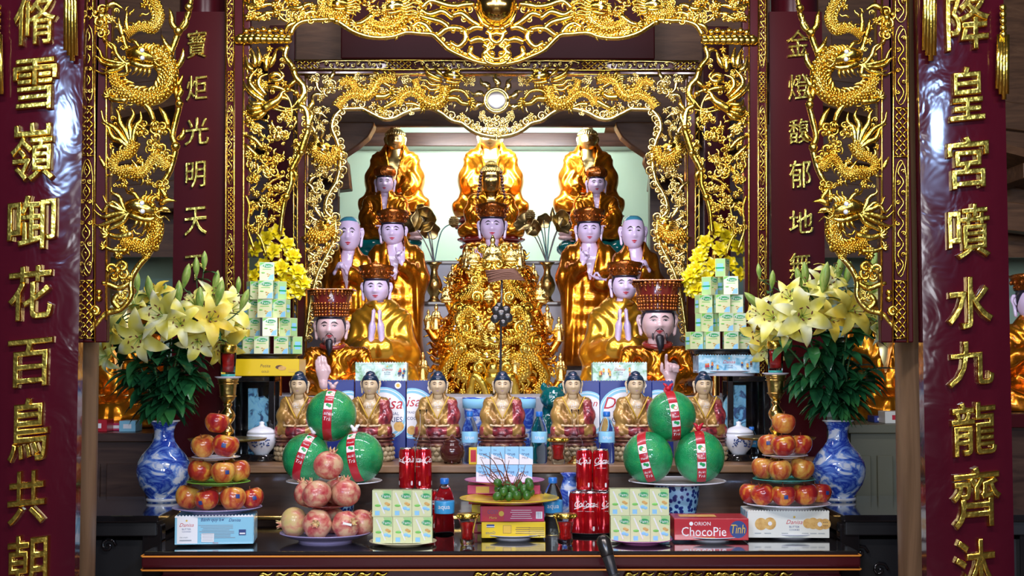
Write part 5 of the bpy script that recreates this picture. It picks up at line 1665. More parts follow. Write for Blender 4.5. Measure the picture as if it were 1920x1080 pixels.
sbl = ['small blue-haired seated buddha at the left end of the row of seven', 'small blue-haired seated buddha second from the left, half behind the top left pomelo', 'small blue-haired seated buddha third from the left, behind the left glass lamp chimney',
       'small blue-haired seated buddha in the middle of the row of seven', 'small blue-haired seated buddha third from the right, behind the right glass lamp chimney', 'small blue-haired seated buddha second from the right, left of the top right pomelo', 'small blue-haired seated buddha at the right end of the row of seven']
proto = small_buddha()
for i, x in enumerate(SB):
    o = proto if i == 0 else copy_tree(proto)
    p = W(x, 858, 5.80); o.location = (p.x, 5.80, 1.092); o['label'] = sbl[i]
    o.rotation_euler.z = (i - 3) * .03
# ------------------------------------------------------------------ altar table and side tables
TZ = .862
TA = W(270, 1030, 4.74).x; TB = W(1609, 1030, 4.74).x
tcx = (TA + TB) / 2; tw = TB - TA
tb = empty('altar_table', (tcx, 5.1, 0), 'low front altar table with black glass top and maroon gold-lined edge', 'table')
def T(x, y, z): return (x - 0, y - 5.1, z)
MB().box(T(0, 5.10, TZ - .006), (tw, .72, .012)).build('glass_top', 'black_lacquer', tb, smooth=False, bevel=.003)
m = MB()
pr = [(-.372, TZ - .012), (-.378, TZ - .02), (-.378, TZ - .05), (-.362, TZ - .062), (.362, TZ - .062), (.36, TZ - .012)]
m.add([(sx * (tw / 2 + .004), y, z) for sx in (-1, 1) for y, z in pr], [(0, 1, 2, 3, 4, 5), (6, 7, 8, 9, 10, 11)] + [(i, (i + 1) % 6, (i + 1) % 6 + 6, i + 6) for i in range(6)])
m.build('edge_board', 'flat_red_lacquer', tb, smooth=False, bevel=.006)
for z in (TZ - .014, TZ - .060):
    m = MB(); m.tube([(-tw / 2 - .006, .3, z), (-tw / 2 - .006, -.372, z), (-tw / 2 + .0, -.381, z), (tw / 2, -.381, z), (tw / 2 + .006, -.372, z), (tw / 2 + .006, .3, z)], .0032, 6)
    m.build('gilt_line', 'print_orange', tb)
m = MB(); m.box((0, -.30, TZ - .10), (tw * .955, .04, .08)); m.box((0, -.31, TZ - .24), (tw * .95, .03, .20)); m.build('apron', 'flat_red_lacquer', tb, smooth=False, bevel=.003)
for sx in (-1, 1):
    for yy in (-.28, .28): MB().box((sx * tw * .455, yy, .39), (.12, .09, .78)).build('leg', 'flat_red_lacquer', tb, smooth=False, bevel=.008)
k = Carve(4.775, 77); k.part('apron_carving')
for cx_ in (545, 948, 1290, 1400, 1230, 640):
    for i in range(5):
        x = cx_ - 60 + i * 30
        k.flame([(x, 1082), (x + 8, 1074), (x + 18, 1078), (x + 28, 1072)], 4, 4); k.spiral(x + 6, 1084, 7, 1.3, 1 if i % 2 else -1, i, 2.4, 4)
for n, q in k.p.items():
    for v in q.v: v -= np.array(tb.location)
    q.build(n, 'carved_gold', tb)

def side_table(label, x0, x1, front):
    zt_ = .955
    root = empty('side_table', ((x0 + x1) / 2, 5.35, 0), label, 'table')
    w = x1 - x0
    MB().box((0, 0, zt_ - .012), (w, .72, .024)).build('table_top', 'black_lacquer', root, smooth=False, bevel=.004)
    MB().box((0, .0, zt_ - .05), (w * .97, .68, .05)).build('apron', 'black_matt', root, smooth=False, bevel=.004)
    MB().box((0, .02, .44), (w * .95, .62, .84)).build('cabinet_body', 'black_matt', root, smooth=False)
    for sx in (-1, 1): MB().box((sx * w * .46, -.30, .46), (.07, .06, .92)).build('leg', 'black_lacquer', root, smooth=False, bevel=.005)
    k = MB(); rr = random.Random(int(x0 * 100))
    for i in range(26):
        cx_, cz = rr.uniform(-w * .42, w * .42), rr.uniform(.35, .86)
        P = [(cx_ + .03 * (1 - t) * math.cos(t * 9), -.305, cz + .03 * (1 - t) * math.sin(t * 9)) for t in np.linspace(0, 1, 12)]
        k.tube(P, .006, 5)
    k.build('carved_panel', 'black_lacquer', root)
    return zt_
STZ = side_table('black carved side table under the left blue and white vase', TA - .72, TA - .015, 5.0)
side_table('black carved side table under the right blue and white vase', TB + .015, TB + .72, 5.0)

# display cabinets standing on the shelf
def cabinet(label, x0, x1):
    Y = 5.95; a = W(x0, 857, Y); b = W(x1, 705, Y); w = b.x - a.x; h = b.z - 1.092
    root = empty('display_cabinet', ((a.x + b.x) / 2, Y, 1.092), label, 'cabinet')
    d = .16
    m = MB()
    for z in (.012, h - .012): m.box((0, 0, z), (w, d, .024))
    for sx in (-1, 1):
        for yy in (-1, 1): m.box((sx * (w / 2 - .012), yy * (d / 2 - .012), h / 2), (.024, .024, h))
    m.box((0, d / 2 - .006, h / 2), (w, .01, h))
    m.build('frame', 'black_lacquer', root, smooth=False, bevel=.003)
    MB().box((0, -d / 2 + .010, h / 2), (w - .05, .004, h - .05)).build('glass_pane', 'cabinet_glass', root, smooth=False)
    return root, h
cabL, ch_ = cabinet('black glazed cabinet holding a blue plaque under the left milk pyramid', 436, 520)
cabR, ch_ = cabinet('black glazed cabinet holding a blue plaque under the right milk pyramid', 1360, 1436)
CABZ = 1.092 + ch_
def plaque(label, xs, ys, Y):
    P = [W(x, y, Y) for x, y in zip(xs, ys)]
    z0 = min(p.z for p in P)
    o = MB().prism([(p.x, p.z) for p in P], Y - .014, Y + .014).build('porcelain_plaque', 'blue_plaque', None, smooth=False, bevel=.003)
    tag(o, label, 'plaque')
plaque('blue and white porcelain plaque with a jagged edge in the left cabinet', [466, 483, 484, 494, 504, 506, 511, 508, 500, 502, 498, 466], [728, 728, 744, 742, 750, 762, 776, 786, 792, 805, 850, 850], 5.96)
plaque('blue and white porcelain plaque with a jagged edge in the right cabinet', [1398, 1376, 1376, 1364, 1356, 1354, 1360, 1358, 1362, 1398], [722, 722, 738, 742, 756, 772, 784, 800, 850, 850], 5.96)

# ------------------------------------------------------------------ big vases
def vase(label, px, Y):
    u = U(Y); p = W(px, 945, Y)
    prof = [(0, 0), (30, 0), (31, 4), (28, 8), (34, 16), (44, 32), (49, 48), (50, 60), (47, 74), (39, 88), (28, 100), (21, 110), (18, 120), (18, 130), (21, 140), (26, 147), (28, 150), (26.5, 150.5), (23, 147), (17, 134), (15, 120), (16, 105), (20, 95)]
    o = MB().lathe([(r * u, z * u) for r, z in prof], (0, 0, 0), 48).build('porcelain_vase', 'blue_porcelain', None, loc=(p.x, Y, STZ))
    tag(o, label, 'vase')
    m = MB(); m.lathe([(31.6 * u, 2 * u), (31.4 * u, 6 * u), (30 * u, 7.2 * u)], (0, 0, 0), 40); m.build('foot_band', 'porcelain', o)
    m = MB(); m.lathe([(28.8 * u, 148 * u), (29 * u, 150.5 * u), (26 * u, 151 * u)], (0, 0, 0), 40); m.build('rim_band', 'porcelain', o)
    return np.array((p.x, Y, STZ + 149 * u))
VL = vase('bulbous blue and white porcelain vase holding lilies, left side table', 306, 5.5)
VR = vase('bulbous blue and white porcelain vase holding lilies, right side table', 1573, 5.5)
# ------------------------------------------------------------------ plates, fruit
def dish(name, label, px, Y, z, rpx, m, h=.016, foot=.55, group=None, cat='plate', sy=1):
    r = rpx * U(Y); p = W(px, 680, Y)
    pr = [(0, .002), (r * foot, .002), (r * foot, 0), (r * (foot + .04), 0), (r * (foot + .05), h * .2), (r * .86, h * .55), (r, h * .9), (r * 1.0, h), (r * .97, h), (r * .84, h * .68), (r * .5, h * .4), (0, h * .38)]
    o = MB().lathe(pr, (0, 0, 0), 44, 1, sy).build(name, m, None, loc=(p.x, Y, z), auto=50)
    tag(o, label, cat, group)
    q = MB(); q.tube([(r * math.cos(a), r * sy * math.sin(a), h * .97) for a in np.linspace(0, 2 * PI, 49)], r * .012, 6)
    q.build('rim', m, o)
    return o

def apple_mesh(name, mt, tall=1.0):
    m = MB(); P = []
    for i in range(28):
        u = 2 * PI * i / 28; row = []
        for j in range(19):
            t = PI * j / 18
            r = math.sin(t) ** .86 * (1 + .12 * math.cos(t)) * (1 + .025 * math.cos(5 * u) * (1 - math.cos(t)) * .5)
            z = math.cos(t) * .95 - .22 * math.exp(-(t / .38) ** 2) + .14 * math.exp(-((PI - t) / .35) ** 2)
            row.append((r * math.cos(u), r * math.sin(u), z * tall))
        P.append(row)
    m.grid(P, closeu=True)
    me = m.data(name); me.materials.append(MATS[mt]); me.polygons.foreach_set('use_smooth', [True] * len(me.polygons))
    bm = bmesh.new(); bm.from_mesh(me); bmesh.ops.remove_doubles(bm, verts=bm.verts, dist=1e-4); bmesh.ops.recalc_face_normals(bm, faces=bm.faces); bm.to_mesh(me); bm.free()
    return me
AM = [apple_mesh('apple', 'apple_skin', .95), apple_mesh('apple', 'apple_gold', 1.0)]
_st = MB(); _st.tube([(0, 0, .55), (.02, .02, .8), (.08, .03, 1.02)], [.05, .04, .05], 6, sub=3)
STEM = _st.data('stem'); STEM.materials.append(MATS['stamen_brown'])
_sk = MB(); _sk.grid([[(1.03 * math.sin(a) * math.cos(b), -1.03 * math.cos(a) * math.cos(b), math.sin(b)) for a in np.linspace(-.16, .16, 5)] for b in np.linspace(-.16, .16, 5)])
STK = _sk.data('sticker'); STK.materials.append(MATS['print_navy'])
def fruit(me, name, label, px, py, Y, rpx, cat, group=None, tilt=None, sticker=None, stem=True, z=None):
    p = W(px, py, Y); r = rpx * U(Y)
    o = bpy.data.objects.new(name, me); col.objects.link(o)
    o.location = p if z is None else (p.x, Y, z)
    o.scale = (r, r, r)
    o.rotation_euler = tilt if tilt is not None else (rnd.uniform(-.35, .35), rnd.uniform(-.35, .35), rnd.uniform(0, 6))
    tag(o, label, cat, group)
    if stem:
        s_ = bpy.data.objects.new('stem', STEM); col.objects.link(s_); s_.parent = o
    if sticker is not None:
        s_ = bpy.data.objects.new('sticker', STK); col.objects.link(s_); s_.parent = o
        s_.rotation_euler = (0, 0, sticker - o.rotation_euler.z)
    return o

def tower(side, spec, group):
    words = {1: 'topmost'}
    for tier, Y, items in spec:
        for k, (x, y, r, g, st, desc) in enumerate(items):
            fruit(AM[g], 'apple', desc, x, y, Y, r, 'apple', group, None, st)
# left pile
def box3(name, label, cat, x0, x1, y0, y1, Y, z0, dep, mtl, rz=0, bev=.002, group=None):
    a = W(x0, y1, Y); b = W(x1, y0, Y); w = b.x - a.x; h = b.z - a.z
    o = MB().box((0, 0, h / 2), (w, dep, h)).build(name, mtl, None, smooth=False, bevel=bev, loc=((a.x + b.x) / 2, Y + dep / 2, z0 if z0 is not None else a.z))
    o.rotation_euler = (0, 0, rz)
    tag(o, label, cat, group)
    return o, w, h, dep

PL = dish('plate', 'white porcelain plate under the cookie box of the left apple pile', 404, 5.0, TZ, 64, 'white_glaze', .020)
zb = TZ + .0085
BXL, w_, h_, d_ = box3('cookie_box', 'pale blue cookie box back side out, under the left apple pile', 'box', 324, 470, 951, 1004, 4.86, zb + .0, .17, 'box_sky', .10)
ztop = zb + h_
AL = dish('plate', 'lilac plastic plate of apples on the left cookie box', 410, 4.98, ztop + .001, 82, 'lilac_plastic', .020)
ya = 4.98
G = 'apples of the left pile'
for x, y, r, g, st, d, dy in ((353, 921, 24, 1, None, 'yellow-red apple at the left end of the bottom tier, left pile', .0), (388, 923, 23, 0, -.35, 'dark red apple with sticker, second in the bottom tier, left pile', -.06), (437, 920, 24, 1, .55, 'orange apple with sticker right of centre in the bottom tier, left pile', -.06),
                              (473, 915, 22, 0, .4, 'red apple at the right end of the bottom tier, left pile', .0), (412, 916, 22, 1, None, 'apple at the back of the bottom tier, left pile', .10)):
    fruit(AM[g], 'apple', d, x, y, ya + dy, r, 'apple', G, (rnd.uniform(-.3, .1), rnd.uniform(-.3, .3), rnd.uniform(0, 6)), st, z=ztop + .012 + r * U(ya) * .93)
z2 = ztop + .012 + 48 * U(ya) * .94
dish('plate', 'green plastic plate between the lower tiers of the left apple pile', 412, ya, z2, 58, 'green_plastic', .012)
for x, y, r, g, st, d, dy in ((376, 875, 24, 0, None, 'red and yellow apple at the left of the second tier, left pile', 0), (419, 874, 23, 1, .5, 'orange apple with sticker in the middle of the second tier, left pile', -.05), (448, 874, 22, 1, None, 'yellow-green apple at the right of the second tier, left pile', .03)):
    fruit(AM[g], 'apple', d, x, y, ya + dy, r, 'apple', G, (rnd.uniform(-.3, .1), rnd.uniform(-.3, .3), rnd.uniform(0, 6)), st, z=z2 + .006 + r * U(ya) * .93)
z3 = z2 + .006 + 47 * U(ya) * .93
dish('plate', 'white plate between the upper tiers of the left apple pile', 407, ya, z3, 44, 'white_glaze', .010)
for x, y, r, g, st, d, dy in ((382, 828, 23, 1, None, 'golden apple at the left of the third tier, left pile', .01), (423, 828, 25, 0, .05, 'red apple with a silver sticker in the third tier, left pile', -.02)):
    fruit(AM[g], 'apple', d, x, y, ya + dy, r, 'apple', G, (rnd.uniform(-.3, .1), rnd.uniform(-.3, .3), rnd.uniform(0, 6)), st, z=z3 + .005 + r * U(ya) * .93)
fruit(AM[0], 'apple', 'red apple on top of the left pile', 407, 789, ya, 22.5, 'apple', G, (.1, .1, 1), None, z=z3 + .005 + 70 * U(ya) * .93)

# right pile
dish('plate', 'white porcelain plate under the cookie box of the right apple pile', 1478, 5.14, TZ, 66, 'white_glaze', .020)
BXR, wr_, hr_, dr_ = box3('cookie_box', 'white cookie box showing cookies and fluted edge, under the right apple pile', 'box', 1405, 1556, 940, 990, 5.02, zb, .19, 'box_ivory', -.04)
ztop = zb + hr_
yb = 5.12
dish('plate', 'white plate of apples on the right cookie box', 1473, yb, ztop + .001, 80, 'white_glaze', .020)
G = 'apples of the right pile'
for x, y, r, g, st, d, dy in ((1408, 903, 22, 0, None, 'red apple at the left end of the bottom tier, right pile', .03), (1430, 906, 23, 0, None, 'crimson apple second from the left in the bottom tier, right pile', -.04), (1469, 907, 23, 0, .0, 'dark red apple with sticker in the middle of the bottom tier, right pile', -.07), (1509, 905, 24, 0, None, 'crimson apple right of centre in the bottom tier, right pile', -.04), (1537, 904, 22, 0, .45, 'dark red apple with sticker at the right end of the bottom tier, right pile', .04)):
    fruit(AM[g], 'apple', d, x, y, yb + dy, r, 'apple', G, (rnd.uniform(-.3, .1), rnd.uniform(-.3, .3), rnd.uniform(0, 6)), st, z=ztop + .012 + r * U(yb) * .93)
z2 = ztop + .012 + 46 * U(yb) * .94
dish('plate', 'teal plastic plate between the lower tiers of the right apple pile', 1468, yb, z2, 58, 'teal_plastic', .012)
for x, y, r, g, st, d, dy in ((1432, 861, 23, 1, None, 'orange apple at the left of the second tier, right pile', .02), (1462, 863, 22, 1, None, 'orange-red apple in the middle of the second tier, right pile', -.05), (1503, 862, 23, 1, None, 'yellow-red apple at the right of the second tier, right pile', -.01)):
    fruit(AM[g], 'apple', d, x, y, yb + dy, r, 'apple', G, (rnd.uniform(-.3, .1), rnd.uniform(-.3, .3), rnd.uniform(0, 6)), st, z=z2 + .006 + r * U(yb) * .93)
z3 = z2 + .006 + 45 * U(yb) * .93
dish('plate', 'white plate between the upper tiers of the right apple pile', 1470, yb, z3, 42, 'white_glaze', .010)
for x, y, r, g, st, d, dy in ((1443, 814, 22, 1, -.3, 'orange apple with sticker at the left of the third tier, right pile', .03), (1469, 818, 23, 0, None, 'dark red apple in the middle of the third tier, right pile', -.05), (1501, 814, 22, 0, None, 'pinkish apple at the right of the third tier, right pile', .04)):
    fruit(AM[g], 'apple', d, x, y, yb + dy, r, 'apple', G, (rnd.uniform(-.3, .1), rnd.uniform(-.3, .3), rnd.uniform(0, 6)), st, z=z3 + .005 + r * U(yb) * .93)
fruit(AM[1], 'apple', 'golden orange apple on top of the right pile', 1469, 777, yb, 22, 'apple', G, (.1, -.1, 2), None, z=z3 + .005 + 66 * U(yb) * .93)

# pomegranates
def pom_mesh(mt):
    m = MB(); P = []
    for i in range(30):
        u = 2 * PI * i / 30; row = []
        for j in range(17):
            t = PI * j / 16
            r = math.sin(t) ** .9 * (1 + .03 * math.cos(6 * u))
            row.append((r * math.cos(u), r * math.sin(u), math.cos(t) * .92))
        P.append(row)
    m.grid(P, closeu=True)
    me = m.data('pomegranate'); me.materials.append(MATS[mt]); me.polygons.foreach_set('use_smooth', [True] * len(me.polygons)); return me
PM = [pom_mesh('pomegranate_skin'), pom_mesh('pomegranate_pale')]
_c = MB(); _c.lathe([(.30, .86), (.24, .95), (.20, 1.06), (.14, 1.0), (.10, .93), (0, .92)], (0, 0, 0), 18)
for k_ in range(6):
    a = 2 * PI * k_ / 6
    _c.tube([(.19 * math.cos(a), .19 * math.sin(a), 1.0), (.26 * math.cos(a), .26 * math.sin(a), 1.14), (.30 * math.cos(a), .30 * math.sin(a), 1.24)], [.075, .06, .015], 6, .6, (math.cos(a), math.sin(a), 0), 3)
CAL = _c.data('calyx'); CAL.materials.append(MATS['pomegranate_pale']); CAL.polygons.foreach_set('use_smooth', [True] * len(CAL.polygons))
yp = 5.02
dish('plate', 'lilac plate heaped with pomegranates', 613, yp, TZ, 84, 'lilac_plastic', .032)
G = 'pomegranates on the lilac plate'
def pom(k, label, px, Y, z, rpx, rot):
    r = rpx * U(Y); p = W(px, 680, Y)
    o = bpy.data.objects.new('pomegranate', PM[k]); col.objects.link(o); o.location = (p.x, Y, z); o.scale = (r,) * 3; o.rotation_euler = rot
    tag(o, label, 'pomegranate', G)
    c_ = bpy.data.objects.new('calyx', CAL); col.objects.link(c_); c_.parent = o
    return o
zp = TZ + .020
for k, l, x, dy, r, rot in ((1, 'yellow-green pomegranate at the left end of the bottom layer', 554, .0, 27, (.2, -1.7, 0)), (0, 'pale pink pomegranate with calyx facing front, bottom layer', 597, -.07, 27.5, (1.45, .1, 0)), (0, 'red-cheeked pomegranate carrying a paper tag, bottom layer', 650, -.07, 26, (1.1, .9, .3)), (0, 'pinkish yellow pomegranate at the right end of the bottom layer', 680, .01, 25, (.3, .9, 0)), (0, 'pomegranate at the back of the bottom layer', 625, .09, 26, (.2, .2, 0))):
    pm_ = pom(k, l, x, yp + dy, zp + r * U(yp) * .9, r, rot)
    if 'tag' in l:
        q = MB(); q.box((.1, -.98, .05), (.62, .02, .16), ry=-.5); q.build('paper_tag', ['box_ivory'], pm_, smooth=False).rotation_euler = (-1.1, -.3, 0)
zq = zp + 50 * U(yp)
dish('plate', 'brown plastic plate between the pomegranate layers', 612, yp, zq, 44, 'hem_red', .012)
for k, l, x, dy, r, rot in ((0, 'pale pomegranate at the left of the second layer', 578, .03, 25, (-.3, -.5, 0)), (0, 'pink pomegranate with calyx at upper left, second layer', 596, -.05, 27, (-.4, -.5, .3)), (0, 'red pomegranate at the right of the second layer', 650, -.01, 27, (-.2, .3, 1)), (0, 'pomegranate at the back of the second layer', 632, .08, 25, (0, .2, 0))):
    pom(k, l, x, yp + dy, zq + .006 + r * U(yp) * .92, r, rot)
pom(0, 'pink pomegranate on top of the heap', 617, yp + .0, zq + .006 + 76 * U(yp), 28, (.3, .2, .5))

# pomelos in net with printed ribbons
def pomelo(label, px, Y, z, rpx, ang, G, knot=None, flip=False):
    u = U(Y); r = rpx * u; p = W(px, 680, Y)
    o = MB().lathe([(r * math.sin(t), -r * math.cos(t) * 1.03) for t in np.linspace(0, PI, 25)], (0, 0, 0), 40).build('pomelo', 'pomelo_green', None, loc=(p.x, Y, z))
    tag(o, label, 'pomelo', G)
    # ribbon: strip across the front at angle
    rib = MB(); pr_ = MB()
    Rm = Matrix.Rotation(ang[0], 3, 'Z') @ Matrix.Rotation(ang[1], 3, 'Y')
    def sp(a, w, k=1.012):      # a: along (0 = top, PI = bottom), w: across
        v = Vector((w, -math.sin(a) * math.sqrt(max(0, 1 - w * w)), math.cos(a) * math.sqrt(max(0, 1 - w * w)) * 1.03)) * (r * k)
        return tuple(Rm @ v)
    hw = .175
    rib.grid([[sp(a, w) for w in np.linspace(-hw, hw, 5)] for a in np.linspace(.05, 2.75, 26)])
    ro = rib.build('ribbon', 'box_red', o)
    def patch(cur, a0, a1, w0, w1, k):
        pr_.cur = cur; pr_.grid([[sp(a, w, k) for w in np.linspace(w0, w1, 4)] for a in np.linspace(a0, a1, 6)])
    o0 = .1 if not flip else .75
    patch(0, o0 + .25, o0 + .60, -hw * .92, hw * .92, 1.016)         # white field with the fruit picture
    patch(0, o0 + .95, o0 + 1.20, -hw * .92, hw * .92, 1.016)
    def disc(cur, a, w, rr, k):
        pr_.cur = cur
        pr_.add([sp(a, w, k)] + [sp(a + rr * math.cos(t), w + rr * math.sin(t), k) for t in np.linspace(0, 2 * PI, 15)[:-1]], [(0, i + 1, (i + 1) % 14 + 1) for i in range(14)])
    disc(1, o0 + .40, -.03, .10, 1.020); disc(2, o0 + .47, .06, .085, 1.022); disc(3, o0 + .47, .06, .06, 1.024)
    disc(1, o0 + 1.02, -.03, .06, 1.020); disc(1, o0 + 1.06, .06, .07, 1.021)
    # lettering
    for line, a in ((('Thanh', o0 + .80), ('Trà', o0 + 1.55), ('Bưởi', o0 + 1.36)))[:3]:
        V, F = glyphs(line, 1, 0, 0, 0, .2)
        n = len(V); sc0 = hw * 1.5 / (np.ptp(V[:, 0]) + 1e-9)
        pr_.cur = 3 if a > o0 + 1.2 or a < o0 + .9 else 4
        pr_.add([sp(a - v[2] * sc0, v[0] * sc0, 1.022) for v in V], F)
    pr_.build('ribbon_print', ['print_white', 'print_green', 'print_orange', 'print_white', 'print_red'], ro)
    if knot:
        q = MB(); b = np.array(sp(.02, 0, 1.0))
        q.ball(b + (0, 0, r * .10), (r * .13, r * .10, r * .10), 10, 7)
        for s_ in (-1, 1): q.tube([b + (0, 0, r * .06), b + (s_ * r * .10, -.004, r * .22), b + (s_ * r * .20, 0, r * .30)], [r * .05, r * .07, r * .03], 7, .5, sub=3)
        q.build('knot', knot, ro)
    return o
def stand(label, px, Y, ptop, rp):
    u = U(Y); p = W(px, 680, Y); zt_ = W(px, ptop, Y).z; h = zt_ - TZ
    o = MB().lathe([(0, 0), (.062, 0), (.064, .010), (.060, .016), (.066, h * .25), (.078, h * .55), (.086, h * .9), (.087, h), (.082, h), (.07, h * .75), (0, h * .62)], (0, 0, 0), 40).build('footed_bowl', 'blue_bowl', None, loc=(p.x, Y, TZ), auto=50)
    tag(o, label, 'bowl')
    dish('plate', 'white and blue plate of netted pomelos, ' + ('left' if px < 900 else 'right') + ' stand', px, Y, zt_, rp, 'porcelain', .014, .5)
    return zt_ + .008
zs = stand('blue patterned footed bowl under the left pomelos', 628, 5.30, 908, 88)
GP = 'netted pomelos on the left stand'
uP = U(5.30)
pomelo('green netted pomelo with red ribbon, lower left on the left stand', 576, 5.30, zs + 45 * uP, 44.5, (-.15, .32), GP, 'print_white')
pomelo('green netted pomelo with red ribbon, lower right on the left stand', 674, 5.30, zs + 46 * uP, 46, (-.2, -.18), GP, 'print_white')
pomelo('green netted pomelo with red ribbon, on top of the left stand', 622, 5.34, zs + (908 - 785) * uP, 47, (-.05, .06), GP, 'skin_pink')
zs = stand('blue patterned footed bowl under the right pomelos', 1268, 5.30, 908, 90)
GP = 'netted pomelos on the right stand'
pomelo('green netted pomelo with red and white ribbon, lower left on the right stand', 1214, 5.30, zs + 46 * uP, 46.5, (-.25, -.22), GP, None, True)
pomelo('green netted pomelo with red and white ribbon, lower right on the right stand', 1310, 5.30, zs + 47 * uP, 47, (-.05, -.03), GP, 'print_red', True)
pomelo('green netted pomelo with red and white ribbon, on top of the right stand', 1258, 5.34, zs + (908 - 786) * uP, 46, (.05, -.12), GP, 'print_red', True)
# ------------------------------------------------------------------ printed packs
def crimp(o, w, z, y, m, n=26, d=.005):
    """fluted top edge of a cookie box"""
    q = MB(); P = [(-w / 2, z)]
    for i in range(n):
        x0 = -w / 2 + w * i / n
        P += [(x0 + w / n * .5, z + d), (x0 + w / n, z)]
    P += [(w / 2, z - .004), (-w / 2, z - .004)]
    q.prism(P, y - .001, y + .001); q.build('fluted_edge', m, o, smooth=False)

PRM = ['print_red', 'print_navy', 'print_white', 'print_grey', 'cookie', 'print_gold', 'print_green', 'print_sky', 'print_brown', 'box_blue', 'print_leaf', 'print_orange', 'box_sky', 'carton_mint']
def prints(o, items, y, name='front_print', rz=0, xf=None):
    """flat printing on a front face: ('t', text, x, z, width or None, height, colour, shear) | ('r', x, z, w, h, colour) | ('d', x, z, r, colour, squash)"""
    q = MB(); k = 0
    for it in items:
        k += 1; yy = y - .0004 - .00012 * k
        if it[0] == 't':
            _, s, x, z, w, h, c_, sh = it[:8]
            q.cur = PRM.index(c_)
            write(q, s, (x, yy, z), w, h, 0, rz=it[8] if len(it) > 8 else 0, shear=sh, res=2)
        elif it[0] == 'r':
            _, x, z, w, h, c_ = it; q.cur = PRM.index(c_)
            q.add([(x - w / 2, yy, z - h / 2), (x + w / 2, yy, z - h / 2), (x + w / 2, yy, z + h / 2), (x - w / 2, yy, z + h / 2)], [(0, 1, 2, 3)])
        elif it[0] == 'd':
            _, x, z, r, c_ = it[:5]; sq = it[5] if len(it) > 5 else 1; q.cur = PRM.index(c_)
            n = 28; q.add([(x + r * math.cos(2 * PI * i / n), yy, z + r * sq * math.sin(2 * PI * i / n)) for i in range(n)], [tuple(range(n))])
        elif it[0] == 'ring':
            _, x, z, r, r2, c_ = it; q.cur = PRM.index(c_); n = 36
            q.add([(x + rr * math.cos(2 * PI * i / n), yy, z + rr * math.sin(2 * PI * i / n)) for rr in (r, r2) for i in range(n)], [(i, (i + 1) % n, (i + 1) % n + n, i + n) for i in range(n)])
        elif it[0] == 'p':
            _, pts, c_ = it; q.cur = PRM.index(c_)
            q.add([(x, yy, z) for x, z in pts], [tuple(range(len(pts)))])
    if xf: xf(q)
    used = sorted(set(q.mi)); q.mi = [used.index(i) for i in q.mi]
    return q.build(name, [PRM[i] for i in used] if len(used) > 1 else PRM[used[0]], o, smooth=False, fix=False)

def brand(x, z, w, sub=True):
    r = [('t', 'Danisa', x, z, w, None, 'print_red', .35)]
    if sub: r += [('t', 'BUTTER', x, z - w * .30, w * .62, None, 'print_navy', 0), ('t', 'COOKIES', x, z - w * .48, w * .62, None, 'print_navy', 0), ('d', x, z + w * .30, w * .07, 'print_gold')]
    return r
# apple-pile boxes
w, h = w_, h_
L_ = [('r', -w * .34, h * .5, w * .26, h * .92, 'print_white')] + brand(-w * .35, h * .70, w * .18)
L_ += [('t', 'Bánh quy bơ', -w * .02, h * .86, w * .30, None, 'print_navy', .2), ('t', 'Danisa', w * .26, h * .86, w * .15, None, 'print_navy', .35)]
for i in range(9): L_.append(('r', w * .02 + (i % 3) * .004, h * (.68 - i * .055), w * (.44 - .03 * (i % 4)), h * .018, 'print_grey'))
L_ += [('r', w * .36, h * .42, w * .09, h * .20, 'print_navy'), ('r', w * .36, h * .38, w * .07, h * .05, 'print_white'), ('r', -w * .08, h * .24, w * .16, h * .30, 'print_white')]
for i in range(5): L_.append(('r', -w * .08, h * (.14 + i * .055), w * .14, h * .014, 'print_grey'))
L_ += [('t', 'Net weight', -w * .38, h * .26, w * .10, None, 'print_grey', 0), ('r', -w * .36, h * .16, w * .15, h * .03, 'print_grey'), ('t', 'Danisa', w * .02, h * .06, w * .07, None, 'print_red', .3)]
prints(BXL, L_, -d_ / 2); crimp(BXL, w, h, -d_ / 2, 'print_white', 24)
q = MB(); q.box((w / 2 + .0008, 0, h * .5), (.0014, d_ * .96, h * .94)); q.build('winter_scene', 'box_winter', BXL, smooth=False)
w, h = wr_, hr_
L_ = brand(w * .07, h * .60, w * .20)
for x, z, r in ((-.34, .52, .075), (-.23, .54, .075), (.30, .55, .07), (.38, .52, .07), (.45, .53, .065), (.235, .55, .06)): L_.append(('d', w * x, h * z, w * r, 'cookie'))
for x, z, r in ((-.23, .54, .025), (.38, .52, .028)): L_.append(('d', w * x, h * z, w * r, 'print_white'))
for i in range(6): L_.append(('d', w * (.43 + .02 * (i % 3)), h * (.47 + .06 * (i // 3) * 2), w * .006, 'print_brown'))
for i, x in enumerate((-.38, -.26, -.05, .20, .30, .40)): L_.append(('r', w * x, h * .18, w * .08, h * .02, 'print_grey'))
prints(BXR, L_, -dr_ / 2); crimp(BXR, w, h, -dr_ / 2, 'box_ivory', 30)
q = MB(); q.box((-w / 2 - .0008, 0, h * .5), (.0014, dr_ * .96, h * .94)); q.build('winter_scene', 'box_winter', BXR, smooth=False)

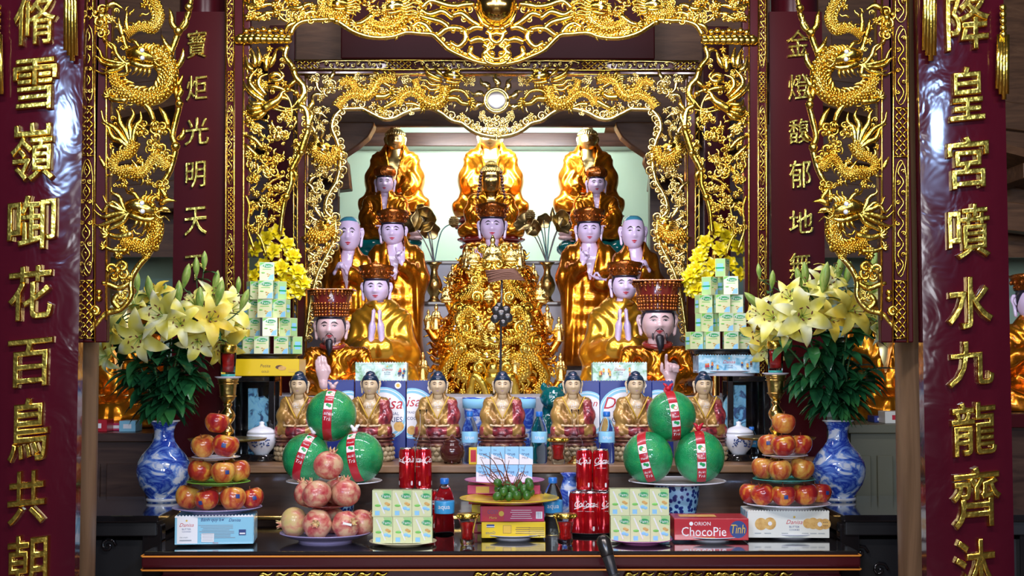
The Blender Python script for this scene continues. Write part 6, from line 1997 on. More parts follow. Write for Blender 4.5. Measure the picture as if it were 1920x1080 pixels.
# large blue cookie boxes on the shelf
def big_box(label, x0, x1, y0, show, Y=5.955, dep=.085):
    o, w, h, d = box3('cookie_box', label, 'box', x0, x1, y0, 858, Y, 1.0925, dep, 'box_blue', 0, .002, 'large blue cookie boxes behind the small buddhas')
    cx_, cz = show[0] * w, h * .58; r = show[1] * .12
    def clip(x): return max(-w / 2 + .001, min(w / 2 - .001, x))
    n = 40
    it = []
    for rr, c_ in ((r, 'print_sky'), (r * .93, 'print_white'), (r * .90, 'box_sky'), (r * .80, 'print_white')):
        it.append(('p', [(clip(cx_ + rr * math.cos(2 * PI * i / n)), max(.002, min(h - .002, cz + rr * math.sin(2 * PI * i / n)))) for i in range(n)], c_))
    if show[2]:
        for x, z, rr in ((.30, -.34, .16), (-.28, -.38, .16), (.0, -.48, .15)):
            if abs(cx_ + x * r * 2) + rr * r < w / 2: it.append(('d', cx_ + x * r * 2, cz + z * r * 1.4, rr * r * 1.2, 'cookie'))
    for t in show[3]: it.append(t)
    prints(o, it, -d / 2)
    crimp(o, w, h, -d / 2, 'box_blue', max(6, int(w / .012)))
    return o, w, h
uB = 5.955 / FPX
big_box('large blue cookie box partly hidden by the left king statue side', 613, 664, 712, (.30, .8, 0, [('t', 'Dan', .006, .235, .085, None, 'print_red', .3)]))
big_box('large blue cookie box in the middle of the left group', 665, 761, 714, (.05, .95, 1, [('t', 'Danisa', .0, .235, .19, None, 'print_red', .3), ('t', 'TRADITIONAL', .02, .19, .12, None, 'print_navy', 0), ('t', 'COOKIES', .03, .165, .13, None, 'print_navy', 0), ('d', .075, .31, .014, 'print_white'), ('d', .075, .31, .008, 'print_gold')]))
big_box('large blue cookie box at the right of the left group', 762, 828, 713, (-.35, .9, 1, [('t', 'isa', -.045, .24, .06, None, 'print_red', .3), ('t', 'TRADITIONAL', -.03, .195, .085, None, 'print_navy', 0), ('t', 'COOKIES', -.035, .17, .075, None, 'print_navy', 0), ('d', .03, .30, .016, 'print_white'), ('d', .03, .30, .011, 'print_gold')]))
big_box('large blue cookie box at the left of the right group', 1086, 1124, 714, (-.1, .8, 0, [('t', 'Dan', .0, .235, .07, None, 'print_red', .3), ('t', 'COOK', .0, .18, .06, None, 'print_navy', 0)]))
big_box('large blue cookie box in the middle of the right group', 1125, 1222, 714, (-.02, .95, 1, [('t', 'Danisa', .0, .235, .19, None, 'print_red', .3), ('t', 'BUTTER', .0, .19, .11, None, 'print_navy', 0), ('t', 'COOKIES', .0, .165, .12, None, 'print_navy', 0), ('d', .075, .31, .014, 'print_white'), ('d', .075, .31, .008, 'print_gold')]))
big_box('large blue cookie box at the right of the right group, behind the top right pomelo', 1223, 1262, 714, (-.2, .85, 0, [('t', 'isa', -.01, .235, .06, None, 'print_red', .3), ('d', .02, .29, .016, 'print_red')]))
zbb = W(700, 714, 5.955).z - W(700, 858, 5.955).z + 1.0925
def scene_box(name, label, x0, x1, y0, y1, Y, z, dep, mtl, lx):
    o, w, h, d = box3(name, label, 'box', x0, x1, y0, y1, Y, z, dep, mtl)
    it = brand(w * lx, h * .64, w * .20)
    rr = random.Random(int(x0))
    for k in range(9):
        x = w * rr.choice([lx - .36, lx - .28, lx - .2, lx + .2, lx + .28, lx + .34]) + rr.uniform(-.006, .006); z_ = h * rr.uniform(.25, .55)
        if abs(x) > w * .46: continue
        c_ = rr.choice(['print_red', 'print_gold', 'print_navy', 'print_brown'])
        it += [('d', x, z_ + h * .16, .0045, 'print_orange'), ('p', [(x - .006, z_), (x + .006, z_), (x + .003, z_ + h * .13), (x - .003, z_ + h * .13)], c_), ('r', x - .002, z_ - h * .06, .002, h * .12, 'print_brown'), ('r', x + .002, z_ - h * .06, .002, h * .12, 'print_brown')]
    prints(o, it, -d / 2); crimp(o, w, h, -d / 2, mtl, int(w / .011))
    return o
scene_box('cookie_box', 'small pale green cookie box lying on the left group of blue boxes', 666, 763, 680, 714, 5.955, zbb + .002, .082, 'box_meadow', .12)
scene_box('cookie_box', 'small pale green cookie box lying on the right group of blue boxes', 1111, 1213, 680, 714, 5.955, zbb + .002, .082, 'box_meadow', .0)

# boxes and trays on the cabinets
o, w, h, d = box3('biscuit_box', 'flat yellow biscuit box on the left cabinet under the milk pyramid', 'box', 434, 561, 674, 706, 5.86, CABZ + .001, .20, 'box_yellow')
prints(o, [('t', 'Petite', w * .0, h * .60, w * .15, None, 'print_brown', .2), ('t', 'GOLD', w * .0, h * .26, w * .11, None, 'print_brown', 0), ('d', w * .21, h * .52, w * .06, 'print_brown', .5), ('d', w * .25, h * .46, w * .06, 'cookie', .55), ('t', 'BISCUITS', w * .40, h * .38, w * .12, None, 'print_gold', 0), ('r', w * .40, h * .26, w * .11, h * .05, 'print_gold')], -d / 2)
trz = CABZ + h + .002
def oval_tray(label, px, Y, z, rpx, m, h=.02):
    return dish('tray', label, px, Y, z, rpx, m, h, .8, None, 'tray', .7)
oval_tray('dark oval tray under the left milk pyramid', 500, 5.96, trz, 66, 'dark_metal', .020)
oval_tray('white porcelain oval tray on the right cabinet', 1362, 5.96, CABZ + .001, 62, 'white_glaze', .022)
scene_box('cookie_box', 'winter-scene blue cookie box under the right milk pyramid', 1310, 1424, 655, 688, 5.88, CABZ + .013, .17, 'box_winter', .0)
tz2 = CABZ + .013 + (W(0, 655, 5.88).z - W(0, 688, 5.88).z) + .007
oval_tray('black oval tray under the right milk pyramid', 1352, 5.96, tz2, 63, 'dark_metal', .020)

# milk cartons
CARTM = ['carton_cream', 'carton_green', 'print_green', 'print_white', 'print_leaf', 'cookie', 'print_sky', 'carton_mint']
def carton_mesh(s, w, h, d):
    m = MB(); m.cur = 0; m.box((0, 0, h / 2), (w, d, h))
    y = -d / 2 - .0004
    m.cur = 7; m.add([(-w * .48, y, h * .76), (w * .48, y, h * .76), (w * .48, y, h * .985), (-w * .48, y, h * .985)], [(0, 1, 2, 3)])
    m.cur = 4; m.add([(-w * .48, y - .0002, h * .985), (-w * .48, y - .0002, h * .80), (-w * .1, y - .0002, h * .985)], [(0, 1, 2)])
    m.cur = 2; n = 20; m.add([(w * .06 + w * .34 * math.cos(2 * PI * i / n), y - .0004, h * .80 + h * .105 * math.sin(2 * PI * i / n)) for i in range(n)], [tuple(range(n))])
    m.cur = 3; write(m, 'Fami', (w * .06, y - .0006, h * .80), w * .50, h * .13, 0, res=1)
    m.cur = 6; m.add([(w * .06, y - .0002, h * .04), (w * .46, y - .0002, h * .04), (w * .46, y - .0002, h * .36), (w * .20, y - .0002, h * .28)], [(0, 1, 2, 3)])
    m.cur = 5
    for x, z in ((.05, .36), (.18, .32), (.10, .24)): m.ball((w * x, y - .0004, h * z), (w * .07, .001, h * .03), 8, 5)
    m.cur = 4; m.ball((-w * .26, y - .0004, h * .42), (w * .13, .001, h * .035), 8, 5); m.add([(-w * .3, y - .0002, h * .60), (w * .3, y - .0002, h * .60), (w * .3, y - .0002, h * .635), (-w * .3, y - .0002, h * .635)], [(0, 1, 2, 3)])
    # side panels: mint side with straw and green seam
    for sx in (-1, 1):
        x = sx * (w / 2 + .0004)
        m.cur = 1; m.add([(x, -d * .47, h * .02), (x, d * .47, h * .02), (x, d * .47, h * .98), (x, -d * .47, h * .98)], [(0, 1, 2, 3)])
        m.cur = 6; m.add([(x * 1.006, -d * .3, h * .30), (x * 1.006, d * .3, h * .30), (x * 1.006, d * .3, h * .72), (x * 1.006, -d * .3, h * .72)], [(0, 1, 2, 3)])
        m.cur = 2; m.add([(x * 1.012, -d * .44, h * .44), (x * 1.012, d * .44, h * .44), (x * 1.012, d * .44, h * .52), (x * 1.012, -d * .44, h * .52)], [(0, 1, 2, 3)])
    return m
CW, CH, CD = .062, .0782, .045
cm = carton_mesh(1, CW, CH, CD)
used = sorted(set(cm.mi)); cm.mi = [used.index(i) for i in cm.mi]
CMESH = cm.data('milk_carton')
for i in used: CMESH.materials.append(MATS[CARTM[i]])
CMESH.polygons.foreach_set('material_index', cm.mi)
FLAP = MB().prism([(-CW * .4, 0), (CW * .4, 0), (CW * .4, .006), (-CW * .4, .006)], -.004, .004).data('carton_flap'); FLAP.materials.append(MATS['print_green'])
def carton(label, x, Y, z, rz, group):
    o = bpy.data.objects.new('milk_carton', CMESH); col.objects.link(o); o.location = (x, Y, z); o.rotation_euler = (0, 0, rz)
    tag(o, label, 'milk carton', group); return o
ORD = ['first', 'second', 'third', 'fourth', 'fifth']
def pyramid(side, rows, z0, Yf):
    tn = ['bottom tier', 'second tier', 'middle tier', 'fourth tier', 'top']
    for k, row in enumerate(rows):
        z = z0 + k * (CH + .0012)
        for i, (px, rz, dy) in enumerate(row):
            Y = Yf + .004 * k + dy
            p = W(px, 680, Y)
            if k == 4: lb = 'single green and cream milk carton on top of the %s milk pyramid' % side
            else:
                back = dy > .055
                lb = 'green and cream milk carton, %s of the %s milk pyramid, %s from the left' % (tn[k], side, ORD[i])
            carton(lb, p.x, Y, z, rz, 'milk cartons of the %s pyramid' % side)
pyramid('left', [[(461, .75, .05), (491, .05, 0), (529, -.08, 0), (551, -.9, .055)], [(470, .8, .06), (506, .1, 0), (540, -.55, .03)], [(470, .85, .07), (497, .0, 0), (527, -.3, .02)], [(477, .55, .05), (498, .05, -.008), (520, -.75, .05)], [(499, .15, .0)]], trz + .017, 5.935)
pyramid('right', [[(1302, .35, .03), (1335, .05, 0), (1370, -.02, 0), (1400, -.35, .035)], [(1321, .5, .04), (1342, 1.0, .10), (1361, .0, 0), (1386, -.15, .02)], [(1320, .3, .04), (1334, 1.1, .11), (1355, .0, 0), (1382, -.3, .02)], [(1332, .9, .05), (1352, 1.2, .12), (1371, -.1, 0)], [(1356, 1.1, .05)]], tz2 + .017, 5.935)
# wrapped six-packs on the table
def six(side, x0, x1, y0, y1, Y, z, xoff=0):
    u = U(Y); a = W(x0, y1, Y); b = W(x1, y0, Y); tw_ = b.x - a.x; th = b.z - a.z
    w, h, d = tw_ / 3 - .001, th / 2 - .001, .05
    rows_ = ['lower', 'upper']; cols_ = ['left', 'middle', 'right']
    m = MB(); m.cur = 0; m.box((0, 0, h / 2), (w, d, h))
    y = -d / 2 - .0004
    m.cur = 1; m.add([(w * .02, y, h * .985), (w * .47, y, h * .985), (w * .47, y, h * .62), (w * .2, y, h * .66)], [(0, 1, 2, 3)])
    m.cur = 3; m.add([(-w * .36, y - .0002, h * .90), (-w * .30, y - .0002, h * .92), (w * .16, y - .0002, h * .12), (w * .10, y - .0002, h * .10)], [(0, 1, 2, 3)])
    m.cur = 2; n = 18; m.add([(w * .20 + w * .25 * math.cos(2 * PI * i / n), y - .0004, h * .78 + h * .10 * math.sin(2 * PI * i / n)) for i in range(n)], [tuple(range(n))])
    m.cur = 3; write(m, 'Fami', (w * .20, y - .0006, h * .78), w * .40, h * .12, 0, res=1)
    m.cur = 6; m.add([(-w * .36, y - .0003, h * .05), (-w * .12, y - .0003, h * .05), (-w * .12, y - .0003, h * .22), (-w * .36, y - .0003, h * .22)], [(0, 1, 2, 3)])
    m.cur = 5
    for x, z_ in ((.22, .50), (.32, .46)): m.ball((w * x, y - .0004, h * z_), (w * .10, .001, h * .055), 8, 5)
    m.cur = 6; m.ball((w * .16, y - .0003, h * .32), (w * .12, .001, h * .07), 8, 5); m.ball((w * .32, y - .0003, h * .28), (w * .10, .001, h * .06), 8, 5)
    m.cur = 4; m.ball((-w * .22, y - .0004, h * .42), (w * .16, .001, h * .05), 8, 5)
    for sx in (-1, 1):
        m.cur = 1; x = sx * (w / 2 + .0003); m.add([(x, -d * .47, h * .02), (x, d * .47, h * .02), (x, d * .47, h * .98), (x, -d * .47, h * .98)], [(0, 1, 2, 3)])
    us = sorted(set(m.mi)); m.mi = [us.index(i) for i in m.mi]
    me = m.data('milk_carton')
    for i in us: me.materials.append(MATS[CARTM[i]])
    me.polygons.foreach_set('material_index', m.mi)
    for r in range(2):
        for c_ in range(3):
            o = bpy.data.objects.new('milk_carton', me); col.objects.link(o)
            o.location = (a.x + tw_ * (c_ + .5) / 3 + (.003 * r * xoff), Y + .026, z + r * th / 2)
            tag(o, 'shrink-wrapped cream milk carton, %s row, %s of the %s six-pack' % (rows_[r], cols_[c_], side), 'milk carton', 'milk cartons of the %s six-pack' % side)
    for r in range(2):
        f = MB().box((a.x + tw_ / 2 + .003 * r * xoff, Y + .026, z + th * (r + .5) / 2), (tw_ + .002, d + .004, th / 2 - .002)).build('plastic_wrap', 'shrink_film', None, smooth=False, bevel=.002)
        tag(f, 'clear plastic wrap round the %s row of the %s milk six-pack' % (rows_[r], side), 'plastic wrap')
dish('plate', 'cream dish under the left milk six-pack', 757, 4.93, TZ, 62, 'cream_plastic', .012)
six('left', 699, 811, 913, 1013, 4.90, TZ + .0065, -1)
dish('plate', 'pink dish under the right milk six-pack', 1200, 4.96, TZ, 58, 'pink_plastic', .014)
six('right', 1145, 1256, 906, 1006, 4.93, TZ + .0065, -1)

# red chocolate pie box
dish('plate', 'white plate under the red pie box', 1330, 5.05, TZ, 60, 'white_glaze', .018)
PB, w, h, d = box3('pie_box', 'red chocolate pie box on a white plate', 'box', 1265, 1404, 957, 998, 4.96, TZ + .008, .17, 'box_red', -.02)
prints(PB, [('t', 'ORION', -w * .12, h * .76, w * .22, None, 'print_white', 0), ('d', -w * .27, h * .76, h * .09, 'print_white'), ('t', 'ChocoPie', -w * .10, h * .40, w * .60, h * .42, 'print_white', 0), ('d', w * .36, h * .5, h * .40, 'print_navy'), ('t', 'Tình', w * .36, h * .52, w * .19, h * .40, 'print_gold', .2), ('r', -w * .1, h * .12, w * .3, h * .02, 'print_gold')], -d / 2)
q = MB(); q.add([(-w * .40, -d * .2, h + .0006), (w * .1, -d * .2, h + .0006), (w * .1, d * .25, h + .0006), (-w * .40, d * .25, h + .0006)], [(0, 1, 2, 3)]); q.build('top_picture', 'cookie', PB, smooth=False)

# centre front stack
dish('plate', 'white plate under the middle biscuit boxes', 962, 5.10, TZ, 56, 'white_glaze', .018)
GB, w, h, d = box3('biscuit_box', 'yellow biscuit box printed upside down at the middle front', 'box', 902, 1022, 961, 991, 5.03, TZ + .008, .16, 'box_yellow', .02)
prints(GB, [('t', 'Goute', -w * .36, h * .34, w * .15, None, 'print_navy', .2, PI), ('r', -w * .36, h * .76, w * .12, h * .20, 'print_navy'), ('r', -w * .36, h * .72, w * .13, h * .04, 'print_white'), ('r', -w * .10, h * .55, w * .13, h * .5, 'print_brown'), ('r', -w * .10, h * .55, w * .12, h * .46, 'print_gold')] +
       [('r', w * .14 + (i % 2) * .002, h * (.30 + i * .12), w * .22, h * .035, 'print_brown') for i in range(4)] + [('r', w * .36, h * (.16 + i * .12), w * .24, h * .03, 'print_brown') for i in range(5)] + [('t', 'GOUTE', w * .36, h * .12, w * .1, None, 'print_brown', 0)], -d / 2)
z_ = TZ + .008 + h + .0015
CB, w, h, d = box3('biscuit_box', 'magenta-red biscuit box on top of the yellow one at the middle front', 'box', 900, 1020, 932, 961, 5.03, z_, .16, 'box_magenta', .01)
prints(CB, [('r', -w * .30, h * .5, w * .34, h * .96, 'box_red' if 0 else 'print_red'), ('t', 'COSY', -w * .30, h * .64, w * .17, h * .26, 'print_navy', .1), ('t', 'Marie', -w * .30, h * .26, w * .12, None, 'print_gold', .2), ('d', -w * .17, h * .52, h * .17, 'print_gold'), ('r', w * .42, h * .42, w * .10, h * .46, 'print_white')] +
       [('r', w * .41 + i * .004 - .004, h * .42, .0012, h * .38, 'print_navy') for i in range(4)] + [('r', w * .14, h * (.22 + i * .13), w * (.34 - .03 * (i % 3)), h * .03, 'print_white') for i in range(5)], -d / 2)
z_ += h + .001
zy = z_
yt = dish('tray', 'yellow plastic plate holding green areca nuts at the middle front', 955, 5.11, z_, 92, 'yellow_plastic', .022, .30, None, 'tray')
# rear centre stack
zr = TZ; Yr = 5.30
for k, (x0, x1, hh, mt, lb) in enumerate(((884, 1012, .036, 'box_red', 'lowest red sweet box of the stack under the blue milk pack'), (882, 1014, .034, 'hem_red', 'second dark red sweet box of the stack under the blue milk pack'), (886, 1010, .034, 'box_yellow', 'yellow sweet box in the stack under the blue milk pack'), (880, 1016, .036, 'box_red', 'upper red sweet box of the stack under the blue milk pack'), (878, 1012, .034, 'box_magenta', 'topmost crimson sweet box of the stack under the blue milk pack'))):
    a = W(x0, 0, Yr - .06).x; b = W(x1, 0, Yr - .06).x
    o = MB().box((0, 0, hh / 2), (b - a, .15, hh)).build('sweet_box', mt, None, smooth=False, bevel=.002, loc=((a + b) / 2, Yr + .02, zr)); tag(o, lb, 'box')
    prints(o, [('r', -.08, hh * .5, .05, hh * .7, 'print_gold'), ('t', 'BÁNH', .03, hh * .5, .07, None, 'print_gold', 0)], -.075)
    zr += hh + .001
dish('plate', 'pink plastic plate under the blue milk pack', 946, Yr, zr, 74, 'pink_plastic', .016)
zt0 = zr + .008
a = W(894, 0, 5.25).x; b = W(998, 0, 5.25).x; w = (b - a); hh = (W(0, 826, 5.25).z - W(0, 893, 5.25).z) / 2
for r in range(2):
    for c_ in range(4):
        x = a + w * (c_ + .5) / 4
        o = MB().box((0, 0, hh / 2), (w / 4 - .001, .05, hh - .001)).build('milk_carton', 'print_sky', None, smooth=False, bevel=.0015, loc=(x + (.002 if r else -.001), 5.275, zt0 + r * hh))
        tag(o, 'sky-blue milk carton, %s row, %s from the left in the middle pack' % (('lower', 'upper')[r], ORD[c_]), 'milk carton', 'sky-blue milk cartons of the middle pack')
        ww = w / 4
        prints(o, [('p', [(-ww * .48, hh * .02), (ww * .48, hh * .02), (ww * .48, hh * .30), (-ww * .48, hh * .62)], 'print_white'), ('t', 'TH', -ww * .22, hh * .82, ww * .2, None, 'print_navy', 0), ('t', 'true', -ww * .05, hh * .60, ww * .55, None, 'print_navy', 0), ('t', 'MILK', -ww * .05, hh * .40, ww * .45, None, 'print_navy', 0)], -.025)
# yellow leaning card and pot
o, w, h, d = box3('gilt_card', 'yellow framed card leaning beside the left water bottle on the shelf', 'card', 879, 896, 838, 870, 5.58, 1.093, .006, 'box_yellow'); prints(o, [('r', 0, h * .5, w * .72, h * .8, 'print_gold'), ('r', 0, h * .5, w * .6, h * .7, 'print_red')], -d / 2)
# ------------------------------------------------------------------ cans, bottles, glasses
CR, CHT = .031, .154
def can_proto():
    o = MB().lathe([(CR * .80, .006), (CR * .92, .003), (CR, .014), (CR, CHT - .016), (CR * .86, CHT - .004)], (0, 0, 0), 32).build('cola_can', 'can_red', None, auto=60)
    q = MB(); q.lathe([(CR * .80, .007), (CR * .80, .001), (CR * .88, .0), (CR * .93, .004)], (0, 0, 0), 28); q.build('base_rim', 'can_silver', o)
    q = MB(); q.lathe([(CR * .87, CHT - .005), (CR * .86, CHT), (CR * .80, CHT), (CR * .78, CHT - .004), (0, CHT - .004)], (0, 0, 0), 28)
    q.ball((0, -CR * .2, CHT - .003), (CR * .28, CR * .42, .0015), 12, 5); q.build('lid', 'can_silver', o)
    pr_ = MB()
    def wrap(s, ang, z, w, h, shear, vert=False):
        V, F = glyphs(s, 1, 0, 0, .012 if h > .01 else 0, shear)
        V = V.copy(); kx = w / np.ptp(V[:, 0]); kz = h / np.ptp(V[:, 2])
        X = V[:, 0] * kx; Z = V[:, 2] * kz
        if vert: X, Z = -Z, X
        A = ang + X / CR
        pr_.add(np.stack([np.sin(A) * CR * 1.006, -np.cos(A) * CR * 1.006, z + Z], 1), F)
    wrap('Coca', -.10, .112, .050, .024, .45)
    wrap('Cola', 1.95, .112, .050, .024, .45); wrap('-', .92, .110, .008, .004, 0)
    wrap('Coca-Cola', 3.9, .08, .10, .018, .3, True)
    wrap('VỊ NGUYÊN BẢN', 0, .085, .036, .004, 0)
    # swoosh under the lettering
    P = [(math.sin(a) * CR * 1.006, -math.cos(a) * CR * 1.006, .098 + .006 * math.sin(a * 2 + .6)) for a in np.linspace(-.95, 1.5, 22)]
    for (a0, b0, c0), (a1, b1, c1) in zip(P[:-1], P[1:]): pr_.add([(a0, b0, c0), (a1, b1, c1), (a1, b1, c1 + .0035), (a0, b0, c0 + .0028)], [(0, 1, 2, 3)])
    for ang in (.55, 2.4, -1.5):
        for z0, z1 in ((.014, .030),):
            P = [(math.sin(ang + x) * CR * 1.006, -math.cos(ang + x) * CR * 1.006, z) for x, z in ((-.10, z0), (.10, z0), (.14, (z0 + z1) / 2), (.10, z1), (-.10, z1), (-.14, (z0 + z1) / 2))]
            pr_.add(P, [tuple(range(6))])
    pr_.build('lettering', 'print_white', o, smooth=False, fix=False)
    return o
can0 = can_proto(); first_can = [True]
def can(label, px, Y, z, rz, group):
    p = W(px, 680, Y)
    o = can0 if first_can[0] else copy_tree(can0)
    first_can[0] = False
    o.location = (p.x, Y, z); o.rotation_euler = (0, 0, rz); tag(o, label, 'can', group)
    return o
def can_group(side, tray_px, Y, lower, upper):
    dish('tray', 'black round tray under the %s cola cans' % side, tray_px, Y, TZ, 52, 'black_plastic', .012, .7, None, 'tray')
    z = TZ + .0055
    for x, dy, rz, d in lower: can('red cola can, lower layer of the %s stack, %s' % (side, d), x, Y + dy, z, rz, 'cola cans of the %s stack' % side)
    for x, dy, rz, d in upper: can('red cola can, upper layer of the %s stack, %s' % (side, d), x, Y + dy, z + CHT + .001, rz, 'cola cans of the %s stack' % side)
can_group('left', 800, 5.28, [(765, .02, .3, 'left'), (797, -.02, 1.2, 'middle'), (826, -.02, -1.3, 'right')], [(764, .03, -1.7, 'left'), (795, .02, -1.0, 'right')])
can_group('right', 1106, 5.22, [(1082, -.04, .5, 'left front'), (1106, -.05, -.2, 'middle front'), (1132, -.04, .55, 'right front'), (1090, .03, 2, 'left rear'), (1120, .03, 2.5, 'right rear')], [(1095, .01, -1.9, 'left'), (1126, .0, .0, 'right')])

def bottle(label, px, Y, z, hpx, group=None, big=True):
    h = hpx * U(Y); r = h * (.155 if big else .17); p = W(px, 680, Y)
    root = empty('water_bottle', (p.x, Y, z), label, 'bottle', group)
    pr = [(0, .0), (r * .85, 0), (r, h * .03), (r, h * .30), (r * .90, h * .33), (r * .94, h * .38), (r, h * .40), (r, h * .62), (r * .96, h * .68), (r * .62, h * .82), (r * .36, h * .89), (r * .36, h * .93)]
    MB().lathe(pr, (0, 0, 0), 28).build('bottle_body', 'water_bottle', root)
    MB().lathe([(r * 1.01, h * .40), (r * 1.02, h * .41), (r * 1.02, h * .60), (r * 1.01, h * .61)], (0, 0, 0), 28).build('bottle_label', 'print_sky' if big else 'bottle_label', root)
    q = MB(); V, F = glyphs('true' if big else 'aqua', 1, 0, 0, 0, 0); k = r * 1.2 / np.ptp(V[:, 0]); A = V[:, 0] * k / r
    q.add(np.stack([np.sin(A) * r * 1.035, -np.cos(A) * r * 1.035, h * .50 + V[:, 2] * k], 1), F); q.build('label_print', 'print_white', root, smooth=False, fix=False)
    MB().lathe([(r * .44, h * .90), (r * .46, h * .91), (r * .46, h * .985), (r * .40, h), (0, h)], (0, 0, 0), 20).build('cap', 'bottle_blue', root)
    return root
SZ = 1.0925
bottle('clear water bottle with sky-blue label left of the blue milk pack, on the shelf', 881, 5.66, SZ, 96)
bottle('clear water bottle with sky-blue label right of the blue milk pack, on the shelf', 1011, 5.66, SZ, 96)
bottle('clear water bottle with sky-blue label left of the lower left right-hand pomelo', 1137, 5.66, SZ, 96)
bottle('clear water bottle half hidden behind the right covered bowl', 1408, 5.83, SZ, 62, None, False)
bottle('small water bottle with blue cap beside the left six-pack', 834, 5.14, TZ, 108, None, False)
bottle('small water bottle with blue cap beside the middle biscuit boxes', 1036, 5.16, TZ, 108, None, False)

def votive(label, px, Y, z, hpx, wpx, liquid='amber_drink'):
    u = U(Y); h = hpx * u; r = wpx * u / 2; p = W(px, 680, Y)
    root = empty('candle_glass', (p.x, Y, z), label, 'candle glass')
    pr = [(0, 0), (r * .62, 0), (r * .70, h * .06), (r * .74, h * .2), (r * .62, h * .42), (r * .74, h * .62), (r * .98, h * .92), (r, h), (r * .93, h), (r * .90, h * .9), (r * .66, h * .6), (r * .55, h * .42), (r * .64, h * .2), (0, h * .12)]
    MB().lathe(pr, (0, 0, 0), 28).build('glass_cup', 'clear_glass', root)
    MB().lathe([(0, h * .13), (r * .62, h * .2), (r * .53, h * .42), (r * .64, h * .6), (r * .72, h * .74), (0, h * .74)], (0, 0, 0), 24).build('red_wax', 'red_wax', root)
    q = MB(); q.lathe([(r * 1.0, h * .86), (r * 1.03, h * .88), (r * 1.05, h * 1.0), (r * 1.0, h * 1.01)], (0, 0, 0), 28)
    for k in range(14):
        a = 2 * PI * k / 14; q.ball((r * 1.02 * math.cos(a), r * 1.02 * math.sin(a), h * .93), r * .13, 7, 5)
    q.build('gilt_rim', 'leaf_gold', root)
    return root
votive('red candle glass with gilt rim left of the middle biscuit boxes', 877, 4.90, TZ, 58, 38)
votive('red candle glass with gilt rim right of the middle biscuit boxes', 1059, 4.90, TZ, 58, 40)
votive('red candle glass with gilt rim on the shelf left of the right glass lamp', 1046, 5.62, SZ, 48, 36)

def tumbler(label, px, Y, z, hpx, wpx):
    u = U(Y); h = hpx * u; r = wpx * u / 2; p = W(px, 680, Y)
    root = empty('candle_glass', (p.x, Y, z), label, 'candle glass')
    MB().lathe([(0, 0), (r * .82, 0), (r * .84, h * .05), (r * .86, h * .12), (r, h), (r * .93, h), (r * .80, h * .14), (0, h * .12)], (0, 0, 0), 28).build('glass_cup', 'clear_glass', root)
    MB().lathe([(0, h * .13), (r * .79, h * .14), (r * .88, h * .68), (0, h * .68)], (0, 0, 0), 24).build('red_wax', 'red_wax', root)
    MB().lathe([(r * .985, h * .74), (r * 1.01, h * .75), (r * 1.03, h * .96), (r * 1.0, h * .97)], (0, 0, 0), 28).build('gilt_rim', 'leaf_gold', root)
    MB().lathe([(r * .83, h * .005), (r * .86, h * .01), (r * .88, h * .07), (r * .85, h * .075)], (0, 0, 0), 24).build('base_ring', 'teal_plastic', root)
def candlestick(side, px, Y, rim):
    u = U(Y); p = W(px, 680, Y); zt_ = W(px, rim, Y).z; h = zt_ - SZ
    root = empty('brass_candlestick', (p.x, Y, SZ), 'tall engraved brass candlestick with wide drip dish, %s' % side, 'candlestick')
    H = 162.0
    pr = [(0, 0), (22, 0), (23, 4), (17, 8), (8, 14), (6, 20)]
    MB().lathe([(r * u, z * u) for r, z in pr], (0, 0, 0), 32).build('foot', 'brass', root)
    k = h / (H * u)
    pr = [(6, 18), (7, 30), (10, 34), (7, 38), (9, 42), (70, 45), (73, 49), (70, 49), (10, 47)]
    MB().lathe([(r * u, z * u * k) for r, z in pr], (0, 0, 0), 40).build('drip_dish', 'old_brass', root)
    pr = [(6, 46), (6, 54), (11, 58), (13, 63), (9, 68), (6, 74), (12, 82), (15, 90), (12, 97), (7, 103), (6, 106), (9, 110), (7, 114)]
    MB().lathe([(r * u, z * u * k) for r, z in pr], (0, 0, 0), 32).build('baluster', 'brass', root)
    pr = [(7, 113), (11, 118), (14, 124), (15, 132), (15.5, 140), (17, 150), (19, 156), (20, 158), (17, 158), (13, 140), (0, 130)]
    MB().lathe([(r * u, z * u * k) for r, z in pr], (0, 0, 0), 36).build('cup', 'old_brass', root)
    q = MB()
    for z in (126, 149, 154): q.tube([((15.4 if z < 140 else 18.5) * u * math.cos(a), (15.4 if z < 140 else 18.5) * u * math.sin(a), z * u * k) for a in np.linspace(0, 2 * PI, 33)], 1.2 * u, 6)
    q.build('cup_bands', 'brass', root)
    MB().lathe([(0, 157 * u * k), (20 * u, 158 * u * k), (25 * u, 161 * u * k), (25 * u, 162 * u * k), (0, 162 * u * k)], (0, 0, 0), 36).build('top_plate', 'white_glaze', root)
    tumbler('tall red candle glass with gilt band on the %s candlestick' % side, px, Y, zt_, 60, 31)
candlestick('left', 428, 5.57, 706)
candlestick('right', 1454, 5.57, 699)

def lamp_chimney(label, px, Y):
    u = U(Y); p = W(px, 680, Y)
    root = empty('oil_lamp', (p.x, Y, SZ), label, 'oil lamp')
    MB().lathe([(0, 0), (15 * u, 0), (15 * u, 3 * u), (8 * u, 8 * u), (9 * u, 14 * u), (0, 15 * u)], (0, 0, 0), 24).build('lamp_foot', 'brass', root)
    MB().lathe([(9 * u, 14 * u), (13 * u, 22 * u), (15.5 * u, 32 * u), (14 * u, 42 * u), (8.5 * u, 53 * u), (6.4 * u, 62 * u), (6.2 * u, 90 * u), (8.0 * u, 101 * u), (7.4 * u, 101 * u), (5.6 * u, 90 * u), (5.8 * u, 62 * u), (7.9 * u, 53 * u), (13.3 * u, 42 * u), (14.8 * u, 32 * u), (12.3 * u, 22 * u), (8.4 * u, 14.5 * u)], (0, 0, 0), 28).build('glass_chimney', 'clear_glass', root)
lamp_chimney('clear glass lamp chimney behind the left cola cans', 794, 5.63)
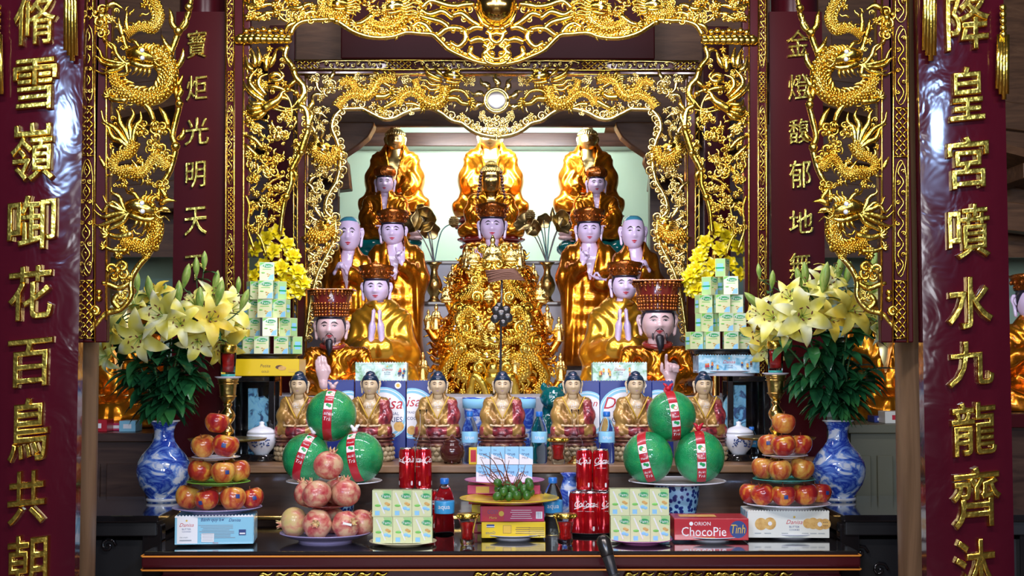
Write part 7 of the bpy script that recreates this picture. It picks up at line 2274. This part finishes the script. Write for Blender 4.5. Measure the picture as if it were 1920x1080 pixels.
lamp_chimney('clear glass lamp chimney behind the right cola cans', 1078, 5.63)

# covered bowls, incense pot, urn
def covered_bowl(label, px, Y):
    u = U(Y); p = W(px, 680, Y)
    root = empty('covered_bowl', (p.x, Y, SZ), label, 'bowl')
    MB().lathe([(0, 0), (26 * u, 0), (27 * u, 3 * u), (22 * u, 7 * u), (24 * u, 12 * u), (0, 12 * u)], (0, 0, 0), 32).build('black_stand', 'black_lacquer', root)
    q = MB().lathe([(0, 12 * u), (13 * u, 12 * u), (14 * u, 15 * u), (22 * u, 24 * u), (27 * u, 36 * u), (28 * u, 50 * u), (27 * u, 51 * u), (0, 50 * u)], (0, 0, 0), 40).build('bowl', 'porcelain', root)
    m = MB(); rr = random.Random(px)
    for k in range(34):
        a = -PI / 2 + rr.uniform(-.6, .7); z = 36 + rr.uniform(-7, 7) - abs(a + PI / 2) * 4; r_ = 27.3 * (1 if z > 34 else .985)
        m.ball((r_ * u * math.cos(a), r_ * u * math.sin(a), z * u), (1.6 * u, 1.6 * u, 1.3 * u), 6, 5)
    m.build('painted_spray', 'print_navy', q)
    l = MB().lathe([(28 * u, 51 * u), (26 * u, 56 * u), (16 * u, 62 * u), (6 * u, 65 * u), (4 * u, 68 * u), (5 * u, 72 * u), (0, 74 * u)], (0, 0, 0), 36).build('lid', 'porcelain', root)
covered_bowl('white porcelain covered bowl on black stand, left of the small buddhas', 492, 5.79)
covered_bowl('white porcelain covered bowl on black stand, right of the small buddhas', 1384, 5.79)
u = U(5.64); p = W(848, 680, 5.64)
root = empty('incense_pot', (p.x, 5.64, SZ), 'dark brown glazed incense pot left of the blue milk pack', 'pot')
MB().lathe([(0, 3 * u), (14 * u, 3 * u), (21 * u, 12 * u), (24 * u, 22 * u), (21 * u, 32 * u), (16 * u, 36 * u), (18 * u, 40 * u), (15 * u, 40 * u), (0, 34 * u)], (0, 0, 0), 36).build('pot_body', 'pot_brown', root)
MB().lathe([(17 * u, 40 * u), (14 * u, 44 * u), (6 * u, 47 * u), (3 * u, 50 * u), (0, 52 * u)], (0, 0, 0), 30).build('lid', 'pot_brown', root)
for k in range(3):
    a = -PI / 2 + k * 2 * PI / 3; MB().ball((14 * u * math.cos(a), 14 * u * math.sin(a), 3 * u), (4 * u, 4 * u, 3.4 * u), 10, 7).build('foot', 'pot_brown', root)
u = U(5.97); p = W(936, 680, 5.97)
o = MB().lathe([(0, 0), (52 * u, 0), (60 * u, 30 * u), (66 * u, 80 * u), (68 * u, 108 * u), (70 * u, 112 * u), (66 * u, 112 * u), (62 * u, 80 * u), (0, 70 * u)], (0, 0, 0), 44, 1, .55).build('incense_urn', 'blue_porcelain', None, loc=(p.x, 5.99, SZ)); tag(o, 'large blue and white porcelain urn behind the middle small buddha', 'urn')
q = MB(); q.lathe([(66.5 * u, 92 * u), (68.5 * u, 93 * u), (69.5 * u, 110 * u), (68 * u, 111 * u)], (0, 0, 0), 44, 1, .55); q.build('rim_band', 'print_sky', o)
for px, lb in ((1040, 'teal glazed lion figure behind the right glass lamp'), ):
    Y = 5.98; u = U(Y); p = W(px, 680, Y)
    def lion(P):
        d = sd_ell(P, (0, 0, 40 * u), (34 * u, 26 * u, 42 * u))
        d = smin(d, sd_ell(P, (-4 * u, -16 * u, 112 * u), (24 * u, 24 * u, 22 * u)), 14 * u)
        d = smin(d, sd_ell(P, (2 * u, 0, 80 * u), (26 * u, 22 * u, 34 * u)), 12 * u)
        for sx in (-1, 1):
            d = smin(d, sd_cap(P, (sx * 18 * u, -16 * u, 70 * u), (sx * 20 * u, -24 * u, 6 * u), 9 * u, 8 * u), 6 * u)
            d = smin(d, sd_ell(P, (sx * 16 * u - 4 * u, -8 * u, 132 * u), (7 * u, 5 * u, 9 * u)), 4 * u)
            d = smin(d, sd_ell(P, (sx * 8 * u - 4 * u, -36 * u, 118 * u), (5 * u, 4 * u, 5 * u)), 3 * u)
        d = smin(d, sd_ell(P, (-4 * u, -38 * u, 104 * u), (12 * u, 8 * u, 9 * u)), 5 * u)
        d = d + np.sin(P[..., 0] / u * .5) * np.sin(P[..., 2] / u * .4) * 1.2 * u
        return np.maximum(d, -P[..., 2])
    V, F = surface(lion, (-50 * u, -52 * u, -3 * u), (50 * u, 40 * u, 150 * u), 3 * u)
    o = MB().add(V, F).build('glazed_lion', 'glaze_teal', None, loc=(p.x, Y, SZ)); tag(o, lb, 'figurine')
u = U(5.3); p = W(1066, 680, 5.42)
o = MB().lathe([(0, 0), (13 * u, 0), (14 * u, 3 * u), (18 * u, 40 * u), (20 * u, 62 * u), (14 * u, 84 * u), (11 * u, 96 * u), (17 * u, 104 * u), (14 * u, 104 * u), (0, 96 * u)], (0, 0, 0), 32).build('porcelain_vase', 'blue_porcelain', None, loc=(p.x, 5.40, TZ)); tag(o, 'small blue and white vase behind the right cola cans', 'vase')
# microphone at the table's front
mp = W(1128, 1004, 4.55); mq = W(1160, 1110, 4.50)
root = empty('microphone', (mq.x, 4.50, mq.z), 'black microphone on a gooseneck in front of the altar table', 'microphone')
ax_ = np.array(mp - mq); L = np.linalg.norm(ax_); ax_ /= L
def mt(t): return ax_ * L * t
q = MB(); q.tube([mt(1.0), mt(.97), mt(.90), mt(.66), mt(.62)], [.010, .018, .024, .022, .018], 20); q.build('grille', 'dark_metal', root)
q = MB(); q.tube([mt(.64), mt(.62), mt(.30), mt(-.6)], [.017, .020, .016, .014], 16); q.build('handle', 'black_plastic', root)
q = MB(); q.tube([mt(.30), mt(.28), mt(.08), mt(.06)], [.019, .022, .022, .018], 16); q.build('clip', 'black_plastic', root)
q = MB(); q.tube([mt(.12) + (.0, .02, -.01), (.05, .03, -.15), (.06, .0, -.5), (.06, -.02, -mq.z + .02)], [.012, .010, .010, .012], 10, sub=5); q.lathe([(0, -mq.z), (.10, -mq.z), (.09, -mq.z + .02), (0, -mq.z + .025)], (.06, -.02, 0), 28); q.build('stand', 'black_plastic', root)
# areca nuts
u = U(5.05); b0 = W(962, 908, 5.05)
root = empty('areca_bunch', (b0.x, 5.06, zy + .008), 'bunch of green areca nuts with dark twigs on the yellow plate', 'areca nuts')
rr = random.Random(5); z0_ = b0.z - (zy + .008)
pos = []
for k in range(19):
    for _ in range(60):
        c_ = np.array((rr.uniform(-30, 34) * u, rr.uniform(-22, 22) * u, (9 + rr.uniform(0, 30)) * u))
        if all(np.linalg.norm(c_ - q_) > 13.5 * u for q_ in pos): break
    pos.append(c_)
q0 = None
for c_ in pos:
    m = MB(); m.ball((0, 0, 0), (8 * u, 8 * u, 9.5 * u), 14, 10)
    o = m.build('areca_nut', 'areca_green', root, loc=tuple(c_)) if q0 is None else copy_tree(q0, root, tuple(c_))
    if q0 is None:
        q0 = o; s_ = MB(); s_.lathe([(4 * u, 7.6 * u), (3 * u, 9.6 * u), (0, 10 * u)], (0, 0, 0), 10); s_.build('nut_cap', 'stem_green', o)
    o.rotation_euler = (rr.uniform(-1, 1), rr.uniform(-1, 1), 0)
m = MB()
for k in range(16):
    a = rr.uniform(0, 6.28); x = -6 * u
    P = [(0, 0, 12 * u), (x + math.cos(a) * 14 * u, math.sin(a) * 8 * u, 34 * u), (x + math.cos(a) * 30 * u - 8 * u, math.sin(a) * 12 * u, (48 + rr.uniform(-14, 30)) * u), (x + math.cos(a + .3) * 42 * u - 12 * u, math.sin(a) * 14 * u, (56 + rr.uniform(-26, 40)) * u)]
    m.tube(P, [1.3 * u, 1.1 * u, .5 * u], 5, sub=4)
m.build('twigs', 'stamen_brown', root)
# ------------------------------------------------------------------ lilies
def petal(m, a, L, wd, curl, tilt):
    """one lily petal leaving the throat (origin) along +z and bending outwards at angle a"""
    P = []
    n = 9
    r, z, an = .02 * L, 0, tilt
    for i in range(n + 1):
        t = i / n
        w = wd * L * (math.sin(PI * (.10 + .90 * t) ** .85)) ** .8 * (1 if t < .98 else .05)
        row = []
        for j in range(5):
            s_ = (j - 2) / 2
            cup = .30 * w * (s_ * s_) * (1 - t * 1.3) + .02 * L * math.sin(9 * t + 3 * s_) * abs(s_)
            rr = r - cup * math.cos(an); zz = z + cup * math.sin(an)
            row.append((rr * math.cos(a) - s_ * w * math.sin(a), rr * math.sin(a) + s_ * w * math.cos(a), zz))
        P.append(row)
        r += L / n * math.sin(an); z += L / n * math.cos(an); an += curl / n
    m.grid(P)
def bloom_mesh(mt, tilt, curl):
    m = MB()
    for k in range(6):
        petal(m, k * PI / 3, 1.0, .205 if k % 2 == 0 else .150, curl * (1 if k % 2 == 0 else 1.1), tilt)
    me = m.data('bloom'); me.materials.append(MATS[mt]); me.polygons.foreach_set('use_smooth', [True] * len(me.polygons)); return me
BL = [bloom_mesh('lily_petal', .34, 2.3), bloom_mesh('lily_petal', .25, 1.8), bloom_mesh('lily_gold', .38, 2.2)]
m = MB()
for k in range(6):
    a = k * PI / 3 + .5
    m.tube([(0, 0, .05), (.05 * math.cos(a), .05 * math.sin(a), .35), (.16 * math.cos(a), .16 * math.sin(a), .62)], [.012, .010, .008], 5, sub=3)
STA = m.data('filaments'); STA.materials.append(MATS['bud_green'])
m = MB()
for k in range(6):
    a = k * PI / 3 + .5; b = np.array((.16 * math.cos(a), .16 * math.sin(a), .64))
    m.ball(b, (.055, .02, .02), 7, 5, Matrix.Rotation(a + 1.2, 3, 'Z'))
ANT = m.data('anthers'); ANT.materials.append(MATS['stamen_brown'])
m = MB(); P = []
for i in range(13):
    t = i / 12; row = []
    for j in range(12):
        a = 2 * PI * j / 12; r = .145 * math.sin(PI * (.06 + .94 * t) ** 1.15) ** .8 * (1 + .12 * abs(math.cos(1.5 * a))) + .006
        row.append((r * math.cos(a), r * math.sin(a), t))
    P.append(row)
m.grid(P, closev=True); BUD = m.data('bud'); BUD.materials.append(MATS['bud_green']); BUD.polygons.foreach_set('use_smooth', [True] * len(BUD.polygons))

def leaf(m, b, d, up, L, w, droop=.5):
    d = np.array(d, float); d /= np.linalg.norm(d) + 1e-9
    s_ = np.cross(d, (0, 0, 1)); s_ /= np.linalg.norm(s_) + 1e-9
    P = []; p = np.array(b, float); v = d * math.cos(up) + np.array((0, 0, math.sin(up)))
    n = 7
    for i in range(n + 1):
        t = i / n; ww = w * math.sin(PI * (.06 + .92 * t) ** .8)
        nn = np.cross(s_, v)
        P.append([p - s_ * ww + nn * ww * .35, p, p + s_ * ww + nn * ww * .35])
        v = v + np.array((0, 0, -droop / n)); v /= np.linalg.norm(v); p = p + v * L / n
    m.grid(P)

def orient(o, loc, d, s, spin=0):
    q = Vector(d).to_track_quat('Z', 'Y')
    o.location = loc; o.rotation_euler = (q @ Euler((0, 0, spin)).to_quaternion()).to_euler(); o.scale = (s, s, s)

def lily_stem(label, group, mouth, node, blooms, buds, seed, nl=26):
    """stem from the vase mouth to node = (px, py, Y); blooms = [(px, py, Y, size px, facing)], buds = [(px, py, Y, len px, tilt)]"""
    rr = random.Random(seed)
    root = empty('lily_stem', tuple(mouth), label, 'lily', group)
    N = np.array(W(*node)) - mouth
    st = MB(); base = np.array((rr.uniform(-.02, .02), rr.uniform(-.015, .015), -.10))
    path = [base, (base[0] * .6 + N[0] * .06, base[1] + N[1] * .1, .02), N * .45 + (0, 0, .03), N]
    st.tube(path, [.005, .005, .0045, .004], 7, sub=6)
    C = catmull(path, 10)
    lf = MB()
    for k in range(nl):
        t = .40 + .58 * (k + rr.random()) / nl; p = C[min(len(C) - 1, int(t * (len(C) - 1)))]
        a = rr.uniform(0, 2 * PI)
        leaf(lf, p, (math.cos(a), math.sin(a) - .2, 0), rr.uniform(-.2, .55), rr.uniform(.09, .15), rr.uniform(.018, .028), rr.uniform(.6, 1.5))
    root_parts = []
    for k, (x, y, Y, s, f) in enumerate(blooms):
        u = U(Y); c_ = np.array(W(x, y, Y)) - mouth; f = np.array(f, float); f /= np.linalg.norm(f)
        L = s * u * 1.18; b = c_ - f * L * .25
        st.tube([N, N * .5 + b * .5 + (0, 0, .015), b], [.0035, .003, .003], 6, sub=5)
        o = bpy.data.objects.new('bloom', BL[k % 2] if rr.random() < .88 else BL[2]); col.objects.link(o); o.parent = root
        orient(o, b, f, L, rr.uniform(0, 6))
        for me in (STA, ANT):
            q = bpy.data.objects.new(me.name.split('.')[0], me); col.objects.link(q); q.parent = o
    for (x, y, Y, s, tl) in buds:
        u = U(Y); c_ = np.array(W(x, y, Y)) - mouth; L = s * u
        f = np.array((tl, -.12, 1.0)); f /= np.linalg.norm(f); b = c_ - f * L * .5
        st.tube([N, N * .5 + b * .5 + (tl * .02, 0, -.01), b], [.003, .0025, .0025], 6, sub=5)
        o = bpy.data.objects.new('bud', BUD); col.objects.link(o); o.parent = root; orient(o, b, f, L, rr.uniform(0, 6))
        leaf(lf, b - f * L * .2, (rr.uniform(-1, 1), -.5, 0), .3, .09, .014, .7)
    st.build('stem', 'stem_green', root)
    lf.build('leaves', 'leaf_green', root)
B = 5.42
GL = 'lilies in the left vase'
lily_stem('lily stem of the left bouquet with the large drooping yellow bloom at front', GL, VL, (270, 610, 5.45), [(262, 632, 5.30, 62, (-.1, -1, -.35)), (305, 592, 5.30, 62, (-.35, -1, .25))], [(335, 548, 5.40, 46, .05)], 1)
lily_stem('lily stem of the left bouquet leaning far left behind the gate panel', GL, VL, (215, 610, 5.5), [(205, 625, 5.42, 56, (-.9, -.8, -.1)), (252, 572, 5.48, 54, (-.2, -.5, .9)), (195, 668, 5.45, 44, (-.8, -.9, -.4))], [(256, 525, 5.5, 44, -.1), (280, 540, 5.45, 48, -.1)], 2)
lily_stem('lily stem of the left bouquet with an open bloom right of centre', GL, VL, (350, 600, 5.45), [(338, 606, 5.30, 54, (.1, -1, .1)), (395, 598, 5.34, 56, (.35, -1, .15))], [(375, 562, 5.35, 50, .0), (312, 552, 5.5, 40, -.05)], 3)
lily_stem('lily stem of the left bouquet reaching right over the red candle glass', GL, VL, (395, 610, 5.48), [(432, 582, 5.62, 56, (.7, -1, .3)), (418, 640, 5.78, 54, (.15, -1, -.5)), (445, 610, 5.82, 44, (.9, -.6, 0))], [(412, 548, 5.42, 50, .25), (458, 562, 5.5, 44, .4)], 4)
lily_stem('tall lily stem of the left bouquet topped by upright green buds', GL, VL, (372, 560, 5.52), [(365, 570, 5.48, 50, (-.3, -.8, .6)), (402, 560, 5.5, 50, (.4, -.8, .5))], [(349, 517, 5.5, 48, .25), (368, 500, 5.52, 38, .0), (383, 488, 5.52, 36, .05), (405, 527, 5.5, 42, .2), (447, 534, 5.55, 32, .05)], 5)
lily_stem('leafy lily stem at the back of the left bouquet', GL, VL, (320, 640, 5.56), [(318, 580, 5.56, 46, (0, -.6, 1)), (290, 552, 5.5, 46, (-.3, -.8, .7)), (370, 640, 5.38, 48, (.2, -1, -.3)), (222, 600, 5.5, 44, (-.6, -1, .2)), (410, 655, 5.8, 40, (.5, -1, -.3))], [], 6, 44)
lily_stem('leafy lily stem low on the right of the left bouquet', GL, VL, (370, 690, 5.5), [], [], 7, 46)
lily_stem('leafy lily stem low on the left of the left bouquet', GL, VL, (245, 690, 5.5), [], [], 8, 46)
GR = 'lilies in the right vase'
lily_stem('lily stem of the right bouquet with the widest open bloom facing front', GR, VR, (1510, 620, 5.45), [(1505, 592, 5.28, 66, (-.05, -1, .1)), (1450, 596, 5.34, 56, (-.6, -1, .15))], [(1547, 520, 5.4, 60, .15)], 11)
lily_stem('lily stem of the right bouquet drooping left over the red candle glass', GR, VR, (1460, 630, 5.48), [(1432, 622, 5.78, 60, (-.7, -1, -.3)), (1440, 655, 5.80, 44, (-.5, -1, -.7)), (1425, 590, 5.7, 44, (-.9, -.7, .1))], [(1413, 564, 5.45, 48, -1.1), (1448, 524, 5.5, 36, .05)], 12)
lily_stem('tall lily stem of the right bouquet with blooms turned upward', GR, VR, (1530, 570, 5.5), [(1510, 545, 5.46, 54, (-.4, -.7, .7)), (1545, 540, 5.46, 54, (.2, -.9, .6)), (1560, 515, 5.5, 46, (.5, -.5, .8)), (1482, 560, 5.44, 48, (-.6, -.9, .4))], [(1510, 512, 5.45, 44, -.1), (1498, 520, 5.46, 40, -.3)], 13)
lily_stem('lily stem of the right bouquet with a yellow bloom beside the gate panel', GR, VR, (1590, 610, 5.45), [(1598, 582, 5.32, 58, (.25, -1, .1)), (1645, 615, 5.42, 42, (.8, -.9, -.1))], [(1590, 512, 5.5, 46, .2), (1423, 508, 5.55, 30, -.1)], 14)
lily_stem('lily stem of the right bouquet with a bloom behind the gate panel', GR, VR, (1620, 560, 5.52), [(1640, 545, 5.5, 48, (.5, -.8, .4)), (1622, 600, 5.5, 44, (.5, -.9, 0))], [(1575, 500, 5.5, 46, .15), (1640, 490, 5.55, 44, .2)], 15)
lily_stem('leafy lily stem at the back of the right bouquet', GR, VR, (1560, 640, 5.56), [(1575, 560, 5.55, 44, (0, -.7, .9)), (1478, 612, 5.36, 46, (-.4, -1, -.2)), (1556, 598, 5.36, 48, (.2, -1, .1)), (1535, 575, 5.5, 46, (.1, -.8, .5))], [], 16, 46)
lily_stem('leafy lily stem low on the left of the right bouquet', GR, VR, (1500, 700, 5.5), [], [], 17, 46)
lily_stem('leafy lily stem low on the right of the right bouquet', GR, VR, (1630, 690, 5.5), [], [], 18, 46)

# ------------------------------------------------------------------ yellow lotus towers beside the milk pyramids
m = MB()
for ring, (n, el, L) in enumerate(((5, .35, 1.0), (6, .85, 1.05), (7, 1.35, .95))):
    for k in range(n):
        a = 2 * PI * (k + .5 * (ring % 2)) / n; P = []
        for i in range(6):
            t = i / 5; w = .42 * math.sin(PI * (.08 + .86 * t)) ; e = el - .5 * t * (1 - t) * 2 + .25 * t
            r = L * t * math.sin(e) + .05; z = L * t * math.cos(e) + .1 * ring
            P.append([(r * math.cos(a) - s_ * w * math.sin(a) - .12 * w * (s_ * s_) * math.cos(a) * 2, r * math.sin(a) + s_ * w * math.cos(a) - .12 * w * s_ * s_ * math.sin(a) * 2, z + .2 * w * s_ * s_) for s_ in (-1, -.5, 0, .5, 1)])
        m.grid(P)
LOT = m.data('lotus_bloom'); LOT.materials.append(MATS['lotus_yellow']); LOT.polygons.foreach_set('use_smooth', [True] * len(LOT.polygons))
def lotus_tower(label, cx_, base, top, pts, Y):
    p = W(cx_, base, Y); z0 = CABZ
    root = empty('lotus_tower', (p.x, Y, SZ), label, 'flower arrangement')
    H = W(0, top, Y).z - SZ
    MB().lathe([(0, 0), (.07, 0), (.07, .03), (.02, .05), (.014, H * .5), (.012, H * .93), (0, H * .94)], (0, 0, 0), 24).build('stand', 'brass', root)
    rr = random.Random(cx_); sm = MB()
    for x, y, s in pts:
        q = np.array(W(x, y, Y - rr.uniform(.0, .05))) - np.array((p.x, Y, SZ)); d = np.array((q[0] * 3.0, -.6, .25)); d /= np.linalg.norm(d)
        o = bpy.data.objects.new('lotus_bloom', LOT); col.objects.link(o); o.parent = root
        orient(o, q, d, s * U(Y), rr.uniform(0, 6)); sm.tube([(0, 0, q[2] - .02), q], [.005, .005], 6)
    sm.build('branches', 'brass', root)
PT = [(520, 438, 17), (500, 450, 17), (538, 460, 16), (482, 470, 16), (512, 474, 18), (548, 482, 17), (496, 500, 16), (526, 505, 18), (556, 512, 18), (478, 520, 15), (540, 528, 20), (566, 532, 17), (512, 535, 16), (556, 548, 18), (530, 556, 17)]
lotus_tower('tower of yellow lotus blossoms behind the left milk pyramid', 522, 700, 440, PT, 6.32)
lotus_tower('tower of yellow lotus blossoms behind the right milk pyramid', 1342, 700, 440, [(1862 - x, y - 4, s) for x, y, s in PT] + [(1296, 520, 18), (1310, 490, 18), (1300, 545, 17)], 6.32)

# ------------------------------------------------------------------ brass vases with bronze lotus leaves on the steps
def brass_vase(label, px, Y, leaves, pods):
    u = U(Y); p = W(px, 567, Y)
    root = empty('brass_vase', (p.x, Y, Z3), label, 'vase')
    o = MB().lathe([(0, 0), (13 * u, 0), (13.5 * u, 3 * u), (8 * u, 9 * u), (8 * u, 14 * u), (14 * u, 24 * u), (16 * u, 34 * u), (12 * u, 46 * u), (7 * u, 54 * u), (6 * u, 62 * u), (9 * u, 71 * u), (15 * u, 77 * u), (13 * u, 77 * u), (5 * u, 64 * u), (0, 62 * u)], (0, 0, 0), 32).build('vase_body', 'old_brass', root)
    top = np.array((p.x, Y, Z3 + 72 * u))
    for k, (x, y, r, d) in enumerate(leaves):
        c_ = np.array(W(x, y, Y)); st = empty('bronze_lotus_stem', tuple(top), 'bronze lotus leaf, %s, in the %s' % (d, label.split(' on ')[0]), 'lotus leaf', 'bronze lotus leaves')
        q = MB(); q.tube([(0, 0, -.09), (0, 0, 0), (c_ - top) * .5 + (0, .0, .03), c_ - top], [1.2 * u, 1.2 * u, 1 * u, .9 * u], 6, sub=5); q.build('stem', 'dark_metal', st)
        q = MB(); P = []
        for i in range(28):
            a = 2 * PI * i / 28; P.append([(r * u * t * math.cos(a) * (1 + .08 * math.sin(6 * a) * t), -r * u * .35 * t * t * (1 + .3 * math.sin(4 * a)), r * u * t * math.sin(a) * (1 + .08 * math.sin(5 * a) * t)) for t in (.02, .25, .5, .75, .92, 1)])
        q.grid(P, closeu=True)
        lo = q.build('leaf_blade', 'bronze', st, loc=tuple(c_ - top)); lo.rotation_euler = ((k % 3 - 1) * .5, .3 * (k % 2), (k % 4 - 1.5) * .35)
        s_ = lo.modifiers.new('t', 'SOLIDIFY'); s_.thickness = .002
    for (x, y, d) in pods:
        c_ = np.array(W(x, y, Y)); st = empty('bronze_lotus_stem', tuple(top), 'bronze lotus %s in the %s' % (d, label.split(' on ')[0]), 'lotus pod', 'bronze lotus pods and buds')
        q = MB(); q.tube([(0, 0, -.09), (0, 0, 0), (c_ - top) * .55 + ((c_ - top)[0] * -.2, 0, .05), c_ - top], [1.1 * u] * 4, 6, sub=6); q.build('stem', 'glaze_teal', st)
        q = MB()
        if 'bud' in d: q.lathe([(0, -10 * u), (4 * u, -5 * u), (5 * u, 2 * u), (2 * u, 12 * u), (0, 17 * u)], (0, 0, 0), 14)
        else:
            q.ball((0, 0, 0), (9 * u, 6 * u, 11 * u), 16, 10); curls(q, (0, -1 * u, 0), 8.5 * u, 1.2, 5, .2, -.5)
        q.build('pod', 'bronze', st, loc=tuple(c_ - top))
brass_vase('left engraved brass vase on the grey step', 814, 7.72, [(776, 424, 22, 'low left'), (796, 412, 24, 'central'), (806, 430, 18, 'low right'), (790, 398, 15, 'upper')], [(851, 416, 'seed pod on a curved stem')])
brass_vase('right engraved brass vase on the grey step', 1026, 7.72, [(985, 420, 20, 'low left'), (1000, 428, 16, 'low middle'), (1019, 412, 15, 'round upper'), (1048, 424, 22, 'low right'), (1056, 410, 16, 'upper right')], [(1036, 404, 'bud'), (994, 404, 'seed pod')])

# ------------------------------------------------------------------ incense rack on a rod, in front of the sculpture
Y = 6.36; u = U(Y); p = W(938, 741, Y)
root = empty('incense_rack', (p.x, Y, 1.35), 'dark iron rod with a knotted key ornament and fan of brown incense rolls', 'incense holder')
q = MB(); q.tube([(0, 0, .01), (.004, 0, 150 * u), (.008, 0, 232 * u)], [2.4 * u, 2.2 * u, 2 * u], 8); q.lathe([(0, 0), (.04, 0), (.036, .012), (0, .016)], (0, 0, 0), 24); q.build('rod', 'dark_metal', root)
q = MB()
for x, z, r in ((-9, 160, 9), (9, 160, 9), (-11, 144, 9), (12, 146, 10), (0, 152, 11), (4, 136, 8), (-4, 168, 7)): q.ball((x * u + .004, -.006, z * u), (r * u, r * .5 * u, r * u), 12, 8)
q.build('knot_ornament', 'dark_metal', root)
q = MB()
for i in range(9): q.tube([((-22 - i * .8) * u, -.01 + .006 * (i % 2), (212 + i * 2.6) * u), (10 * u, -.012, (222 + i * 2.2 - abs(i - 4)) * u), ((46 - i * 2.2) * u, -.01, (216 + i * 2.6) * u)], 1.7 * u, 6, sub=4)
q.build('incense_rolls', 'incense_brown', root)

# ------------------------------------------------------------------ side altars beyond the bays
for sx, xa, xb, yc in ((-1, 182, 282, 812), (1, 1596, 1700, 796)):
    side = 'left' if sx < 0 else 'right'
    a = W(xa - (160 if sx < 0 else 0), yc, 6.4); b = W(xb + (20 if sx > 0 else 0), yc, 6.4)
    root = empty('side_altar', ((a.x + b.x) / 2, 6.85, 0), 'low %s cabinet of a side altar in the %s bay' % ('olive' if sx > 0 else 'dark wood', side), 'cabinet')
    w = b.x - a.x; mt = 'grey_green' if sx > 0 else 'dark_wood'
    MB().box((0, 0, a.z / 2 - .02), (w, .88, a.z - .04)).build('cabinet_body', mt, root, smooth=False)
    MB().box((0, 0, a.z - .02), (w + .03, .92, .04)).build('top', mt, root, smooth=False, bevel=.004)
    n = 3
    for k in range(n):
        o = MB().box((-w / 2 + w * (k + .5) / n, -.452, a.z * .5 - .02), (w / n - .03, .016, a.z * .8)).build('door', mt, root, smooth=False, bevel=.004)
        MB().ball((-w / 2 + w * (k + .5) / n + .06, -.47, a.z * .55), .012, 8, 6).build('knob', 'brass', o)
    z = a.z + .001
    for k, (x, y0, y1, wd, mt_, lb) in enumerate(((205, 790, 812, 40, 'box_red', 'red biscuit box on the left side altar'), (230, 776, 790, 44, 'box_magenta', 'crimson sweet box on the left side altar'), (262, 792, 812, 30, 'box_sky', 'blue box on the left side altar')) if sx < 0 else ((1662, 774, 796, 52, 'box_ivory', 'white biscuit box on the right side altar'), (1640, 784, 796, 24, 'box_blue', 'small blue box on the right side altar'))):
        c_ = W(x, 0, 6.6); u = U(6.6)
        o = MB().box((0, 0, (y1 - y0) * u / 2), (wd * u, .12, (y1 - y0) * u)).build('offering_box', mt_, None, smooth=False, bevel=.002, loc=(c_.x, 6.55 + .11 * (k % 2), z)); tag(o, lb, 'box')
        prints(o, [('r', 0, (y1 - y0) * u * .5, wd * u * .5, (y1 - y0) * u * .4, 'print_white' if mt_ != 'box_ivory' else 'print_red')], -.06)
    # gilt statue of the side altar, its lower part seen through the bay
    cx_ = 232 if sx < 0 else 1652
    st = statue('gilt robed statue on the side altar in the %s bay, half hidden by lilies' % side, cx_, yc - 8, 7.0, (cx_, 560), 26, 32, 606, 62, 74, 'skin_gold', kind='curls', name='buddha_statue')
    st.location.z = a.z + .002
c_ = W(1945, 780, 6.6)
st = statue('white-faced robed statue at the right edge of the picture, behind the right pillar board', 1942, 770, 6.6, (1934, 566), 30, 34, 620, 70, 86, 'skin_white', kind='crown', pose='fists', name='seated_statue')
root = empty('side_altar', (st.location.x, 6.6, 0), 'dark red altar cupboard at the right edge of the picture', 'cabinet')
zz = st.location.z
MB().box((0, 0, zz / 2), (.62, .6, zz - .004)).build('cabinet_body', 'dark_wood', root, smooth=False); MB().box((0, -.01, zz - .035), (.66, .64, .06)).build('top', 'flat_red_lacquer', root, smooth=False, bevel=.004)
